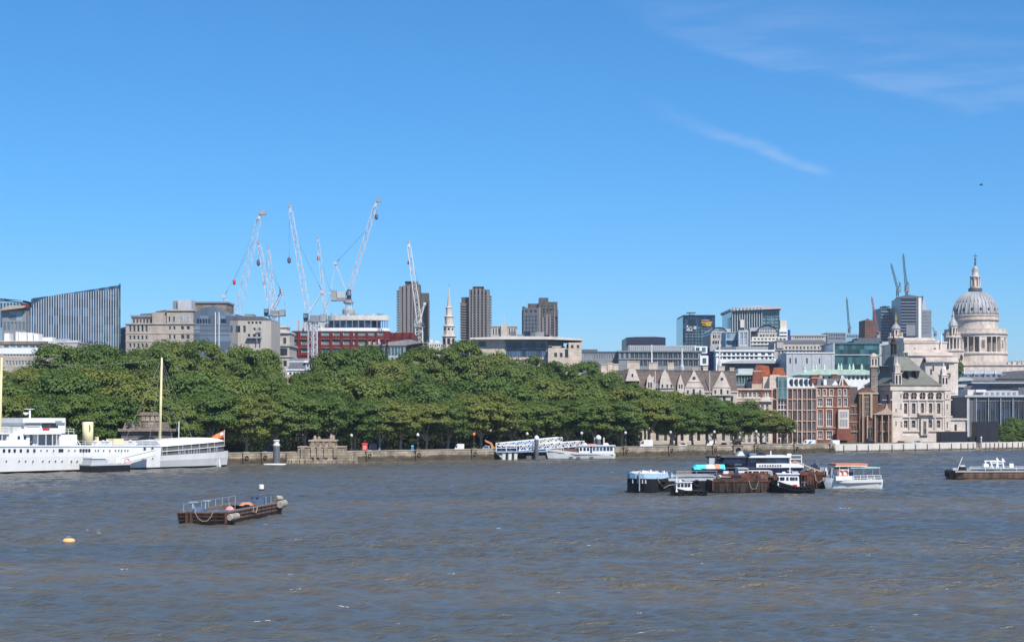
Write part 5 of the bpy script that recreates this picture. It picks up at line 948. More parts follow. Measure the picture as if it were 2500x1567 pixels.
for y0, y1, p in ((880, 885, 1.0), (877, 880, .6), (1000, 1003, .4), (958, 960, .3)): mb = b.mb(); mb.loft([ring(b.z(y1), p), ring(b.z(y0), p)]); mb.build('cornice', M['whitestone'], b.root)
b.wins([(893, 907, [(2265, 2269)]), (888, 902, [(2299, 2305)])], -7.2, gl='gdark', fm='whitestone', arch=True); b.box('balcony', 2293, 2313, 908, 912, -8.4, -7, 'whitestone')
b = Bld('stone_porch', 'low white stone porch block at the right foot of the big office', 2320, 2357, 1024, 600, 14, 'whitestone', [(1036, 1052, [(2330, 2336)])], bands=[(1021, 1025, .4)])
# ---------------------------------------------------------------- the domed cathedral
d = 1250.0; q = d/F; cx = X(2381, d); zz = lambda y: Z(y, d)
t = thing('domed_cathedral', 'great stone cathedral with a ribbed lead dome, colonnaded drum and lantern with a cross', 'cathedral', Vector((cx, d, G)))
DM = Vector((cx, d, 0))
def lat(nm, prof, m, n=48, par=None, c=DM, smooth=False, a0=0.0): mb = MB(); mb.lathe(c.x, c.y, [(r*q, zz(y)) for r, y in prof], n, a0); return mb.build(nm, M[m], par or t, smooth=smooth)
lat('base_drum', [(76, 930), (76, 866)], 'whitestone'); lat('base_cornice', [(78.5, 866), (78.5, 863), (76, 861)], 'stone'); core = lat('inner_drum', [(62, 861), (62, 822)], 'brownstone')
mb = MB(); mb.lathe(0, 0, [(1.95*q, zz(861)), (1.95*q, zz(858.5)), (1.6*q, zz(858)), (1.45*q, zz(828)), (1.9*q, zz(826)), (1.9*q, zz(824))], 10); me = mb.mesh('column', [M['whitestone']], smooth=False)
for k in range(32):
    a = 2*math.pi*(k+.5)/32-math.pi/2
    if k % 4 == 3: continue
    put('column', me, t, (cx+73*q*math.cos(a), d+73*q*math.sin(a), 0))
mb = MB(); w = 9*q; mb.box(-w, w, 0, 9*q, zz(861), zz(824)); mb.mi = 1; mb.box(-.42*w, .42*w, -.12, -.01, zz(852), zz(832)); me = mb.mesh('niche_bay', [M['whitestone'], M['brownstone']])
for k in range(8):
    a = 2*math.pi*(4*k+4)/32-math.pi/2; put('niche_bay', me, t, (cx+74*q*math.cos(a), d+74*q*math.sin(a), 0), a+math.pi/2+math.pi) if False else put('niche_bay', me, t, (cx+74*q*math.cos(a), d+74*q*math.sin(a), 0), a+math.pi/2)
lat('entablature', [(75, 824), (75, 819), (78.5, 817), (78.5, 813.5), (74, 813)], 'whitestone'); lat('stone_gallery', [(74, 813), (74, 804.5), (72, 804.5), (72, 812)], 'stone')
lat('attic_wall', [(54, 813), (54, 785)], 'whitestone')
w = 2.4*q; me = win_mesh(2*w, zz(788)-zz(794.5), M['dark'], M['stone'], 'plain')
for k in range(32):
    a = 2*math.pi*k/32-math.pi/2; ca, sa = math.cos(a), math.sin(a); put('window', me, t, (cx+54.2*q*ca+sa*w, d+54.2*q*sa-ca*w, zz(794.5)), a+math.pi/2) if sa < .2 else None
lat('attic_cornice', [(54, 785), (57.5, 783), (57.5, 780.5), (55.5, 780), (55.5, 774), (57, 773), (57, 770.5), (53, 769.5)], 'stone')
prof = [(53.5*math.cos(u)**.92 if u < 1.5 else 0, 770-59*math.sin(u)) for u in [i*.1 for i in range(14)]]
prof = [(max(r, 13.5), max(y, 713)) for r, y in prof if r > 13][:14]; lat('dome', prof+[(13.5, 712.5)], 'lead', 64, smooth=True)
for k in range(32):
    a = 2*math.pi*(k+.5)/32; ca, sa = math.cos(a), math.sin(a)
    if sa > .25: continue
    mb = MB(); pts = [Vector((cx+r*q*ca*1.006, d+r*q*sa*1.006, zz(y))) for r, y in prof]
    mb.tube(pts, [.55-.30*i/len(pts) for i in range(len(pts))], 6); mb.build('rib', M['lead'], t, smooth=True)
for k in range(32):
    a = 2*math.pi*k/32; ca, sa = math.cos(a), math.sin(a)
    if sa > .2 or k % 2: continue
    mb = MB(); r, y = prof[2]; p = Vector((cx+r*q*ca, d+r*q*sa, zz(y-2))); mb.bar(p-Vector((ca, sa, 0))*.4-Vector((0, 0, 1.5)), p+Vector((0, 0, .6))+Vector((ca, sa, 0))*.05, 1.1, .9); mb.build('dome_light', M['dark'], t)
lat('golden_gallery', [(15, 713), (16.5, 711), (16.5, 704), (15.5, 704), (15.5, 708), (11, 708)], 'darklead', 24); lat('lantern_base', [(12.5, 708), (12, 700)], 'stone', 16)
lan = lat('lantern', [(8.5, 700), (8.5, 678)], 'whitestone', 8, a0=R(22.5))
for k in range(8): a = k*math.pi/4+R(22.5); mb = MB(); p = (cx+11*q*math.cos(a), d+11*q*math.sin(a)); mb.lathe(p[0], p[1], [(1.6*q, zz(700)), (1.4*q, zz(678))], 8); mb.build('lantern_column', M['whitestone'], lan)
for a in (-math.pi/2, 0, math.pi): w = 1.5*q*2; put('opening', win_mesh(w, 5.0, M['dark'], M['stone'], 'plain', arch=True), t, (cx+8.1*q*math.cos(a)+math.sin(a)*w/2, d+8.1*q*math.sin(a)-math.cos(a)*w/2, zz(698)), a+math.pi/2)
lat('lantern_cornice', [(12.5, 678), (13.2, 676.5), (13.2, 675), (9, 673.5)], 'stone', 16); lat('upper_lantern', [(8, 674), (7.6, 663), (8.8, 662), (8.6, 660)], 'whitestone', 12); lat('lantern_dome', [(8, 661), (7.2, 656), (4.6, 652), (3, 649)], 'lead', 16, smooth=True)
lat('cross_pedestal', [(3, 650), (2.2, 640), (1.2, 637), (2.4, 634.8), (2.8, 632.5), (2.2, 630.4), (.8, 629)], 'darklead', 12); mb = MB(); mb.box(cx-.2, cx+.2, d-.2, d+.2, zz(630), zz(620)); mb.box(cx-1.7, cx+1.7, d-.18, d+.18, zz(626.2), zz(624.6)); mb.build('cross', M['darklead'], t)
# body of the church, its balustrade and roofs
fr = Fr(2340, 1225); mb = MB(fr); mb.box(fr.u(2335), fr.u(2600), 0, 60, G, fr.z(892)); mb.build('nave_wall', M['whitestone'], t)
mb = MB(fr); mb.box(fr.u(2335), fr.u(2600), -.8, 60, fr.z(892), fr.z(889.5)); mb.build('nave_cornice', M['stone'], t)
mb = MB(); w = fr.u(2349)-fr.u(2341); mb.box(0, w, 0, .6, 0, 1.8); me = mb.mesh('balustrade', [M['stone']])
for x in range(2341, 2510, 12): put('balustrade', me, t, fr.p(fr.u(x), .3, fr.z(889.5)))
mb = MB(fr); mb.loft([[(fr.u(2430), 8, fr.z(889)), (fr.u(2600), 8, fr.z(889)), (fr.u(2600), 40, fr.z(889)), (fr.u(2430), 40, fr.z(889))], [(fr.u(2432), 20, fr.z(880)), (fr.u(2600), 20, fr.z(880)), (fr.u(2600), 26, fr.z(880)), (fr.u(2432), 26, fr.z(880))]]); mb.build('nave_roof', M['darklead'], t)
for x, hw in ((2368, 11), (2398, 11), (2420, 9)): mb = MB(fr); n = 8; mb.prism([(fr.u(x)+hw*q*math.cos(math.pi*i/n), fr.z(889)+1.4*math.sin(math.pi*i/n)) for i in range(n+1)], -.2, .3); mb.build('curved_pediment', M['stone'], t)
for x in (2480, 2495): mb = MB(); mb.lathe(X(x, 1228), 1228, [(.6, zz(889)), (.5, zz(884)), (.7, zz(882)), (.2, zz(879))], 8); mb.build('statue', M['stone'], t)
# the two west towers
def west(px, dd, label, y):                         # rows: tip, bell, upper tier, columns, base
    t = thing('cathedral_tower', label, 'tower', Vector((X(px, dd), dd, G)), 'west towers of the domed cathedral'); qq = dd/F; x0 = X(px, dd); z2 = lambda v: Z(v, dd)
    def lt(nm, prof, m, n=12, a0=R(15)): mb = MB(); mb.lathe(x0, dd, [(r*qq, z2(v)) for r, v in prof], n, a0); return mb.build(nm, M[m], t)
    lt('shaft', [(20, 940), (20, y[4])], 'whitestone', 8, R(22.5)); lt('belfry', [(12, y[4]), (12, y[3])], 'brownstone', 8, R(22.5))
    mb = MB(); mb.lathe(0, 0, [(1.9*qq, z2(y[4])), (1.6*qq, z2(y[3]))], 8); me = mb.mesh('column', [M['whitestone']])
    for k in range(12): a = 2*math.pi*(k+.5)/12; put('column', me, t, (x0+17*qq*math.cos(a), dd+17*qq*math.sin(a), 0))
    lt('cornice', [(19, y[3]), (20.5, y[3]-3), (18, y[3]-5)], 'whitestone'); lt('upper_tier', [(11, y[3]-5), (10.5, y[2])], 'whitestone', 8)
    me = win_mesh(4.5*qq, (y[3]-6-y[2])*qq*.8, M['dark'], M['stone'], 'plain', arch=True)
    for k in range(8): a = k*math.pi/4; put('opening', me, t, (x0+10.4*qq*math.cos(a)+math.sin(a)*2.2*qq, dd+10.4*qq*math.sin(a)-math.cos(a)*2.2*qq, z2(y[3]-6)), a+math.pi/2)
    mb = MB(); mb.lathe(0, 0, [(2.2*qq, z2(y[3]-4)), (1.6*qq, z2(y[3]-9)), (2.4*qq, z2(y[3]-12)), (.3, z2(y[3]-15))], 6); me = mb.mesh('urn', [M['stone']])
    for k in range(8): a = 2*math.pi*(k+.5)/8; put('urn', me, t, (x0+15.5*qq*math.cos(a), dd+15.5*qq*math.sin(a), 0))
    lt('bell_dome', [(12, y[2]), (11, y[2]-3), (9, (y[1]+y[2])/2), (5, y[1]+3), (4, y[1])], 'lead'); lt('finial', [(3, y[1]), (2, y[1]-6), (3, y[1]-9), (.8, y[0]+3), (.3, y[0])], 'gold' if px < 2300 else 'stone', 8); return t
west(2187, 1290, 'left west tower of the cathedral, with a gilded tip, behind the green slate roof', (764, 790, 803, 828, 853))
tw_ = west(2327, 1215, 'right west tower of the cathedral, in front of the drum', (757, 778, 796, 826, 852))
p = Vector((X(2347, 1205), 1205, Z(873, 1205))); mb = MB(); mb.loft([[(p.x+1.0*math.cos(k*math.pi/8), p.y-s, p.z+2.1*math.sin(k*math.pi/8)) for k in range(16)] for s in (0, .3)][::-1]); mb.build('oval_window', M['dark'], tw_)
mb = MB(); fr2 = Fr(2280, 1208); mb.fr = fr2; mb.box(fr2.u(2300), fr2.u(2352), -1, 30, G, fr2.z(855)); mb.box(fr2.u(2298), fr2.u(2354), -1.6, 30, fr2.z(857), fr2.z(854)); mb.build('tower_base', M['whitestone'], tw_)
# roofs and glass blocks at the right edge
b = Bld('grey_roofscape_block', 'grey metal roofs and plant in front of the cathedral at the right edge', 2345, 2560, 912, 900, 40, 'grey', [(915, 921, cols(2352, 2540, 14, 9))], gl='gblue', fm='ltgrey', roofm='ltgrey'); b.poly('sloping_roof', [(2345, 912), (2450, 912), (2445, 904), (2360, 902)], 2, 20, 'ltgrey'); b.poly('sloping_roof', [(2430, 925), (2560, 925), (2560, 900), (2470, 906)], -3, 20, 'slate'); b.reps('roof_truss', 2352, 2430, 4, 2, 903, 913, -1.2, 0, 'white')
b = Bld('curved_roof_pavilion', 'low pale curved roof with a strip of planting at the right edge', 2334, 2560, 928, 820, 30, 'slate', [(931, 940, cols(2380, 2540, 8, 16))], gl='gblue', fm='ltgrey'); b.poly('pale_roof', [(2334, 931), (2372, 929), (2372, 924), (2340, 921)], -3, 10, 'ltgrey'); b.box('eave', 2345, 2560, 933, 936, -2, 0, 'ltgrey')
b = Bld('blue_glass_corner', 'blue green glass office wedge right of the big white stone office', 2335, 2362, 938, 700, 30, 'gteal', [(947+9*i, 954+9*i, cols(2337, 2360, 3, 6.5)) for i in range(9)], gl='gblue', fm='teal', rev=.1); b.box('roof_sign', 2337, 2359, 938, 945, -.5, 0, 'ltgrey'); b.box('dark_base', 2336, 2365, 1010, 1045, -6, 0, 'brownstone')
b = Bld('dark_glass_riverside', 'long dark glass office with slim pale posts and pale roof boxes by the right edge', 2360, 2600, 968, 620, 40, 'slate', [(980, 1062, cols(2384, 2590, 18, 10))], gl='gnavy', fm='slate', style='two', bands=[(964, 969, .8)], bandm='ltgrey')
b.box('corner_post', 2360, 2366, 968, 1085, -.4, 1, 'ltgrey'); b.reps('post', 2382, 2592, 8, 2, 972, 1085, -.5, 0, 'steelg'); b.box('roof_box', 2364, 2386, 951, 965, 1, 10, 'paleconc'); b.box('roof_box', 2382, 2406, 951, 957, -.6, 5, 'white'); b.box('roof_screen', 2384, 2490, 953, 965, 2, 12, 'ltgrey'); b.reps('vent', 2410, 2484, 6, 7, 957, 962, 1.8, 2, 'grey'); b.box('dark_plant', 2492, 2600, 945, 966, 3, 12, 'slate'); b.poly('dark_shed', [(2380, 953), (2436, 953), (2432, 941), (2390, 940)], 8, 18, 'navy'); b.box('dark_clad', 2378, 2381, 968, 1085, -.3, 0, 'slate')
b.box('red_sign', 2355, 2360, 1034, 1050, -4, -3.5, 'red') if False else None
M['hoard'] = mat('dark_hoarding', (.022, .024, .034), rough=.5, var=.2)
for x0, x1, y0, y1, v, lb in ((2297, 2362, 1053, 1079, 14, 'long dark site hoarding before the white stone porch'), (2384, 2437, 1029, 1083, 9, 'tall dark boxed site hoarding at the river edge'), (2365, 2386, 1066, 1083, 12, 'low dark hoarding between the long one and the tall one')):
    dd = bank((x0+x1)/2, v); f3 = Fr(x0, dd); tt = thing('site_hoarding', lb, 'hoarding', f3.p(f3.u(x1)/2, 0, G), 'dark site hoardings on the embankment'); W = f3.u(x1); n = max(2, int(W/2.4)); mb = MB(); mb.box(.02, W/n-.02, 0, .15, 0, f3.z(y0)-G); me = mb.mesh('panel', [M['hoard']])
    for i in range(n): put('panel', me, tt, f3.p(W*i/n, 0, G))
    mb = MB(f3); mb.box(0, W, .2, 6, G, f3.z(y0)-.1); mb.build('box', M['hoard'], tt)
# ---------------------------------------------------------------- boats
def hull_part(root, fr, u0, u1, beam, sheer, m, bow='R', vc=None, bowlen=.28, sternlen=.1, flare=.82, sternw=.8, n=18, deckm='offwhite', boot=None, z0=-.8, deckdrop=.25, rise=0.0, wl=.12):
    """Ship's body by sections: sheer = [(t, z), ...] from u0 to u1; the bow end comes to a point, the stern is narrower than the waist."""
    vc = beam/2 if vc is None else vc; rings = []; top = []
    for i in range(n+1):
        t = i/n; tb = 1-t if bow == 'R' else t; ts = t if bow == 'R' else 1-t
        wb = 1-(1-min(1, tb/bowlen))**2 if bowlen else 1
        wsn = sternw+(1-sternw)*(1-(1-min(1, ts/sternlen))**2) if sternlen else 1
        hw = max(.05, beam/2*min(wb, wsn)); zs = np.interp(t, [a for a, b in sheer], [b for a, b in sheer]); u = u0+(u1-u0)*t
        sh = rise*(1-min(1, tb/.15))*(-1 if bow == 'R' else 1)
        rings.append([(u+sh*.9, vc-hw*.5, z0), (u+sh*.5, vc-hw*flare, wl), (u+sh*.2, vc-hw*(flare+(1-flare)*.7), wl+(zs-wl)*.55), (u, vc-hw, zs), (u, vc+hw, zs), (u+sh*.2, vc+hw*(flare+(1-flare)*.7), wl+(zs-wl)*.55), (u+sh*.5, vc+hw*flare, wl), (u+sh*.9, vc+hw*.5, z0)])
        top.append(((u, vc-hw+.12, zs-deckdrop), (u, vc+hw-.12, zs-deckdrop)))
    mb = MB(fr); b0 = len(mb.v)
    for r in rings:
        for p in r: mb.a(p)
    for i in range(n):
        for j in (0, 1, 2, 4, 5, 6): mb.f.append([b0+i*8+j, b0+(i+1)*8+j, b0+(i+1)*8+j+1, b0+i*8+j+1][::1]); mb.m.append(1 if (boot and j in (0, 6)) else 0)
    for e in (0, n): mb.f.append([b0+e*8+j for j in range(8)]); mb.m.append(0)
    h = mb.build('hull', [M[m], M[boot or m]], root, smooth=False)
    mb = MB(fr)
    for i in range(n): mb.face([top[i][0], top[i+1][0], top[i+1][1], top[i][1]])
    mb.build('deck', M[deckm], root); return rings
def rail(root, fr, pts, h=1.0, m='white', r=.035, step=2.0, name='railing'):
    mb = MB(fr); P = [Vector(p) for p in pts]
    for p, q in zip(P[:-1], P[1:]):
        L = (q-p).length; k = max(1, int(L/step))
        for i in range(k+1): s = p+(q-p)*i/k; mb.box(s.x-r, s.x+r, s.y-r, s.y+r, s.z, s.z+h)
        for hh in (h, h*.55):
            a, b = p+Vector((0, 0, hh)), q+Vector((0, 0, hh)); mb.loft([[(c.x, c.y-r, c.z-r), (c.x, c.y+r, c.z-r), (c.x, c.y+r, c.z+r), (c.x, c.y-r, c.z+r)] for c in (a, b)])
    return mb.build(name, M[m], root)
fr = Fr(0, 336, math.atan2(41, 36)); sh = thing('white_ship', 'long white museum ship with a cream funnel and a canopied stern, moored by the wall', 'ship', fr.p(14, 5, 0)); u, z = fr.u, lambda y, x: fr.z(y, fr.u(x))
uS = u(579); uv = lambda px, v: fr.sub(0, v, 0).u(px); zv = lambda y, px, v: fr.p(uv(px, v), v, 0).y*(YH-y)/F+H; uB = -27.0; uM = u(392)
zdk = lambda uu: 5.25-.5*max(0, uu)/36
hull_part(sh, fr, uB, uM+.2, 10.6, [(0, 7.3), (.25, 5.9), (.43, 5.3), (1, zdk(uM))], 'white', 'L', bowlen=.45, sternlen=0, sternw=1, flare=.90, boot='black', deckm='grey', n=26, wl=.42)
hull_part(sh, fr, uM, uS, 10.6, [(0, z(1112, 395)), (1, z(1101, 555))], 'white', 'L', bowlen=0, sternlen=.45, sternw=.45, flare=.84, boot='black', deckm='grey', wl=.42)
mb = MB(fr); mb.box(uB+18, uM, -.06, .12, zdk(0)-.35, zdk(0)-.05) if False else None
rr = MB(fr)
rr.tube([fr.p(x, -.02, zdk(x)+.04) for x in (-6, 0, 12, 24, uM)], .13, 5) if False else rr.loft([[(x, -.14, zdk(x)-.12), (x, .2, zdk(x)-.12), (x, .2, zdk(x)+.12), (x, -.14, zdk(x)+.12)] for x in (-8, 0, 12, 24, uM)]); rr.build('gunwale', M['white'], sh)
pm = MB(); pm.loft([[(.16*math.cos(k*math.pi/4), s, .16*math.sin(k*math.pi/4)) for k in range(8)] for s in (0, -.1)]); pm.mi = 1; pm.loft([[(.26*math.cos(k*math.pi/4), s, .26*math.sin(k*math.pi/4)) for k in range(8)] for s in (.02, -.05)]); pme = pm.mesh('porthole', [M['gdark'], M['white']])
wpm = MB(); wpm.box(-.24, .24, -.08, .02, -.28, .28); wpe = wpm.mesh('window', [M['gdark']])
side = lambda uu, zz: -.0+ (10.6/2)*(1-.90)*(1-min(1, max(0, (zz-.1)/(zdk(uu)-.1))))**1.2   # hull side sits a little inboard lower down
for x in (10, 23, 36): put('window', wpe, sh, fr.p(u(x), side(u(x), 4.0)-.04, z(1099.5, x)), fr.yaw)
for x in (51, 68, 84): put('window', wpe, sh, fr.p(u(x), side(u(x), 4.0)-.04, z(1099.5, x)), fr.yaw)
for x in (146, 152, 197, 204, 211, 218): put('window', wpe, sh, fr.p(u(x), side(u(x), 4.0)-.04, z(1099, x)), fr.yaw)
for x in (100, 115, 131, 168, 183, 233, 240, 253, 268, 282, 290, 297, 305, 312): put('porthole', pme, sh, fr.p(u(x), side(u(x), 4.0)-.03, z(1099, x)), fr.yaw)
for x in (17, 48, 64, 82, 106, 122, 137, 153, 176, 190, 205, 350, 374): put('porthole', pme, sh, fr.p(u(x), side(u(x), 2.2)-.03, z(1125 if x < 300 else 1118, x)), fr.yaw)
for x in (353, 372): put('window', wpe, sh, fr.p(u(x), -.02, z(1095.5, x)), fr.yaw)
for x in (398, 405, 412, 425, 431, 450, 470, 483, 502, 509, 516): put('porthole', pme, sh, fr.p(u(x), .28+max(0, (x-470)/85)**2*1.9, z(1116-(x-395)*.045, x)), fr.yaw)
def sbox(nm, x0, x1, y0, y1, v0, v1, m, par=None, lab=None, tx=0): mb = MB(fr); zb, zt = zv(y1, x0, v0), zv(y0, x0, v0); mb.box(uv(x0, v0), uv(x1, v0), v0, v1, zb, zt, tx, 0); return mb.build(nm, M[m], par or sh, lab)
deck0 = zdk(u(100))
dh = MB(fr); dh.box(u(24), u(80), 1.0, 9.4, deck0, z(1057.5, 50)); dh.build('deckhouse', M['white'], sh)
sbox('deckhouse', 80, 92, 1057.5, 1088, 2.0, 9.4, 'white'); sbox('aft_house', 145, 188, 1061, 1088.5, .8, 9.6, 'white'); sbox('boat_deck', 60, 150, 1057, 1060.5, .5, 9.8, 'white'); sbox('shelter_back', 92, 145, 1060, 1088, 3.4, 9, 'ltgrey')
for x in (92, 112, 128, 138): sbox('stanchion', x, x+1.3, 1060, 1088, .6, .8, 'white')
mb = MB(fr); mb.bar(fr.p(u(118), 1.2, z(1086, 118)), fr.p(u(128), 1.2, z(1063, 128)), .12) if False else mb.box(u(84), u(90), 1.6, 2.0, z(1080, 84), z(1064, 84)); mb.build('door', M['grey'], sh)
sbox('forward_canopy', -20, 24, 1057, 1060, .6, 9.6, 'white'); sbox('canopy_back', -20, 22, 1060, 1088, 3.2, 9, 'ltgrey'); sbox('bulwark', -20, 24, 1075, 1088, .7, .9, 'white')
for x in (5, 22): sbox('stanchion', x, x+1.2, 1058, 1088, .7, .9, 'white')
for x in (53, 68, 83): put('window', wpe, sh, fr.p(u(x), .98 if x < 80 else 1.98, z(1068, x)), fr.yaw)
rail(sh, fr, [(u(-20), .8, z(1057, 0)), (u(28), .8, z(1057, 28))], 1.1, step=1.4)
sbox('canvas_box', 31, 60, 1042, 1058, 1.6, 6, 'offwhite'); sbox('bridge_house', 60, 160, 1029, 1058, 1.2, 9.2, 'white'); sbox('bridge_roof', 56, 160, 1020.5, 1032, .7, 9.8, 'white'); sbox('bridge_wing', 100, 159, 1045, 1058, .7, 1.2, 'white')
sbox('bridge_window', 103, 137, 1034, 1045, 1.0, 1.25, 'gdark'); put('window', wpe, sh, fr.p(u(148), 1.18, z(1043, 148)), fr.yaw); sbox('red_lifebelt', 105, 121, 1044, 1049, .55, .72, 'red'); sbox('upper_glazing', 64, 98, 1033, 1042, 1.1, 1.25, 'ltgrey')
sg = MB(fr); x0 = 140
for i in range(10): sg.box(u(140.3)+i*(u(157)-u(140.3))/10, u(140.3)+(i+.62)*(u(157)-u(140.3))/10, .66, .70, z(1030.5, 140), z(1026.8+(i % 3)*.5, 140))
sg.build('name_lettering', M['slate'], sh, kind='stuff')
rail(sh, fr, [(u(160), .9, z(1061, 160)), (u(187), .9, z(1061, 187))], 1.15, step=1.2)
mb = MB(fr)
for v in (1.0, 2.0): mb.loft([[(u(187), v, z(1064, 187)), (u(187), v+.15, z(1064, 187)), (u(187), v+.15, z(1061, 187)), (u(187), v, z(1061, 187))], [(u(205), v, z(1088, 205)), (u(205), v+.15, z(1088, 205)), (u(205), v+.15, z(1085, 205)), (u(205), v, z(1085, 205))]])
mb.build('ladder', M['white'], sh)
mb = MB(); p = fr.p(uv(73, 3), 3, 0); mb.tube([(p.x, p.y, z(1021, 73)), (p.x, p.y, z(1000, 73))], .16, 8); mb.box(p.x-1.0, p.x+.8, p.y-.3, p.y+.3, z(999, 73), z(997.5, 73)); mb.box(p.x-1.3, p.x-.1, p.y-.2, p.y+.2, z(1007.5, 73), z(1006.5, 73)); mb.lathe(p.x-.75, p.y, [(.25, z(1013, 73)), (.5, z(1010, 73)), (.55, z(1007.5, 73))], 8); mb.build('radar_mast', M['white'], sh)
pc = fr.p(uv(214.5, 5.2), 5.2, 0); rf = 13/F*pc.y; mb = MB(); mb.lathe(pc.x, pc.y, [(rf*1.0, zdk(22)), (rf, zv(1026, 214, 5)-.2)], 28); fn = mb.build('funnel', M['cream'], sh, smooth=True)
mb = MB(); mb.lathe(pc.x, pc.y, [(rf*1.02, zv(1026, 214, 5)-.25), (rf*1.02, zv(1022, 214, 5)-.2), (rf*.9, zv(1022, 214, 5)-.2)], 28); mb.build('funnel_cap', M['black'], fn)
mb = MB(); an = -1.05; mb.loft([[(pc.x+rf*1.01*math.cos(an)+.28*math.cos(k*math.pi/4)*-math.sin(an)*-1, pc.y+rf*1.01*math.sin(an)+.05*s, zv(1045, 219, 5)+.75*math.sin(k*math.pi/4)) for k in range(8)] for s in (-1, 1)]); mb.build('funnel_badge', M['grey'], fn)
sbox('skylight', 229, 340, 1077, 1090, 3, 7, 'offwhite', tx=1.0); sbox('skylight_house', 277, 302, 1071, 1086, 2.6, 5, 'cream'); sbox('vent', 236, 241, 1066, 1078, 3.6, 4.2, 'cream'); sbox('deck_plant', 340, 388, 1085, 1088.5, 2, 8, 'grey')
def pole(nm, x, y0, y1, v, r, m, par=None): mb = MB(); a = fr.p(uv(x[0], v), v, zv(y0, x[0], v)); b = fr.p(uv(x[1], v), v, zv(y1, x[1], v)); mb.tube([a, a+(b-a)*.5, b], [r, r*.9, r*.6], 8); return mb.build(nm, M[m], par or sh, smooth=True)
pole('mast', (390, 395), 1090, 873, 3.5, .30, 'cream'); pole('mast', (-1, 4), 1088, 873, 4, .30, 'cream'); pole('flagstaff', (436, 437), 1076, 1028, 5, .12, 'offwhite')
mb = MB(fr); mb.box(uv(3, 4), uv(16, 4), 3.9, 4.1, zv(902, 5, 4)-.05, zv(901, 5, 4)); mb.build('mast_yard', M['cream'], sh)
# canopied after deck
aw = MB(fr); zE = lambda x: z(1090-(x-395)*.075, x)
pts = [395, 430, 472, 506, 542, 563, 576]; inn = [0, .1, .35, .8, 1.6, 2.5, 3.6]
aw.loft([[(u(x), v0+.0, zE(x)), (u(x), 10.4-v0, zE(x)), (u(x), 10.4-v0-1.6, zE(x)+1.15*min(1, (578-x)/70+.25)), (u(x), v0+1.6, zE(x)+1.15*min(1, (578-x)/70+.25))] for x, v0 in zip(pts, inn)]); aw.build('awning', M['white'], sh)
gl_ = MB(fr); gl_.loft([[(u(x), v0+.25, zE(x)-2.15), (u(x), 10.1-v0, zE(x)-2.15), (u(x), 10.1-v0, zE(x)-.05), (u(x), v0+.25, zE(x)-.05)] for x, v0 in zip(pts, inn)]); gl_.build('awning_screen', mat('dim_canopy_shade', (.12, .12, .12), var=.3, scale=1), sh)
wr = MB(fr); wr.loft([[(u(x), v0-.02, zE(x)-1.05), (u(x), v0+.2, zE(x)-1.05), (u(x), v0+.2, zE(x)-.92), (u(x), v0-.02, zE(x)-.92)] for x, v0 in zip(pts, inn)]); wr.build('awning_rail', M['white'], sh)
for i, x in enumerate((396, 408, 437, 448, 470, 492, 515, 535)):
    v0 = np.interp(x, pts, inn); mb = MB(fr); mb.box(u(x), u(x)+.08, v0+.02, v0+.22, zE(x)-2.2, zE(x)); mb.build('awning_post', M['ltgrey'], sh)
for x in (440, 452, 462, 476, 484, 520, 540): v0 = np.interp(x, pts, inn); mb = MB(fr); mb.box(u(x), u(x+4), v0+.12, v0+.24, zE(x)-2.0, zE(x)-1.1); mb.build('deck_chair', M['grey'], sh)

fl = MB(); a = fr.p(uv(547, 4.5), 4.5, 0); zt = zv(1049, 547, 4.5); zb_ = zv(1075, 547, 4.5); mb = MB(); mb.tube([(a.x, a.y, zb_-1.2), (a.x+.1, a.y, zt)], .07, 6); st = mb.build('ensign_staff', M['offwhite'], sh)
for i in range(6):
    s0, s1 = i/6, (i+1)/6; f = lambda s: (a.x-2.6*s+.0, a.y+.25*math.sin(s*7)); t0 = lambda s: zt-.1-1.3*s; t1 = lambda s: zt-1.5-.55*s
    (x_, y_), (x2, y2) = f(s0), f(s1); fl.mi = 0; fl.face([(x_, y_, t1(s0)), (x2, y2, t1(s1)), (x2, y2, t0(s1)), (x_, y_, t0(s0))])
fl.mi = 1; fl.face([(a.x-.15, a.y-.06, zt-1.0), (a.x-.8, a.y-.02, zt-1.3), (a.x-.8, a.y-.02, zt-.75), (a.x-.15, a.y-.06, zt-.45)]); fl.mi = 2; fl.face([(a.x, a.y-.03, zt-.1-1.55), (a.x-2.5, a.y+.2, zt-2.1), (a.x-2.5, a.y+.2, zt-2.3), (a.x, a.y-.03, zt-2.2)])
fl.build('red_flag', [M['orange'], M['white'], M['redclad']], sh)
mb = MB(fr); mb.bar(fr.p(0, 0, 0), fr.p(0, 0, 1), .1) if False else mb.box(u(541), u(546), .8, 2.2, .05, 1.7, .1, .3); mb.build('mooring_fender', M['offwhite'], sh)
# pontoon and gangway beside the ship
vP = -5.2; fp = fr.sub(0, vP, 0); up = fp.u
t = thing('landing_pontoon', 'dark blue floating pontoon with a white shelter beside the ship', 'pontoon', fp.p(up(270), 1.8, 0)); zp = lambda y, x: fp.z(y, up(x))
mb = MB(fp); mb.box(up(221), up(318), 0, 3.6, -.6, zp(1135, 221)); mb.build('float', M['black'], t); mb = MB(fp); mb.box(up(221)-.05, up(318)+.05, -.06, 3.66, zp(1135.4, 221)-.12, zp(1133.5, 221)); mb.build('deck_edge', M['ltgrey'], t)
mb = MB(fp); mb.prism([(up(225), zp(1134, 221)), (up(266), zp(1134, 221)), (up(266), zp(1124, 250)), (up(257), zp(1119, 250)), (up(227), zp(1118, 225))], .3, 3.2); mb.build('shelter', M['ltgrey'], t); mb = MB(fp); mb.prism([(up(226), zp(1119.5, 225)), (up(262), zp(1119.5, 250)), (up(262), zp(1117, 250)), (up(226), zp(1116.5, 225))], .1, 3.4); mb.build('shelter_roof', M['white'], t)
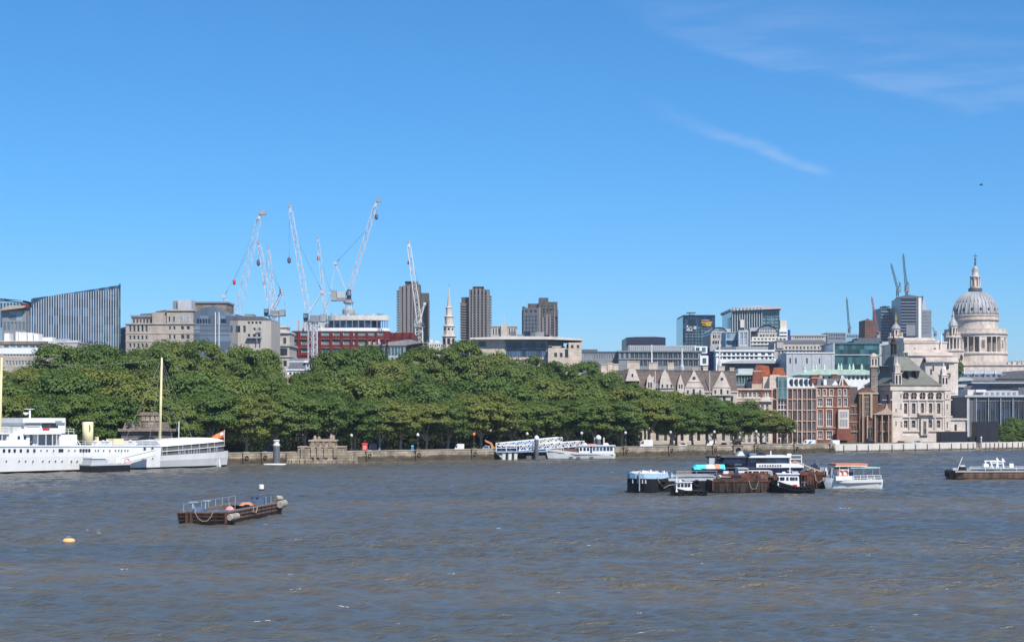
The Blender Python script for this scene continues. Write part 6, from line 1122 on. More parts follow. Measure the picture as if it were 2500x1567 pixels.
rail(t, fp, [(up(266), .2, zp(1134, 266)), (up(314), .2, zp(1134, 314))], 1.2, step=1.2)
mb = MB(fp); c = [(up(311)+.55*math.cos(k*math.pi/6), .1, zp(1126, 311)+.55*math.sin(k*math.pi/6)) for k in range(13)]; mb2 = MB(); mb2.tube([fp.p(*p) for p in c], .12, 6); mb2.build('lifebuoy', M['pink'], t)
t = thing('gangway', 'long white covered gangway sloping up from the pontoon along the ship side', 'gangway', fp.p(up(350), 2, 2)); mb = MB(fp)
P = lambda x, y: (up(x), zp(y, x)); A = [P(312, 1131), P(394, 1110), P(394, 1098), P(312, 1119)]
mb.prism(A, 2.2, 2.35); mb.build('side_panel', M['white'], t); mb = MB(fp); mb.prism([P(312, 1133), P(394, 1112), P(394, 1110), P(312, 1131)], 2.0, 4.0); mb.build('walkway', M['ltgrey'], t); mb = MB(fp); mb.prism(A, 3.8, 3.95); mb.build('side_panel', M['white'], t)
mb = MB(fp); mb.prism([P(310, 1119.5), P(396, 1098.5), P(396, 1096.5), P(310, 1117.5)], 2.1, 2.5); mb.build('handrail', M['white'], t)

# stays from the mast and signal wires
mtop = fr.p(uv(395, 3.5), 3.5, zv(876, 395, 3.5)); ftop = fr.p(uv(4, 4), 4, zv(878, 4, 4))
for q in (fr.p(uv(300, 3), 3, zdk(28)), fr.p(uv(440, 2), 2, zE(440)+1), fr.p(uv(470, 4), 4, zE(470)+1), fr.p(u(365), .3, zdk(32)), fr.p(uv(420, 6), 6, zE(420)+1)): mb = MB(); mb.bar(mtop, q, .035); mb.build('stay', M['steelg'], sh)
mb = MB(); n_ = 10; mb.tube([mtop+(ftop-mtop)*(i/n_)-Vector((0, 0, 1.2*math.sin(math.pi*i/n_))) for i in range(n_+1)], .02, 4); mb.build('signal_wire', M['steelg'], sh)
for i, x in enumerate((232, 252, 262, 318)): mb = MB(); c = fr.p(uv(x, 1.6), 1.6, zdk(22)); mb.lathe(c.x, c.y, [(.22, c.z), (.2, c.z+.5), (.38, c.z+.75), (.3, c.z+1.0), (.05, c.z+1.1)], 10); mb.build('deck_ventilator', M['offwhite'], sh)
rail(sh, fr, [(u(190), .25, zdk(uv(190, 0))), (u(388), .25, zdk(u(388)))], .95, 'white', .022, 1.8)
stain = mat('rust_streak', (.42, .34, .26), var=.3, scale=2)
for i, (x, y0, y1) in enumerate(((36, 1101, 1109), (131, 1101, 1108), (204, 1102, 1112), (268, 1101, 1107), (297, 1101, 1110), (176, 1127, 1136), (82, 1127, 1134), (425, 1117, 1124), (483, 1115, 1125))):
    mb = MB(fr); uu = u(x); zt, zb_ = z(y0, x), z(y1, x); off = (side(uu, zt)-.02, side(uu, zb_)-.03) if x < 392 else (.25+max(0, (x-470)/85)**2*1.9,)*2
    mb.face([(uu-.03, off[1], zb_), (uu+.02, off[1], zb_), (uu+.09, off[0], zt), (uu-.09, off[0], zt)]); mb.build('rust_streak', stain, sh)
def windows_row(root, fr, us, v, z0, z1, w, m='gdark', name='window'):
    mb = MB(); mb.box(0, w, -.05, .02, 0, z1-z0); me = mb.mesh(name, [M[m]])
    for u in us: put(name, me, root, fr.p(u, v, z0), fr.yaw)
def fender_tyre(root, p, r=.34, axis='v', yaw=0.0):
    mb = MB(); a = Vector((math.cos(yaw), math.sin(yaw), 0)); b = Vector((0, 0, 1))
    mb.tube([Vector(p)+a*(r*math.cos(k*math.pi/5))+b*(r*math.sin(k*math.pi/5)) for k in range(11)], r*.36, 6); return mb.build('tyre_fender', M['tyre'], root)
def coil(root, fr, pts, r, m='rope', name='rope'): mb = MB(); mb.tube([fr.p(*p) for p in pts], r, 5); return mb.build(name, M[m], root)
M['steelblue'] = mat('worn_blue_steel', (.07, .105, .19), rough=.6, var=.4, scale=2)
M['fender'] = mat('weathered_fender', (.36, .32, .27), rough=.85, var=.35, scale=1.5)
# --- the rusty lighter in the foreground, its square end towards us
d = dwater(1281); fr = Fr(432, d, R(2)); W = fr.u(556); Lb = 20.5; f2 = fr.sub(0, 0, 0); SK = .185          # its sides run away from us, drifting right
class Sk:
    yaw = fr.yaw
    def p(s, u, v, z): return fr.p(u+SK*v, v, z)
sk = Sk(); t = thing('rusty_barge', 'rusty open barge with pale drum fenders, ropes and rail posts, alone in mid river', 'barge', fr.p(W/2, Lb/2, 0))
zr = 1.32; mb = MB(sk)
def side_ring(z, inset): return [(inset, inset+(.35 if z < .3 else 0), z), (W-inset, inset+(.35 if z < .3 else 0), z), (W-inset, Lb-inset, z), (inset, Lb-inset, z)]
mb.loft([side_ring(-.6, .5), side_ring(.2, .06), side_ring(zr, 0)], True, False); h = mb.build('hull', M['rustpale'], t)
mb = MB(sk); g = .42; I = [(g, g*1.6, zr), (W-g, g*1.6, zr), (W-g, Lb-g, zr), (g, Lb-g, zr)]; O = [(0, 0, zr), (W, 0, zr), (W, Lb, zr), (0, Lb, zr)]
for i in range(4): k = (i+1) % 4; mb.face([O[i], O[k], I[k], I[i]]); q0, q1 = I[i], I[k]; mb.face([q0, q1, (q1[0], q1[1], .2), (q0[0], q0[1], .2)])
mb.build('gunwale', M['wood'], t); mb = MB(sk); mb.face([(x, y, .2) for x, y, _ in I]); mb.build('hold_floor', M['rust'], t)
for zz_ in (.45, .85, 1.2): mb = MB(sk); mb.box(-.06, W+.06, -.06+(.12 if zz_ < .5 else .06 if zz_ < 1 else 0), .4, zz_-.02, zz_+.04); mb.box(W-.2, W+.07, .3, Lb, zz_-.02, zz_+.04); mb.build('rubbing_strake', M['rust'], t)
for u_ in (.9, 1.35, W-.3): mb = MB(sk); mb.box(u_, u_+.25, -.12, .5, .15, zr+.02); mb.build('rib_post', M['rust'], t)
mb = MB(sk); mb.box(.5, W-.5, .7, 4.6, zr-.15, zr-.02); mb.build('fore_deck', M['slate'], t); mb = MB(sk); mb.box(.5, W-.5, Lb-4.2, Lb-.5, zr-.15, zr-.02); mb.build('aft_deck', M['slate'], t)
mb = MB(sk); mb.box(W-1.1, W-.35, 4.6, Lb-4, zr-.12, zr-.03); mb.build('side_deck', M['slate'], t)
pm = MB(); pm.box(-.03, .03, -.03, .03, 0, .85); pme = pm.mesh('rail_post', [M['steelg']])
ys_ = [1.2, 4.4, 7, 9.4, 11.8, 14.2, 16.6, 19]
for y in ys_: put('rail_post', pme, t, sk.p(.3, y, zr))
for y in (2.5, 4.5, 16, 18): put('rail_post', pme, t, sk.p(W-.6, y, zr))
mb = MB(sk)
for hh in (.8,): mb.loft([[(.27, y, zr+hh-.02), (.33, y, zr+hh-.02), (.33, y, zr+hh+.02), (.27, y, zr+hh+.02)] for y in ys_])
mb.build('rail', M['steelg'], t)
def drum(name, a, b, r, m, par=t): mb = MB(); a, b = sk.p(*a), sk.p(*b); mb.tube([a, a+(b-a)*.06, a+(b-a)*.94, b], [r*.86, r, r, r*.86], 14); return mb.build(name, M[m], par, smooth=False)
drum('drum_fender', (W+.25, -.25, .78), (W+.5, 1.7, .82), .36, 'fender'); drum('drum_fender', (W+.35, Lb-2.4, 1.15), (W+.4, Lb-.4, 1.2), .42, 'fender'); drum('drum_fender', (W-.6, Lb-.4, zr+.5), (W-.1, Lb+.2, zr+.4), .3, 'fender')
mb = MB(); c = sk.p(2.8, 8.8, .55); mb.lathe(c.x, c.y, [(.1, .2), (.6, .28), (.75, .6), (.6, 1.0), (.3, 1.4), (.08, 1.5)], 14)
solo(mb, 'pink_buoy', M['pink'], 'faded pink round buoy lying in the hold of the rusty barge', 'buoy', smooth=True)
mb = MB(sk); mb.box(1.8, 3.2, 15.4, 16.4, zr-.14, zr+.22, .3, .25); solo(mb, 'orange_canvas', M['salmon'], 'orange folded canvas on the far deck of the rusty barge', 'canvas')
for i, (a, bq_, y0, y1, zt) in enumerate(((1.0, 2.3, 1.6, 3.0, .42), (2.9, 3.5, 2.6, 3.6, .3))): 
    mb = MB(sk); mb.box(a, bq_, y0, y1, zr-.02, zr+zt*.5, .1, .1); mb.box(a+.3, bq_-.3, y0+.4, y1-.4, zr+zt*.5, zr+zt, .1, .1); solo(mb, 'deck_winch', M['steelblue'], ('blue deck winch on the near deck of the rusty barge', 'small blue locker beside the winch on the rusty barge')[i], ('winch', 'locker')[i])
mb = MB(sk)
for y in (Lb-3.4, Lb-1.2): mb.box(2.6, 2.85, y, y+.25, zr-.02, zr+.9); mb.box(3.9, 4.1, y, y+.25, zr-.02, zr+.7)
mb.box(2.6, 2.85, Lb-3.4, Lb-.95, zr+.6, zr+.72); mb.box(2.9, 3.9, Lb-2.6, Lb-1.4, zr-.02, zr+.45, .1, .1); solo(mb, 'bollard_frame', M['steelblue'], 'blue bollard frame on the far deck of the rusty barge', 'bollard frame')
mb = MB(sk); mb.box(.9, 1.05, 2.0, 2.15, zr+.3, zr+1.0); mb.box(.6, 1.5, 1.95, 2.2, zr+.9, zr+1.02); mb.build('davit', M['ltblue'], t); mb = MB(sk); mb.box(2.0, 2.1, 2.8, 2.9, zr, zr+1.1); mb.box(1.8, 2.6, 2.75, 2.95, zr+1.0, zr+1.12); mb.build('davit', M['ltblue'], t)
coil(t, sk, [(1.7, .6, zr+.35), (1.9, -.05, zr-.05), (2.2, -.14, .75), (2.7, -.2, .38), (3.2, -.2, .42), (3.55, -.12, .85), (3.75, -.02, zr+.03), (3.4, .5, zr+.1)], .045); coil(t, sk, [(W+.05, 9, zr+.05), (W+.12, 8.6, .9), (W+.14, 9.6, .7), (W+.05, 10.4, zr)], .07); coil(t, sk, [(1.2, 2.2, zr+.5), (1.5, 1.0, zr+.6), (1.9, .05, zr+.02)], .05)
mb = MB(sk); c = [(3.1+.55*math.cos(k*math.pi/5), 14.0+.0*k, .75+.55*math.sin(k*math.pi/5)) for k in range(11)]; m2 = MB(); m2.tube([sk.p(*q) for q in c], .16, 6); solo(m2, 'tractor_tyre', M['tyre'], 'big black tyre standing in the hold of the rusty barge', 'tyre')
# --- buoys
def buoy(px, py, r, m, label, knob=None):
    dd = dwater(py); x = X(px, dd); t = thing('mooring_buoy', label, 'buoy', (x, dd, 0)); mb = MB(); mb.lathe(x, dd, [(r*.75, -.5), (r, -.2), (r*1.02, .12), (r*.94, .30), (r*.7, .40), (.1, .43)], 20); mb.build('float', M[m], t)
    mb = MB(); mb.lathe(x, dd, [(r*1.05, .02), (r*1.06, .16), (r*1.0, .17)], 20); mb.build('band', M['rope' if m == 'orangeb' else 'navy'], t)
    mb = MB(); mb.tube([(x-.16, dd, .4), (x-.16, dd, .58), (x+.16, dd, .58), (x+.16, dd, .4)], .035, 6); mb.build('shackle', M['steelg'], t); return t
buoy(168, 1325, .56, 'orangeb', 'pale orange drum buoy floating alone at the left')
t = buoy(638, 1199, .42, 'navy', 'small white cylinder buoy with a dark base behind the rusty barge'); p = wloc(t); mb = MB(); mb.lathe(p.x, p.y, [(.38, .36), (.38, .95), (.3, 1.0)], 16); mb.build('topmark', M['white'], t)
# --- long black tanker lighter, left end of the moored cluster
d = dwater(1204); fr = Fr(1547, d, R(14)); Z_ = lambda y, px: fr.z(y, fr.u(px)); U = fr.u
t = thing('black_barge', 'long black steel barge with a light blue fore deck, left in the cluster', 'barge', fr.p(U(1660), 2.6, 0)); L_ = U(1800)
hull_part(t, fr, 0, L_, 6.0, [(0, Z_(1170, 1550)), (.28, Z_(1168, 1630)), (.34, 2.25), (1, 2.2)], 'black', 'L', bowlen=.16, sternlen=.05, sternw=.9, flare=.93, deckm='ltgrey', deckdrop=.05, wl=.15)
mb = MB(fr); mb.loft([[(U(x), v0, Z_(1168.5, x)), (U(x), 6.0-v0, Z_(1168.5, x)), (U(x), 5.8-v0, Z_(1156, x)), (U(x), v0+.2, Z_(1156, x))] for x, v0 in ((1550, 2.3), (1558, 1.25), (1575, .35), (1600, .05), (1632, .0))]); mb.build('forecastle', M['ltblue'], t)
mb = MB(fr); mb.loft([[(U(x), v0+.15, Z_(1156, x)+.01), (U(x), 5.8-v0, Z_(1156, x)+.01), (U(x), 4.4-v0*.5, Z_(ty, x)), (U(x), v0+1.3, Z_(ty, x))] for x, v0, ty in ((1556, 1.6, 1154), (1566, .9, 1152), (1575, .4, 1152.5), (1590, .2, 1150.5), (1606, .1, 1151.5), (1622, .2, 1154), (1634, .5, 1155.5))]); mb.build('canvas_cover', M['offwhite'], t)
mb = MB(fr); mb.box(U(1563), U(1565.5), .55, .75, .3, Z_(1152, 1564)); mb.build('stem_post', M['steelg'], t)
for i, x in enumerate((1553, 1561, 1570, 1576)): mb = MB(fr); v0 = np.interp(x, [1550, 1558, 1575, 1600], [2.3, 1.25, .35, .05])-.05; mb.box(U(x), U(x+3.2), v0-.06, v0, Z_(1180, x), Z_(1171, x)); mb.build('hull_mark', M['ltgrey'], t)
mb = MB(fr); mb.box(U(1632), U(1756), -.05, .12, Z_(1172, 1632)-.1, Z_(1167, 1632)); mb.build('side_beam', M['ltgrey'], t)
for k, (v, y) in enumerate(((.8, 1164), (1.8, 1161), (2.8, 1158), (3.8, 1155))): mb = MB(fr); mb.tube([fr.p(U(1640)+k*.5, v, 2.55+.16*k), fr.p(L_-.6, v, 2.55+.16*k)], .15, 6); mb.build('deck_pipe', M['ltgrey' if k % 2 else 'steelg'], t)
mb = MB(fr); mb.box(U(1648), U(1750), 1.1, 5.4, 2.15, 2.5); mb.build('hatch_cover', M['steelg'], t); mb = MB(fr); mb.box(U(1676), U(1712), 4.4, 5.2, 2.4, 3.0); mb.build('deck_locker', M['wood'], t)
for i, (x, w_, v, h_, m_) in enumerate(((1572, 12, 1.0, .5, 'white'), (1590, 9, .8, .7, 'offwhite'), (1604, 14, 1.2, .4, 'ltblue'), (1622, 8, .6, .8, 'white'), (1634, 7, 1.5, .6, 'offwhite'), (1642, 6, .7, .5, 'ltblue'))): mb = MB(fr); z_ = Z_(1153.5, 1600)-.2*(x > 1615); mb.box(U(x), U(x+w_), v, v+1.4, z_-.5, z_+h_*.55, .2, .2); mb.build('deck_gear', M[m_], t)
rail(t, fr, [(U(1652), .35, 2.2), (U(1752), .35, 2.2)], .9, 'steelg', .03, 2.5)
coil(t, fr, [(U(1604), -.05, 2.2), (U(1612), -.12, 1.2), (U(1620), -.14, .7), (U(1632), -.14, 1.1), (U(1645), -.14, 1.2), (U(1660), -.1, 1.7)], .07)
for x in (1618, 1665, 1700): fender_tyre(t, fr.p(U(x), -.14, 1.35), .42, yaw=fr.yaw)
# --- little white launch tied to it
d = dwater(1207); f3 = Fr(1640, d-4.5, R(4)); U3 = f3.u; t = thing('white_cabin_launch', 'tiny tug with a white cabin tied to the side of the black barge', 'launch', f3.p(U3(1684), 1.2, 0)); Lh = U3(1728)
hull_part(t, f3, 0, Lh, 2.4, [(0, 1.25), (.4, .8), (1, .75)], 'black', 'L', bowlen=.4, sternlen=.1, sternw=.8, deckm='slate')
mb = MB(f3); zc0, zc1 = .55, f3.z(1177.5, 2); a, b_ = U3(1651), U3(1691); mb.loft([[(a, .4, zc0), (b_, .4, zc0), (b_, 2.0, zc0), (a, 2.0, zc0)], [(a+.15, .5, zc1), (b_-.05, .5, zc1), (b_-.05, 1.9, zc1), (a+.15, 1.9, zc1)]]); mb.build('cabin', M['white'], t)
mb = MB(f3); mb.box(a+.02, b_+.1, .35, 2.05, zc1, zc1+.08); mb.build('cabin_roof', M['white'], t); windows_row(t, f3, [a+.3, a+.85, a+1.35, a+1.8][:3] if b_-a < 2 else [a+.25, a+.75, a+1.25, a+1.7], .44, zc1-.62, zc1-.18, .36)
mb = MB(f3); mb.box(a+.2, a+.3, 1, 1.1, zc1, zc1+.8); mb.box(a+.6, a+.9, .9, 1.2, zc1+.08, zc1+.3); mb.build('mast', M['white'], t)
for x in (1660, 1675, 1698, 1712): fender_tyre(t, f3.p(U3(x), -.05, .45), .28, yaw=f3.yaw)
M['tarred'] = mat('tarred_steel', (.075, .052, .042), rough=.8, var=.5, scale=1.1, stain=(.022, .018, .016), streak=1)
M['rusty'] = mat('red_rust', (.17, .05, .038), rough=.85, var=.5, scale=1.2, stain=(.05, .028, .022), streak=1)
# --- brown lighters
def lighter(px0, px1, py, yaw, beam, h, m, label, rim='rust', bow=.12):
    d = dwater(py); f = Fr(px0, d, R(yaw)); L = f.u(px1); t = thing('brown_barge', label, 'barge', f.p(L/2, beam/2, 0), 'brown barges of the moored cluster')
    hull_part(t, f, 0, L, beam, [(0, h+.35), (.12, h), (.88, h), (1, h+.35)], m, 'L', bowlen=bow, sternlen=bow, sternw=.55, flare=.9, deckm='rust', deckdrop=.7)
    mb = MB(f); mb.box(L*.1, L*.9, -.07, .1, h-.18, h+.06); mb.build('rubbing_strake', M[rim], t)
    rq = random.Random(px0)
    for k in range(13):
        x = L*(.14+.72*rq.random()); v = rq.uniform(.6, beam-1.2); ww = rq.uniform(.3, 1.5); mb = MB(f); mb.box(x, x+ww, v, v+rq.uniform(.4, 1.1), h-.65, h+rq.uniform(.0, .75), ww*rq.uniform(.02, .25), .08); mb.build('deck_gear', M[('rust', 'rustpale', 'slate', 'wood', 'steelg', 'offwhite', 'rust', 'black')[k % 8]], t)
    for k in range(4):
        x = L*(.12+.7*rq.random()); mb = MB(f); mb.bar(f.p(x, rq.uniform(.3, 1.6), h+.35), f.p(x+rq.uniform(1.5, 3.5), rq.uniform(.3, 1.6), h+.4+rq.uniform(0, .35)), .10); mb.build('deck_pipe', M[('steelg', 'wood', 'rust', 'offwhite')[k]], t)
    for k in range(9): mb = MB(f); x = L*(.1+.8*k/8); mb.box(x, x+.12, -.05+.02*(k % 2), .1, .35, h-.2); mb.build('rib_post', M['rust'], t)
    mb = MB(f); mb.box(L*.12, L*.88, .25, .55, h-.5, h+.32); mb.box(L*.12, L*.88, beam-.55, beam-.25, h-.5, h+.32); mb.build('coaming', M[rim], t); return t, f, L
t, f, L = lighter(1722, 1893, 1203, 3, 5.5, 1.75, 'tarred', 'rust brown open barge in the middle of the moored cluster')
coil(t, f, [(L*.62, -.05, 1.8), (L*.64, -.12, .9), (L*.67, -.14, .55), (L*.72, -.12, .6), (L*.76, -.08, 1.7)], .06)
t2, f2_, L2 = lighter(1745, 1900, 1194, 3, 5.0, 2.0, 'rust', 'red brown barge behind the rust brown one', 'rusty'); t4, f4, L4 = lighter(1948, 2022, 1192, 4, 5.0, 2.2, 'rust', 'short dark red barge with scrap behind the black tug', 'rusty', .25)
coil(t4, f4, [(L4*.55, -.1, 2.2), (L4*.58, -.2, 1.3), (L4*.68, -.2, .9), (L4*.85, -.15, 1.4)], .09)
mb = MB(); p = f4.p(0, 0, 0); mb.bar(f4.p(-.6, .4, 4.2), f4.p(L4*.9, .4, 2.35), .22); solo(mb, 'long_plank', M['buff'], 'long pale timber leaning across the short dark red barge', 'plank')
# white deckhouse with brown roofs on the red brown barge
d = dwater(1190); f5 = Fr(1798, d, R(3)); U5, Z5 = f5.u, lambda y: f5.z(y, 3); t = thing('white_work_boat', 'white cabined work boat with brown roofs among the brown barges', 'work boat', f5.p(U5(1850), 2, 0))
hull_part(t, f5, 0, U5(1900), 4.2, [(0, 2.0), (1, 2.0)], 'rust', 'L', bowlen=.2, sternlen=.1, deckm='rust')
def b5(nm, a, c, y0, y1, v0, v1, m): mb = MB(f5); mb.box(U5(a), U5(c), v0, v1, Z5(y1), Z5(y0)); return mb.build(nm, M[m], t)
b5('cabin', 1804, 1826, 1144, 1166, .4, 3.5, 'white'); b5('cabin', 1828, 1886, 1149, 1166, .6, 3.5, 'offwhite'); b5('cabin_roof', 1802, 1828, 1142, 1145, .2, 3.7, 'ltgrey'); b5('cabin_roof', 1858, 1890, 1150, 1154, .3, 3.7, 'rust'); b5('brown_front', 1858, 1886, 1154, 1164, .5, 1, 'redclad')
windows_row(t, f5, [U5(x) for x in (1819, 1828, 1840, 1847)], .38, Z5(1157), Z5(1150), .42); b5('wheelhouse_door', 1831, 1837, 1150, 1166, .52, .7, 'navy')
# --- the navy passenger boat behind
d = dwater(1183); f6 = Fr(1735, d, R(5)); U6 = f6.u; Z6 = lambda y, x=1850: f6.z(y, f6.u(x)); t = thing('navy_river_boat', 'navy blue river passenger boat with dark wraparound glass behind the moored barges', 'passenger boat', f6.p(U6(1850), 2.5, 0))
hull_part(t, f6, 0, U6(1962), 5.0, [(0, Z6(1140, 1740)), (.4, Z6(1140)), (.62, Z6(1143)), (1, Z6(1142, 1955))], 'navy', 'L', bowlen=.3, sternlen=.05, sternw=.9, deckm='ltgrey')
def b6(nm, a, c, y0, y1, v0, v1, m, tx=0): mb = MB(f6); mb.box(U6(a), U6(c), v0, v1, Z6(y1, a), Z6(y0, a), tx, 0); return mb.build(nm, M[m], t)
b6('saloon', 1824, 1930, 1117, 1142, .4, 4.6, 'navy', .3); b6('saloon_glass', 1832, 1924, 1119, 1131, .30, .5, 'gnavy'); b6('roof', 1830, 1932, 1112, 1117, .1, 4.9, 'white', .4); b6('wheelhouse', 1822, 1876, 1104, 1113, 1.0, 4, 'navy', .8); b6('wheelhouse_glass', 1832, 1850, 1106, 1111, .9, 1.1, 'gpale'); b6('white_band', 1846, 1962, 1131, 1141, -.12, .1, 'white'); b6('rubbing_strake', 1735, 1962, 1141, 1143, -.1, .1, 'slate')
b6('fore_cabin', 1765, 1826, 1116, 1132, .9, 4.2, 'navy', .6); b6('fore_cabin_roof', 1762, 1826, 1113, 1116.5, .6, 4.4, 'slate'); b6('white_dash', 1838, 1868, 1112.5, 1116, .2, .4, 'white'); b6('roof_mast', 1888, 1890, 1101, 1112, 2, 2.2, 'white'); b6('white_hatch', 1804, 1824, 1102, 1113, 1.4, 3, 'offwhite', .5)
b6('aft_frame', 1924, 1934, 1107, 1131, .5, .7, 'white'); rail(t, f6, [(U6(1930), .3, Z6(1131, 1930)), (U6(1958), .3, Z6(1131, 1958))], 1.3, 'white', .06, 1.2); b6('life_raft', 1937, 1944, 1124, 1131, 1, 2, 'salmon'); 
mb = MB(f6); lx = U6(1853)
for i in range(9): mb.box(lx+i*.42, lx+i*.42+.26, -.17, -.125, Z6(1138.5), Z6(1135-(i % 3)*.5))
mb.build('name_lettering', M['slate'], t, kind='stuff')
# --- bright cyan and orange launch, grey cabin launch behind
d = dwater(1188); f7 = Fr(1694, d, R(6)); U7 = f7.u; Z7 = lambda y: f7.z(y, 1); t = thing('cyan_canvas_launch', 'launch under a cyan, white and orange painted cover behind the black barge', 'launch', f7.p(U7(1732), 1.2, 0))
hull_part(t, f7, 0, U7(1772), 2.6, [(0, Z7(1141)), (.4, Z7(1144)), (1, Z7(1144))], 'navy', 'L', bowlen=.3, deckm='slate')
def cov(nm, a, c, m, z0, z1, e=.0): mb = MB(f7); mb.loft([[(U7(x), .0, Z7(z0)), (U7(x), 2.6, Z7(z0)), (U7(x), 2.0, Z7(z1)-q_), (U7(x), .6, Z7(z1)-q_)] for x, q_ in ((a, e), (c, 0))]); mb.build(nm, M[m], t)
cov('cover_bow', 1695, 1702, 'cyan', 1146, 1134.5, .45); cov('cover', 1702.05, 1726, 'cyan', 1146, 1134.5); cov('cover', 1726.05, 1746, 'offwhite', 1146, 1134); cov('cover', 1746.05, 1759, 'salmon', 1146, 1133); cov('cover', 1759.05, 1771, 'cyan', 1146, 1134)
d = dwater(1181); f8 = Fr(1728, d, R(5)); U8 = f8.u; Z8 = lambda y: f8.z(y, 1); t = thing('dark_cabin_launch', 'dark cabin launch with a faded red flag, left of the navy passenger boat', 'launch', f8.p(U8(1755), 1.5, 0))
hull_part(t, f8, 0, U8(1812), 3.2, [(0, Z8(1134)), (1, Z8(1137))], 'slate', 'L', bowlen=.25, deckm='slate')
for nm, a, c, y0, y1, m in (('cabin', 1733, 1746, 1118, 1137, 'ltgrey'), ('wheelhouse', 1746, 1762, 1120, 1136, 'slate'), ('roof', 1731, 1766, 1114, 1118, 'black'), ('aft_cabin', 1766, 1795, 1124, 1136, 'grey'), ('deck_box', 1780, 1793, 1126, 1134, 'white')): mb = MB(f8); v0 = .5 if nm != 'deck_box' else .2; mb.box(U8(a), U8(c), v0, 2.6, Z8(y1), Z8(y0)); mb.build(nm, M[m], t)
windows_row(t, f8, [U8(1749), U8(1755)], .48, Z8(1130), Z8(1123), .5, 'gpale'); mb = MB(f8); mb.box(U8(1757), U8(1758), 1, 1.1, Z8(1118), Z8(1109)); mb.build('flagstaff', M['offwhite'], t); mb = MB(f8); mb.prism([(U8(1745), Z8(1116)), (U8(1757), Z8(1114.5)), (U8(1757), Z8(1110.5)), (U8(1749), Z8(1113))], 1.02, 1.08); mb.build('flag', M['red'], t)
# --- black and white tug
d = dwater(1202); f9 = Fr(1884, d-3, R(-4)); U9 = f9.u; Z9 = lambda y, x=1920: f9.z(y, f9.u(x)); t = thing('black_white_tug', 'small black hulled tug with a white wheelhouse before the brown barges', 'tug', f9.p(U9(1935), 1.8, 0)); L9 = U9(1992)
hull_part(t, f9, 0, L9, 3.6, [(0, 2.1), (.3, 1.45), (.6, 1.0), (1, 1.15)], 'black', 'L', bowlen=.35, sternlen=.3, sternw=.4, flare=.85, deckm='slate', n=16)
mb = MB(f9); mb.loft([[(U9(a), v0, z_) for a, v0, z_ in ((1899, .5, 1.0), (1953, .5, .8), (1953, 3.1, .8), (1899, 3.1, 1.0))], [(U9(a), v0, z_) for a, v0, z_ in ((1901, .65, Z9(1158)), (1951, .65, Z9(1158)), (1951, 2.95, Z9(1158)), (1901, 2.95, Z9(1158)))]]); mb.build('wheelhouse', M['white'], t)
mb = MB(f9); mb.box(U9(1897), U9(1954), .45, 3.15, Z9(1158), Z9(1156)); mb.build('wheelhouse_roof', M['white'], t); windows_row(t, f9, [U9(x) for x in (1897.5, 1905.5, 1911, 1921, 1930, 1936, 1943)], .55, Z9(1172), Z9(1164.5), .30)
mb = MB(f9); mb.box(U9(1930), U9(1932), 1.6, 1.75, Z9(1157), Z9(1138)); mb.box(U9(1925), U9(1937), 1.6, 1.7, Z9(1150), Z9(1149)); mb.box(U9(1912), U9(1919), 1.2, 1.9, Z9(1156), Z9(1152)); mb.build('mast', M['white'], t); mb = MB(f9); mb.box(U9(1936), U9(1950), 1.0, 2.2, Z9(1156), Z9(1151)); mb.build('roof_locker', M['ltgrey'], t)
mb = MB(f9); mb.box(U9(1937), U9(1947), .42, .5, Z9(1186), Z9(1182.5)); mb.build('lifebelt', M['red'], t)
for i in range(11): fender_tyre(t, f9.p(U9(1890+9.4*i), .0+(.9 if i < 1 else .25 if i > 8 else -.06), [1.75, 1.5, 1.3, 1.15, 1.0, .9, .85, .8, .8, .85, .95][i]-.15), .26, yaw=f9.yaw)
mb = MB(f9); mb.box(U9(1965), U9(1968), 1.4, 2.2, .9, 1.7); mb.box(U9(1960), U9(1973), 1.5, 1.7, 1.5, 1.65); mb.build('towing_bitt', M['slate'], t)
# --- scrap and deck clutter behind the tug
r_ = random.Random(9); d = dwater(1183); f10 = Fr(1955, d, R(3)); U10 = f10.u; Z10 = lambda y: f10.z(y, 4); t = thing('scrap_barge', 'dark barge heaped with scrap, nets and pipes behind the short red barge', 'barge', f10.p(U10(2000), 2.5, 0))
hull_part(t, f10, 0, U10(2050), 5.0, [(0, Z10(1158)), (1, Z10(1160))], 'slate', 'L', bowlen=.2, deckm='black')
for i, (a, c, y0, m) in enumerate(((1960, 1972, 1146, 'slate'), (1972, 1984, 1149, 'mint'), (1983, 1987, 1142, 'white'), (1986, 2004, 1135, 'navy'), (1994, 2010, 1132, 'slate'), (2004, 2016, 1141, 'grey'), (2018, 2026, 1142, 'ltgrey'), (2024, 2036, 1146, 'slate'), (2030, 2044, 1143, 'grey'), (2036, 2048, 1150, 'ltgrey'))): mb = MB(f10); mb.box(U10(a), U10(c), .5+r_.uniform(0, 1.5), 3+r_.uniform(0, 1), Z10(1160), Z10(y0), (U10(c)-U10(a))*r_.uniform(.05, .3), .3); mb.build('scrap_heap', M[m], t)
for i in range(9): x = r_.uniform(1965, 2040); mb = MB(f10); mb.bar(f10.p(U10(x), r_.uniform(.3, 2), Z10(1156)), f10.p(U10(x+r_.uniform(-14, 14)), r_.uniform(.3, 2), Z10(r_.uniform(1131, 1144))), .12); mb.build('scrap_pipe', M[('steelg', 'rust', 'ltgrey')[i % 3]], t)
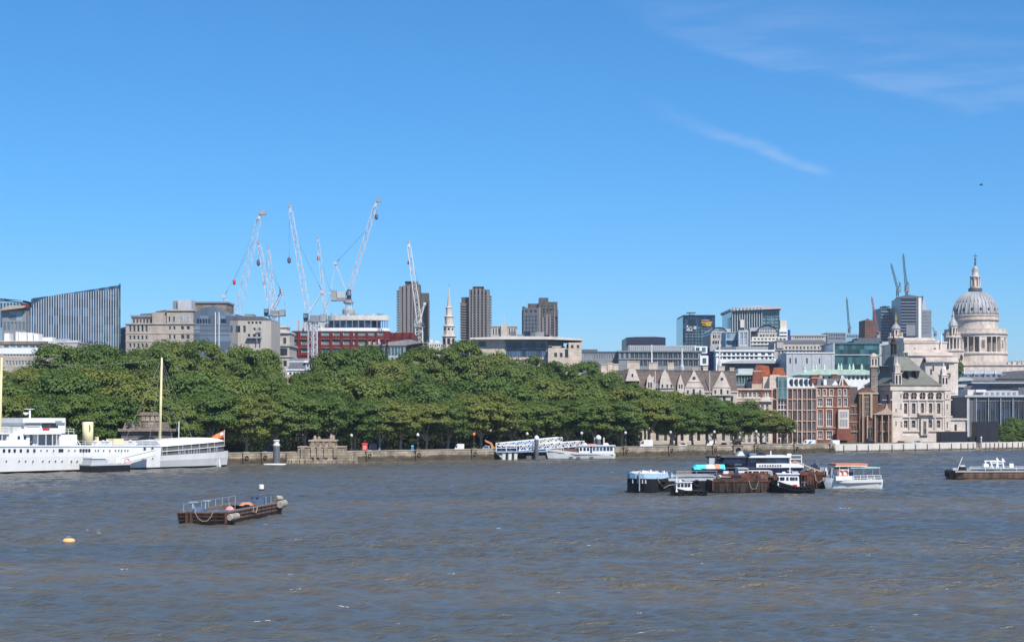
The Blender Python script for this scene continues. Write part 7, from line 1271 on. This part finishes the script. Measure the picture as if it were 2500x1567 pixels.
# --- white open passenger boat
d = dwater(1194); f11 = Fr(2018, d, R(9)); U11 = f11.u; Z11 = lambda y, x=2080: f11.z(y, f11.u(x)); t = thing('white_passenger_boat', 'white open passenger boat with an orange roof and two round lifebelts', 'passenger boat', f11.p(U11(2090), 2, 0)); L11 = U11(2158)
hull_part(t, f11, 0, L11, 3.8, [(0, Z11(1166, 2022)), (.35, Z11(1170, 2070)), (1, Z11(1170, 2150))], 'white', 'L', bowlen=.45, sternlen=.1, sternw=.8, flare=.8, deckm='slate', deckdrop=.5, rise=1.0)
mb = MB(f11); mb.loft([[(x, v0-.05, z_-.12), (x, v0+.1, z_-.12), (x, v0+.1, z_+.02), (x, v0-.05, z_+.02)] for x, v0, z_ in ((L11*.2, .5, Z11(1178)), (L11*.4, -.0, Z11(1179)), (L11*.97, .12, Z11(1177, 2150)))]); mb.build('blue_line', M['slate'], t)
def b11(nm, a, c, y0, y1, v0, v1, m, tx=0): mb = MB(f11); mb.box(U11(a), U11(c), v0, v1, Z11(y1, a), Z11(y0, a), tx, 0); return mb.build(nm, M[m], t)
b11('cabin', 2050, 2075, 1145, 1168, .5, 3.2, 'white'); b11('cabin_lower', 2042, 2083, 1162, 1173, .2, 3.5, 'white'); b11('windscreen', 2053, 2073, 1139, 1145, .6, 3.1, 'gdark'); b11('roof', 2042, 2120, 1132, 1137, .2, 3.6, 'salmon'); b11('roof_edge', 2040, 2118, 1137, 1139, .15, 3.65, 'offwhite'); b11('aft_awning', 2078, 2150, 1141, 1143, .2, 3.6, 'mint')
for x in (2051, 2072, 2086, 2110, 2132, 2149): b11('stanchion', x, x+1.0, 1139, 1170, .3, .4, 'white' if x < 2080 else 'steelg')
for x in (2054, 2066.5): mb = MB(); c = f11.p(U11(x), .42, Z11(1154.5)); mb.tube([c+Vector((.42*math.cos(k*math.pi/7), 0, .42*math.sin(k*math.pi/7))) for k in range(15)], .10, 6); mb.build('lifebelt', M['salmon'], t)
rail(t, f11, [(U11(2084), .1, Z11(1173)), (U11(2152), .15, Z11(1172, 2150))], .75, 'white', .035, 1.1); b11('blue_cover', 2082, 2094, 1153, 1162, 1, 2.6, 'blue', .2)
sm = MB(); sm.box(0, .45, 0, .45, 0, .1); sm.box(0, .08, 0, .45, .1, .55); sme = sm.mesh('seat', [M['offwhite']])
for x in range(2090, 2150, 8):
    for v in (.9, 2.2): put('seat', sme, t, f11.p(U11(x), v, Z11(1172)-.15), f11.yaw)
for x in (2025, 2030, 2036, 2041): b11('rail_post', x, x+.6, 1158, 1168, 1.2, 1.3, 'white')
# --- barge cut by the right edge
d = dwater(1171); f12 = Fr(2321, d, R(3)); U12 = f12.u; Z12 = lambda y: f12.z(y, 5); t = thing('low_brown_barge', 'low brown barge with white rails and a white gantry, cut by the right edge', 'barge', f12.p(U12(2420), 2.5, 0)); L12 = U12(2620)
hull_part(t, f12, 0, L12, 5.5, [(0, Z12(1147)), (.12, Z12(1150.5)), (1, Z12(1150))], 'rustpale', 'L', bowlen=.1, sternlen=.1, flare=.9, deckm='steelg', boot='rust', wl=.25)
def b12(nm, a, c, y0, y1, v0, v1, m): mb = MB(f12); mb.box(U12(a), U12(c), v0, v1, Z12(y1), Z12(y0)); return mb.build(nm, M[m], t)
b12('gunwale', 2332, 2620, 1149.5, 1152, -.1, .3, 'ltgrey'); b12('hatch_coaming', 2366, 2620, 1145, 1148, 1.2, 4.4, 'ltgrey'); b12('hatch_cover', 2372, 2620, 1143, 1145, 1.0, 4.6, 'steelg'); b12('dark_box', 2350.5, 2364, 1139.5, 1148, 1.4, 2.6, 'black'); b12('winch', 2351, 2363, 1136, 1139.5, 1.5, 2.4, 'offwhite'); b12('fore_hatch', 2333, 2346, 1143, 1148, 1.6, 3.2, 'ltgrey'); b12('white_box', 2408, 2421, 1132.5, 1141, 1.4, 2.6, 'white'); b12('box_base', 2408, 2421, 1141, 1145, 1.5, 2.5, 'slate')
mb = MB(); mb.bar(f12.p(U12(2344), 1.5, Z12(1147)), f12.p(U12(2356), 1.5, Z12(1116)), .12); mb.build('boom', M['offwhite'], t)
for v in (1.2, 4.2):
    mb = MB(); P = lambda x, y: f12.p(U12(x), v, Z12(y)); mb.bar(P(2431, 1146), P(2423, 1126), .22); mb.bar(P(2422, 1126.5), P(2454, 1126.5), .2); mb.bar(P(2456, 1144), P(2452.5, 1119), .24); mb.bar(P(2452.5, 1119), P(2459, 1128), .18); mb.bar(P(2438, 1143), P(2439, 1132), .14); mb.bar(P(2439, 1132), P(2452, 1132), .14); mb.build('gantry', M['white'], t)
b12('rail_frame', 2474, 2484, 1132, 1142, 2, 2.1, 'white'); rail(t, f12, [(U12(2370), .5, Z12(1149)), (U12(2560), .5, Z12(1149))], .7, 'white', .03, 2.5)
for k in range(3): fender_tyre(t, f12.p(.25-.1*k, 1.6+k*.8, 1.0), .42, yaw=1.3)
# ---------------------------------------------------------------- pier, boat and things along the embankment
fp = Fr(1212, bank(1212, -5.5), WT*.97); UP = fp.u; ZP = lambda y, x: fp.z(y, fp.u(x))
t = thing('landing_pier', 'white steel pier with a long sloping truss bridge behind the moored white boat', 'pier', fp.p(UP(1300), 2, 0))
mb = MB(fp); mb.box(0, UP(1425), 0, 3.4, ZP(1103, 1300)-.0, ZP(1100.5, 1300)); mb.build('pier_deck', M['ltblue'], t); zd = ZP(1100.5, 1300)
mb = MB(fp); mb.box(UP(1290), UP(1425), .8, 4.4, -.5, .9); mb.build('pontoon', M['slate'], t)
for x in (1229, 1244, 1258): mb = MB(fp); mb.loft([[(UP(x), .4, -1), (UP(x)+.75, .4, -1), (UP(x)+.75, 1.2, -1), (UP(x), 1.2, -1)], [(UP(x)-.1, .3, zd-.2), (UP(x)+.9, .3, zd-.2), (UP(x)+.9, 1.3, zd-.2), (UP(x)-.1, 1.3, zd-.2)]]); mb.build('pier_leg', M['paleconc'], t)
mb = MB(); mb.bar(fp.p(UP(1230), .8, .6), fp.p(UP(1215), .8, zd-.2), .35); mb.build('brace', M['paleconc'], t)
rail(t, fp, [(0, .1, zd), (UP(1262), .1, zd)], 1.5, 'white', .07, 2.2)
blu = MB(fp)
for x in range(1214, 1262, 11): mb = MB(fp); mb.box(UP(x)+.12, UP(x+10), .2, .26, zd+.12, zd+1.2); mb.build('rail_panel', M['navy'], t)
def truss(nm, x0, y0, x1, y1, h, v, n, w=.16):
    a0, a1 = Vector((UP(x0), v, ZP(y0, x0))), Vector((UP(x1), v, ZP(y1, x1))); up = Vector((0, 0, h)); mb = MB()
    Q = lambda p: fp.p(*p)
    mb.bar(Q(a0), Q(a1), w*1.3); mb.bar(Q(a0+up), Q(a1+up), w*1.3)
    for i in range(n+1): p = a0+(a1-a0)*i/n; mb.bar(Q(p), Q(p+up), w)
    for i in range(n): p, q = a0+(a1-a0)*i/n, a0+(a1-a0)*(i+1)/n; mb.bar(Q(p if i % 2 else p+up), Q(q+up if i % 2 else q), w)
    return mb.build(nm, M['white'], t)
for v in (1.0, 3.0): truss('bridge_truss', 1237, 1092, 1388, 1077, .98, v+1.6, 16, .11); truss('lower_truss', 1262, 1100, 1430, 1088, 1.2, v-.4, 18, .11)
mb = MB(fp); mb.prism([(UP(1237), ZP(1093, 1237)), (UP(1388), ZP(1078, 1388)), (UP(1388), ZP(1076.5, 1388)), (UP(1237), ZP(1091.5, 1237))], 2.6, 4.6); mb.build('bridge_deck', M['ltgrey'], t)
for i in range(9): x = 1266+i*17; mb = MB(fp); mb.box(UP(x), UP(x+13), 2.0, 2.08, ZP(1099-i*.4, x), ZP(1092-i*.4, x)); mb.build('blue_panel', M['blue' if i % 3 else 'navy'], t)
mb = MB(fp); mb.box(UP(1275), UP(1330), 4.0, 4.1, ZP(1083, 1300), ZP(1079, 1300)); mb.build('blue_panel', M['midblue'], t)
def pile(px, ytop, dd, r, label, m='slate'):
    x = X(px, dd); t = thing('mooring_pile', label, 'pile', (x, dd, 0), 'grey mooring piles with white caps'); zt = Z(ytop, dd); mb = MB(); mb.lathe(x, dd, [(r, -1.5), (r, zt-.5)], 16); mb.build('shaft', M[m], t, smooth=False); mb = MB(); mb.lathe(x, dd, [(r*1.12, zt-.9), (r*1.2, zt-.5), (r*.9, zt-.1), (r*.2, zt+.15)], 16); mb.build('cap', M['white'], t); return t
pile(1310, 1064, fp.p(UP(1310), -1.2, 0).y, .50, 'grey steel pile with a white cap at the middle of the pier'); pile(1461, 1063, bank(1461, -7), .58, 'short grey pile with a white cap behind the moored white boat')
for x, lb in ((1452, 'thin white post left of the pile behind the white boat'), (1474, 'thin white post right of the pile behind the white boat')): dd = bank(x, -6); mb = MB(); mb.tube([(X(x, dd), dd, 0), (X(x, dd), dd, Z(1068, dd))], .2, 8); solo(mb, 'white_post', M['offwhite'], lb, 'post')
dd = bank(675, -7); x = X(675, dd); t = thing('mooring_dolphin', 'stout grey mooring pile with a pale lamp housing, standing before the granite wall', 'pile', (x, dd, 0)); mb = MB(); mb.lathe(x, dd, [(.85, -1.5), (.72, Z(1088, dd))], 12); mb.build('shaft', M['slate'], t); mb = MB(); mb.lathe(x, dd, [(.8, Z(1088, dd)), (.8, Z(1084, dd)), (.55, Z(1083, dd)), (.6, Z(1076, dd)), (.75, Z(1075.5, dd)), (.6, Z(1073.5, dd))], 12); mb.build('lamp_housing', M['offwhite'], t)
mb = MB(); mb.loft([[(x+a*math.cos(k*math.pi/8), dd-3+b_*math.sin(k*math.pi/8), z_) for k in range(16)] for a, b_, z_ in ((2.1, .8, -.2), (2.5, 1.0, .12), (2.4, .9, .34), (2.0, .7, .36))]); solo(mb, 'white_float', M['offwhite'], 'long low white float at the foot of the grey mooring pile', 'float')
# the moored white boat
dB = dwater(1121); fb = Fr(1334, dB, R(5)); UB = fb.u; ZB = lambda y, x=1420: fb.z(y, fb.u(x)); t = thing('moored_white_boat', 'white wooden motor yacht with an orange roof cover moored at the pier', 'boat', fb.p(UB(1420), 2, 0)); LB = UB(1503)
hull_part(t, fb, 0, LB, 4.2, [(0, ZB(1095, 1336)), (.2, ZB(1099, 1370)), (.5, ZB(1105)), (1, ZB(1106, 1500))], 'white', 'L', bowlen=.4, sternlen=.1, sternw=.8, flare=.8, deckm='offwhite', deckdrop=.3, rise=1.2, boot='grey', wl=.2)
mb = MB(fb); mb.loft([[(x, v0-.06, z_-.1), (x, v0+.1, z_-.1), (x, v0+.1, z_+.06), (x, v0-.06, z_+.06)] for x, v0, z_ in ((.6, 1.7, ZB(1101, 1340)), (LB*.2, .55, ZB(1105, 1370)), (LB*.42, .02, ZB(1109)), (LB*.97, .22, ZB(1110, 1500)))]); mb.build('rubbing_strake', M['wood'], t)
def bb(nm, a, c, y0, y1, v0, v1, m, tx=0): mb = MB(fb); mb.box(UB(a), UB(c), v0, v1, ZB(y1, a), ZB(y0, a), tx, 0); return mb.build(nm, M[m], t)
bb('cabin', 1414, 1441, 1089, 1108, .35, 3.8, 'white'); bb('aft_cabin', 1446, 1500, 1089, 1107, .35, 3.8, 'white'); bb('blue_door', 1441, 1446, 1090, 1108, .5, 1, 'blue'); bb('cabin_roof', 1411, 1503, 1086.5, 1089, .1, 4.0, 'offwhite'); bb('orange_cover', 1434, 1461, 1083.5, 1086.5, .8, 3.2, 'salmon', .4); bb('fore_cabin', 1376, 1414, 1096, 1104, .9, 3.3, 'brownbrick'); bb('white_dinghy', 1424, 1436, 1081, 1086, 1, 3, 'white', .4); bb('roof_hatch', 1474, 1488, 1081.5, 1086.5, 1, 2.6, 'white', .2)
windows_row(t, fb, [UB(x) for x in (1416, 1425, 1433.5)], .32, ZB(1100), ZB(1092.5), .55); windows_row(t, fb, [UB(x) for x in (1448, 1456.5, 1465, 1473.5, 1482, 1490)], .32, ZB(1100), ZB(1091.5), .62, 'gblue')
for x in (1390, 1408, 1440): mb = MB(fb); mb.box(UB(x), UB(x+9), .2, .6, ZB(1116.5), ZB(1114.5)); mb.build('hull_vent', M['slate'], t)
rail(t, fb, [(1.2, 1.4, ZB(1096, 1345)), (UB(1376), .5, ZB(1099, 1375))], .8, 'white', .04, 1.2)
# stepped stone landing below the trees
f = Fr(727, bank(784, .6)-6, 0); UL = f.u; ZL = lambda y: f.z(y); t = thing('stone_landing', 'stepped granite river landing with carved tiers and rough stones at its foot', 'landing', f.p(UL(784), 3, 0))
def lb(nm, a, c, y0, y1, v0, v1, m='granite', tx=0): mb = MB(f); mb.box(UL(a), UL(c), v0, v1, ZL(y1), ZL(y0), tx, 0); return mb.build(nm, M[m], t)
lb('lower_tier', 727, 841, 1091, 1103, 0, 6); lb('tier_coping', 726, 842, 1089.5, 1091.5, -.2, 6.2, 'buff'); lb('middle_tier', 755, 817, 1077, 1090, .8, 6); lb('top_coping', 752, 820, 1074, 1077, .5, 6.3, 'buff'); lb('top_step', 762, 810, 1071.5, 1074, 1, 5.5); lb('foot_wall', 700, 862, 1103, 1137, -.3, 6, 'granite')
for x in (758, 771, 786, 801): lb('carved_panel', x, x+8, 1079, 1088, .62, .8, 'brownstone')
for x in (735, 760, 775, 792, 815): lb('buttress', x, x+9, 1092, 1116, -.7, 0)
for k, (x, y) in enumerate(((766, 1064), (776, 1066), (806, 1061), (811, 1063))): mb = MB(); p = f.p(UL(x), 2.5, 0); mb.lathe(p.x, p.y, [(.45, ZL(1072)), (.3, ZL(1070)), (.4, ZL(1067)), (.22, ZL(y+1.5)), (.3, ZL(y+.6)), (.08, ZL(y-.8))], 8); mb.build('finial_figure', M['buff'], t)
r_ = random.Random(4)
for k in range(26): x = 700+165*k/25; mb = MB(f); w_ = r_.uniform(.5, 1.1); mb.box(UL(x), UL(x)+w_, -.9-r_.uniform(0, .8), .1, -.6, r_.uniform(.4, 1.5), w_*.15, .1); mb.build('foot_stone', M['granite' if k % 3 else 'brownstone'], t)
# dark stone arch behind the ship
f = Fr(287, bank(355, 1.5), WT*.35); UL = f.u; ZL = lambda y: f.z(y, f.u(350)); t = thing('stone_arch', 'dark weathered stone river arch with stepped top behind the white ship', 'arch', f.p(UL(355), 4, 0))
def la(nm, a, c, y0, y1, v0, v1, m='brownstone', tx=0): mb = MB(f); mb.box(UL(a), UL(c), v0, v1, ZL(y1), ZL(y0), tx, 0); return mb.build(nm, M[m], t)
la('body', 296, 422, 1060, 1090, 0, 7); la('plinth', 292, 426, 1090, 1115, -.4, 7.4); la('frieze', 294, 424, 1054, 1060, .15, 6.8); la('cornice', 288, 430, 1047, 1052, -.9, 8); la('soffit', 292, 426, 1051.8, 1054.2, -.4, 7.4); la('attic', 300, 416, 1030, 1047, .4, 6.6, tx=.5); la('upper_block', 338, 392, 1013, 1030, 1, 6, tx=.2); la('upper_coping', 334, 396, 1010, 1013.5, .6, 6.4); la('cap_step', 341, 389, 1006, 1010, 1.2, 5.8, 'brownstone', .5)
for x in (346, 356, 368, 380): la('panel', x, x+8, 1016, 1028, .8, 1.02, 'granite')
for y in (1065, 1071, 1077, 1083): la('course', 296, 422, y, y+.8, -.07, 0, 'slate')
mb = MB(f); c = UL(358); mb.prism([(c-2.4, ZL(1114)), (c+2.4, ZL(1114)), (c+2.4, ZL(1083))]+[(c+2.4*math.cos(k*math.pi/8), ZL(1083)+1.7*math.sin(k*math.pi/8)) for k in range(1, 8)]+[(c-2.4, ZL(1083))], -.12, -.02); mb.build('archway', M['dark'], t)
# lamps along the wall
def lamp(px, label, globe='paleconc', o=.55):
    p = BF.p(bu(px, o), o, 2.62); t = thing('street_lamp', label, 'street lamp', p, 'globe lamps on the river wall'); mb = MB(); mb.lathe(p.x, p.y, [(.5, 2.62), (.45, 2.9), (.2, 3.2), (.28, 4.0), (.12, 4.4), (.09, 5.6), (.16, 5.7)], 10); mb.build('column', M['bronze'], t); mb = MB(); mb.lathe(p.x, p.y, [(.10, 5.7), (.30, 5.85), (.36, 6.1), (.28, 6.35), (.08, 6.5)], 12); mb.build('globe', M[globe], t, smooth=True)
for px, lbl, g in ((858, 'globe lamp right of the stone landing', 'paleconc'), (1020, 'globe lamp beside the blue bin', 'white'), (1157, 'globe lamp with an orange tinted globe, left of the orange-armed vehicle', 'orange'), (1287, 'globe lamp above the left end of the pier bridge', 'paleconc'), (1420, 'globe lamp behind the moored white boat', 'paleconc'), (1527, 'globe lamp just right of the moored white boat', 'paleconc'), (1637, 'globe lamp between two white vans', 'paleconc'), (1744, 'globe lamp left of the dark statue', 'paleconc'), (1846, 'globe lamp under the last trees', 'paleconc'), (1940, 'globe lamp left of the blue and white van', 'buff')): lamp(px, lbl, g)
# vehicles
def vehicle(px0, px1, o, ytop, kind, body, label, cat, nose='L', group=None, stripe=None):
    dd = bank((px0+px1)/2, o); f = Fr(px0, dd, 0); L = f.u(px1); h = max(1.3, f.z(ytop)-G-.15); z0 = G+.15; Wd = 1.9
    t = thing('parked_'+cat.replace(' ', '_'), label, cat, f.p(L/2, Wd/2, z0), group); fl = (lambda x: x) if nose == 'L' else (lambda x: L-x)
    if kind == 'van': prof = [(0, .35), (L, .35), (L, h*.98), (L*.30, h), (L*.20, h*.92), (L*.06, h*.55), (0, h*.48)]; win = [(L*.08, h*.56), (L*.28, h*.56), (L*.28, h*.88), (L*.22, h*.88)]
    elif kind == 'coach': prof = [(0, .35), (L, .35), (L, h), (L*.04, h), (0, h*.8)]; win = [(L*.03, h*.5), (L*.97, h*.5), (L*.97, h*.85), (L*.04, h*.85)]
    else: prof = [(0, .32), (L, .32), (L, h*.58), (L*.93, h*.64), (L*.80, h*.97), (L*.45, h), (L*.30, h*.66), (L*.04, h*.58)]; win = [(L*.36, h*.64), (L*.86, h*.64), (L*.77, h*.91), (L*.47, h*.94)]
    P = [(fl(x), z0+zz_) for x, zz_ in prof]; Q = [(fl(x), z0+zz_) for x, zz_ in win]
    if nose != 'L': P, Q = P[::-1], Q[::-1]
    mb = MB(f); mb.prism(P, 0, Wd); mb.build('body', M[body], t); mb = MB(f); mb.prism(Q, -.02, 0); mb.build('window', M['gdark'], t)
    if stripe: mb = MB(f); mb.prism([(fl(L*.35), z0+h*.35), (fl(L*.55), z0+h*.35), (fl(L*.75), z0+h*.8), (fl(L*.55), z0+h*.8)][::1 if nose == 'L' else -1], -.025, -.002); mb.build('blue_mark', M[stripe], t)
    for x in (L*.18, L*.82):
        for v in (0, Wd-.22): mb = MB(f); mb.loft([[(fl(x)+.34*math.cos(k*math.pi/6), v+s, z0+.2+.34*math.sin(k*math.pi/6)) for k in range(12)] for s in (-.03, .24)]); mb.build('wheel', M['tyre'], t)
    mb = MB(f); mb.box(fl(0)-.04, fl(0)+.04, .15, .45, z0+h*.4, z0+h*.5); mb.build('headlight', M['ltgrey'], t); return t
gv = 'vehicles on the embankment road'
vehicle(899, 919, 4, 1083, 'van', 'navy', 'dark blue van right behind the red kiosk', 'van', group=gv); vehicle(1110, 1133, 5, 1083, 'van', 'white', 'white box van left of the orange-armed vehicle', 'van', group=gv); vehicle(1563, 1594, 5, 1073, 'van', 'white', 'white van under the trees right of the moored boat', 'van', group=gv); vehicle(1655, 1678, 6, 1080, 'car', 'white', 'white car under the trees by the leaning forked trunk', 'car', group=gv); vehicle(1725, 1748, 6, 1072, 'van', 'white', 'white van under the trees left of the dark statue', 'van', group=gv); vehicle(1755, 1778, 9, 1080, 'car', 'grey', 'grey car left of the dark statue', 'car', group=gv); vehicle(1852, 1876, 9, 1082, 'car', 'slate', 'dark car under the last trees', 'car', group=gv); vehicle(1925, 1952, 6, 1083, 'car', 'white', 'low white car left of the blue and white van', 'car', group=gv)
vehicle(1960, 1991, 4, 1073, 'van', 'white', 'white van with a blue mark at the end of the trees', 'van', group=gv, stripe='midblue'); vehicle(2026, 2050, 5, 1074, 'van', 'white', 'white van half hidden at the start of the concrete wall', 'van', group=gv); vehicle(2110, 2136, 3, 1069, 'car', 'black', 'black taxi before the brown brick hall', 'taxi', group=gv); vehicle(2184, 2212, 3, 1078, 'car', 'redclad', 'dark red car before the white stone school', 'car', group=gv); vehicle(2225, 2252, 4, 1079, 'car', 'ltgrey', 'silver car before the entrance of the white stone school', 'car', group=gv); vehicle(640, 662, 12, 1084, 'car', 'slate', 'dark car behind the wall left of the grey mooring pile', 'car', group=gv); vehicle(1066, 1092, 14, 1084, 'car', 'redclad', 'dark red car behind the wall left of the white box van', 'car', group=gv)
p = BF.p(bu(891, 2), 2, G); t = thing('red_kiosk', 'bright red domed kiosk behind the wall under the trees', 'kiosk', p); mb = MB(); h = Z(1081, p.y); mb.box(p.x-.62, p.x+.62, p.y-.6, p.y+.6, G, h-.3, .03, .03); mb.build('body', M['red'], t); mb = MB(); mb.box(p.x-.72, p.x+.72, p.y-.7, p.y+.7, h-.3, h, .25, .25); mb.build('roof', M['red'], t); mb = MB(); mb.box(p.x-.4, p.x+.4, p.y-.64, p.y-.6, G+1.3, h-.5); mb.build('window', M['pink'], t)
p = BF.p(bu(1007, 1.2), 1.2, G+.1); t = thing('blue_bin', 'bright blue upright bin standing behind the wall beside a lamp', 'bin', p); mb = MB(); mb.box(p.x-.32, p.x+.32, p.y-.3, p.y+.3, p.z, Z(1089, p.y), .04, .04); mb.build('body', M['midblue'], t); mb = MB(); mb.box(p.x-.36, p.x+.36, p.y-.34, p.y+.34, Z(1089, p.y), Z(1087, p.y), .15, .15); mb.build('lid', M['cyan'], t)
f = Fr(1176, bank(1195, 3), 0); U_ = f.u; Zq = lambda y: f.z(y); t = thing('orange_armed_vehicle', 'blue works vehicle with a tilted orange arm and yellow rear left of the pier', 'works vehicle', f.p(U_(1196), 1, G)); 
mb = MB(f); mb.prism([(0, G+.5), (U_(1196), G+.5), (U_(1196), Zq(1088)), (U_(1184), Zq(1087)), (U_(1179), Zq(1092))], 0, 1.8); mb.build('cab', M['ltblue'], t); mb = MB(f); mb.box(U_(1182), U_(1192), -.03, 0, Zq(1093), Zq(1089)); mb.build('window', M['gdark'], t); mb = MB(f); mb.box(U_(1197), U_(1219), .1, 1.7, G+.5, Zq(1091), .2, 0); mb.build('bonnet', M['yellow'], t); mb = MB(); mb.bar(f.p(U_(1203), .9, Zq(1091)), f.p(U_(1198), .9, Zq(1081)), .5); mb.bar(f.p(U_(1201), .9, Zq(1083)), f.p(U_(1187), .9, Zq(1077)), .42); mb.bar(f.p(U_(1188), .9, Zq(1078)), f.p(U_(1184), .9, Zq(1074)), .3); mb.build('arm', M['salmon'], t)
for x in (1181, 1192, 1203, 1214): mb = MB(f); mb.loft([[(U_(x)+.36*math.cos(k*math.pi/6), s, G+.42+.36*math.sin(k*math.pi/6)) for k in range(12)] for s in (-.05, 1.85)]); mb.build('wheel', M['tyre'], t)
# dark statue on its stone pier
f = Fr(1788, bank(1800, -.6), WT*.5); U_ = f.u; Zq = lambda y: f.z(y, 1.0); t = thing('dark_statue', 'dark bronze beast with raised neck on an arched stone plinth of the river wall', 'statue', f.p(U_(1800), .6, 3))
mb = MB(f); z1 = Zq(1088); c = U_(1801); mb.prism([(c-1.4, .3), (c-.8, .3), (c-.8, z1-1.1)]+[(c-.8*math.cos(k*math.pi/6), z1-1.1+.7*math.sin(k*math.pi/6)) for k in range(1, 6)]+[(c+.8, z1-1.1), (c+.8, .3), (c+1.4, .3), (c+1.4, z1), (c-1.4, z1)][0:], -.5, .9); mb.build('plinth', M['brownstone'], t); mb = MB(f); mb.box(c-1.55, c+1.55, -.6, 1.0, z1, z1+.2); mb.build('plinth_cap', M['granite'], t)
B = lambda x, y, v=.2: f.p(U_(x), v, Zq(y)); mb = MB()
mb.tube([B(1789, 1080), B(1793, 1077), B(1800, 1076.5), B(1806, 1077), B(1810, 1073), B(1813, 1066), B(1815, 1061)], [.25, .6, .68, .62, .42, .26, .16], 10); mb.tube([B(1815, 1061), B(1818, 1063), B(1821, 1064)], [.2, .22, .08], 8); mb.tube([B(1790, 1079), B(1785, 1083), B(1781, 1079)], [.22, .14, .05], 6)
for x, v in ((1792, -.1), (1792.5, .5), (1807, -.1), (1807.5, .5)): mb.tube([B(x, 1078, v), B(x+.5, 1083, v), B(x-.5, 1087.6, v)], [.32, .2, .15], 7)
mb.build('beast', M['bronze'], t, smooth=True)
# bushes at the right edge
cmb = CR_S[1]
for i, (px, o, yt, wd, lbl) in enumerate(((2448, 10, 1038, 50, 'leafy green bush right of the tall dark hoarding'), (2478, 12, 1022, 60, 'bushy green tree at the right edge behind the concrete wall'), (2505, 8, 1045, 60, 'low bush cut by the right edge'), (2462, 6, 1062, 46, 'low flowering bush just behind the concrete wall at the right'))):
    dd = bank(px, o); t = thing('green_bush', lbl, 'bush', (X(px, dd), dd, G), 'bushes at the right edge'); rx = wd/2/F*dd; hz = Z(yt, dd)-G; c = bpy.data.objects.new('crown', cmb); c.parent = t; c.location = (0, 0, hz/2); c.scale = (rx/6.2, rx/6.2, hz/2/5.4); c.rotation_euler = (0, 0, i*1.3); C.objects.link(c); k = bpy.data.objects.new('trunk', TR_S[i % 3]); k.parent = t; k.scale = (.5, .5, hz/9); C.objects.link(k)
dd = 880; t = thing('garden_tree', 'small green tree at the foot of the cathedral, right of the big white office', 'tree', (X(2340, dd), dd, Z(925, dd))); c = bpy.data.objects.new('crown', CR_S[2]); c.parent = t; c.location = (0, 0, 4.2); c.scale = (.36, .36, .75); C.objects.link(c); k = bpy.data.objects.new('trunk', TR_S[0]); k.parent = t; k.location = (0, 0, -12); k.scale = (.6, .6, 3); C.objects.link(k)
# small bird high in the sky
d = 300; p = Vector((X(2395, d), d, Z(452, d))); t = thing('bird', 'tiny dark bird high in the sky above the cathedral', 'bird', p); mb = MB(); mb.tube([p+Vector((-.3, 0, 0)), p, p+Vector((.35, 0, .02))], [.03, .1, .03], 6); mb.build('body', M['black'], t); mb = MB(); mb.face([p+Vector((-.1, 0, .03)), p+Vector((.15, 0, .03)), p+Vector((.05, -.55, .22)), p+Vector((-.05, -.5, .22))]); mb.face([p+Vector((.15, 0, .03)), p+Vector((-.1, 0, .03)), p+Vector((-.05, .5, .22)), p+Vector((.05, .55, .22))]); mb.build('wing', M['black'], t)
# ---------------------------------------------------------------- summer haze between here and the far towers
hm = bpy.data.materials.new('haze'); hm.use_nodes = True; hn = hm.node_tree; hn.nodes.clear()
ho = hn.nodes.new('ShaderNodeOutputMaterial'); hv = hn.nodes.new('ShaderNodeVolumePrincipled'); hv.inputs['Color'].default_value = (.80, .88, 1, 1); hv.inputs['Density'].default_value = .00008; hv.inputs['Anisotropy'].default_value = .2
hn.links.new(hv.outputs[0], ho.inputs['Volume'])
mb = MB(); mb.box(-7200, 7200, -2800, 7400, -4, 175); o = mb.build('haze', hm, kind='stuff')
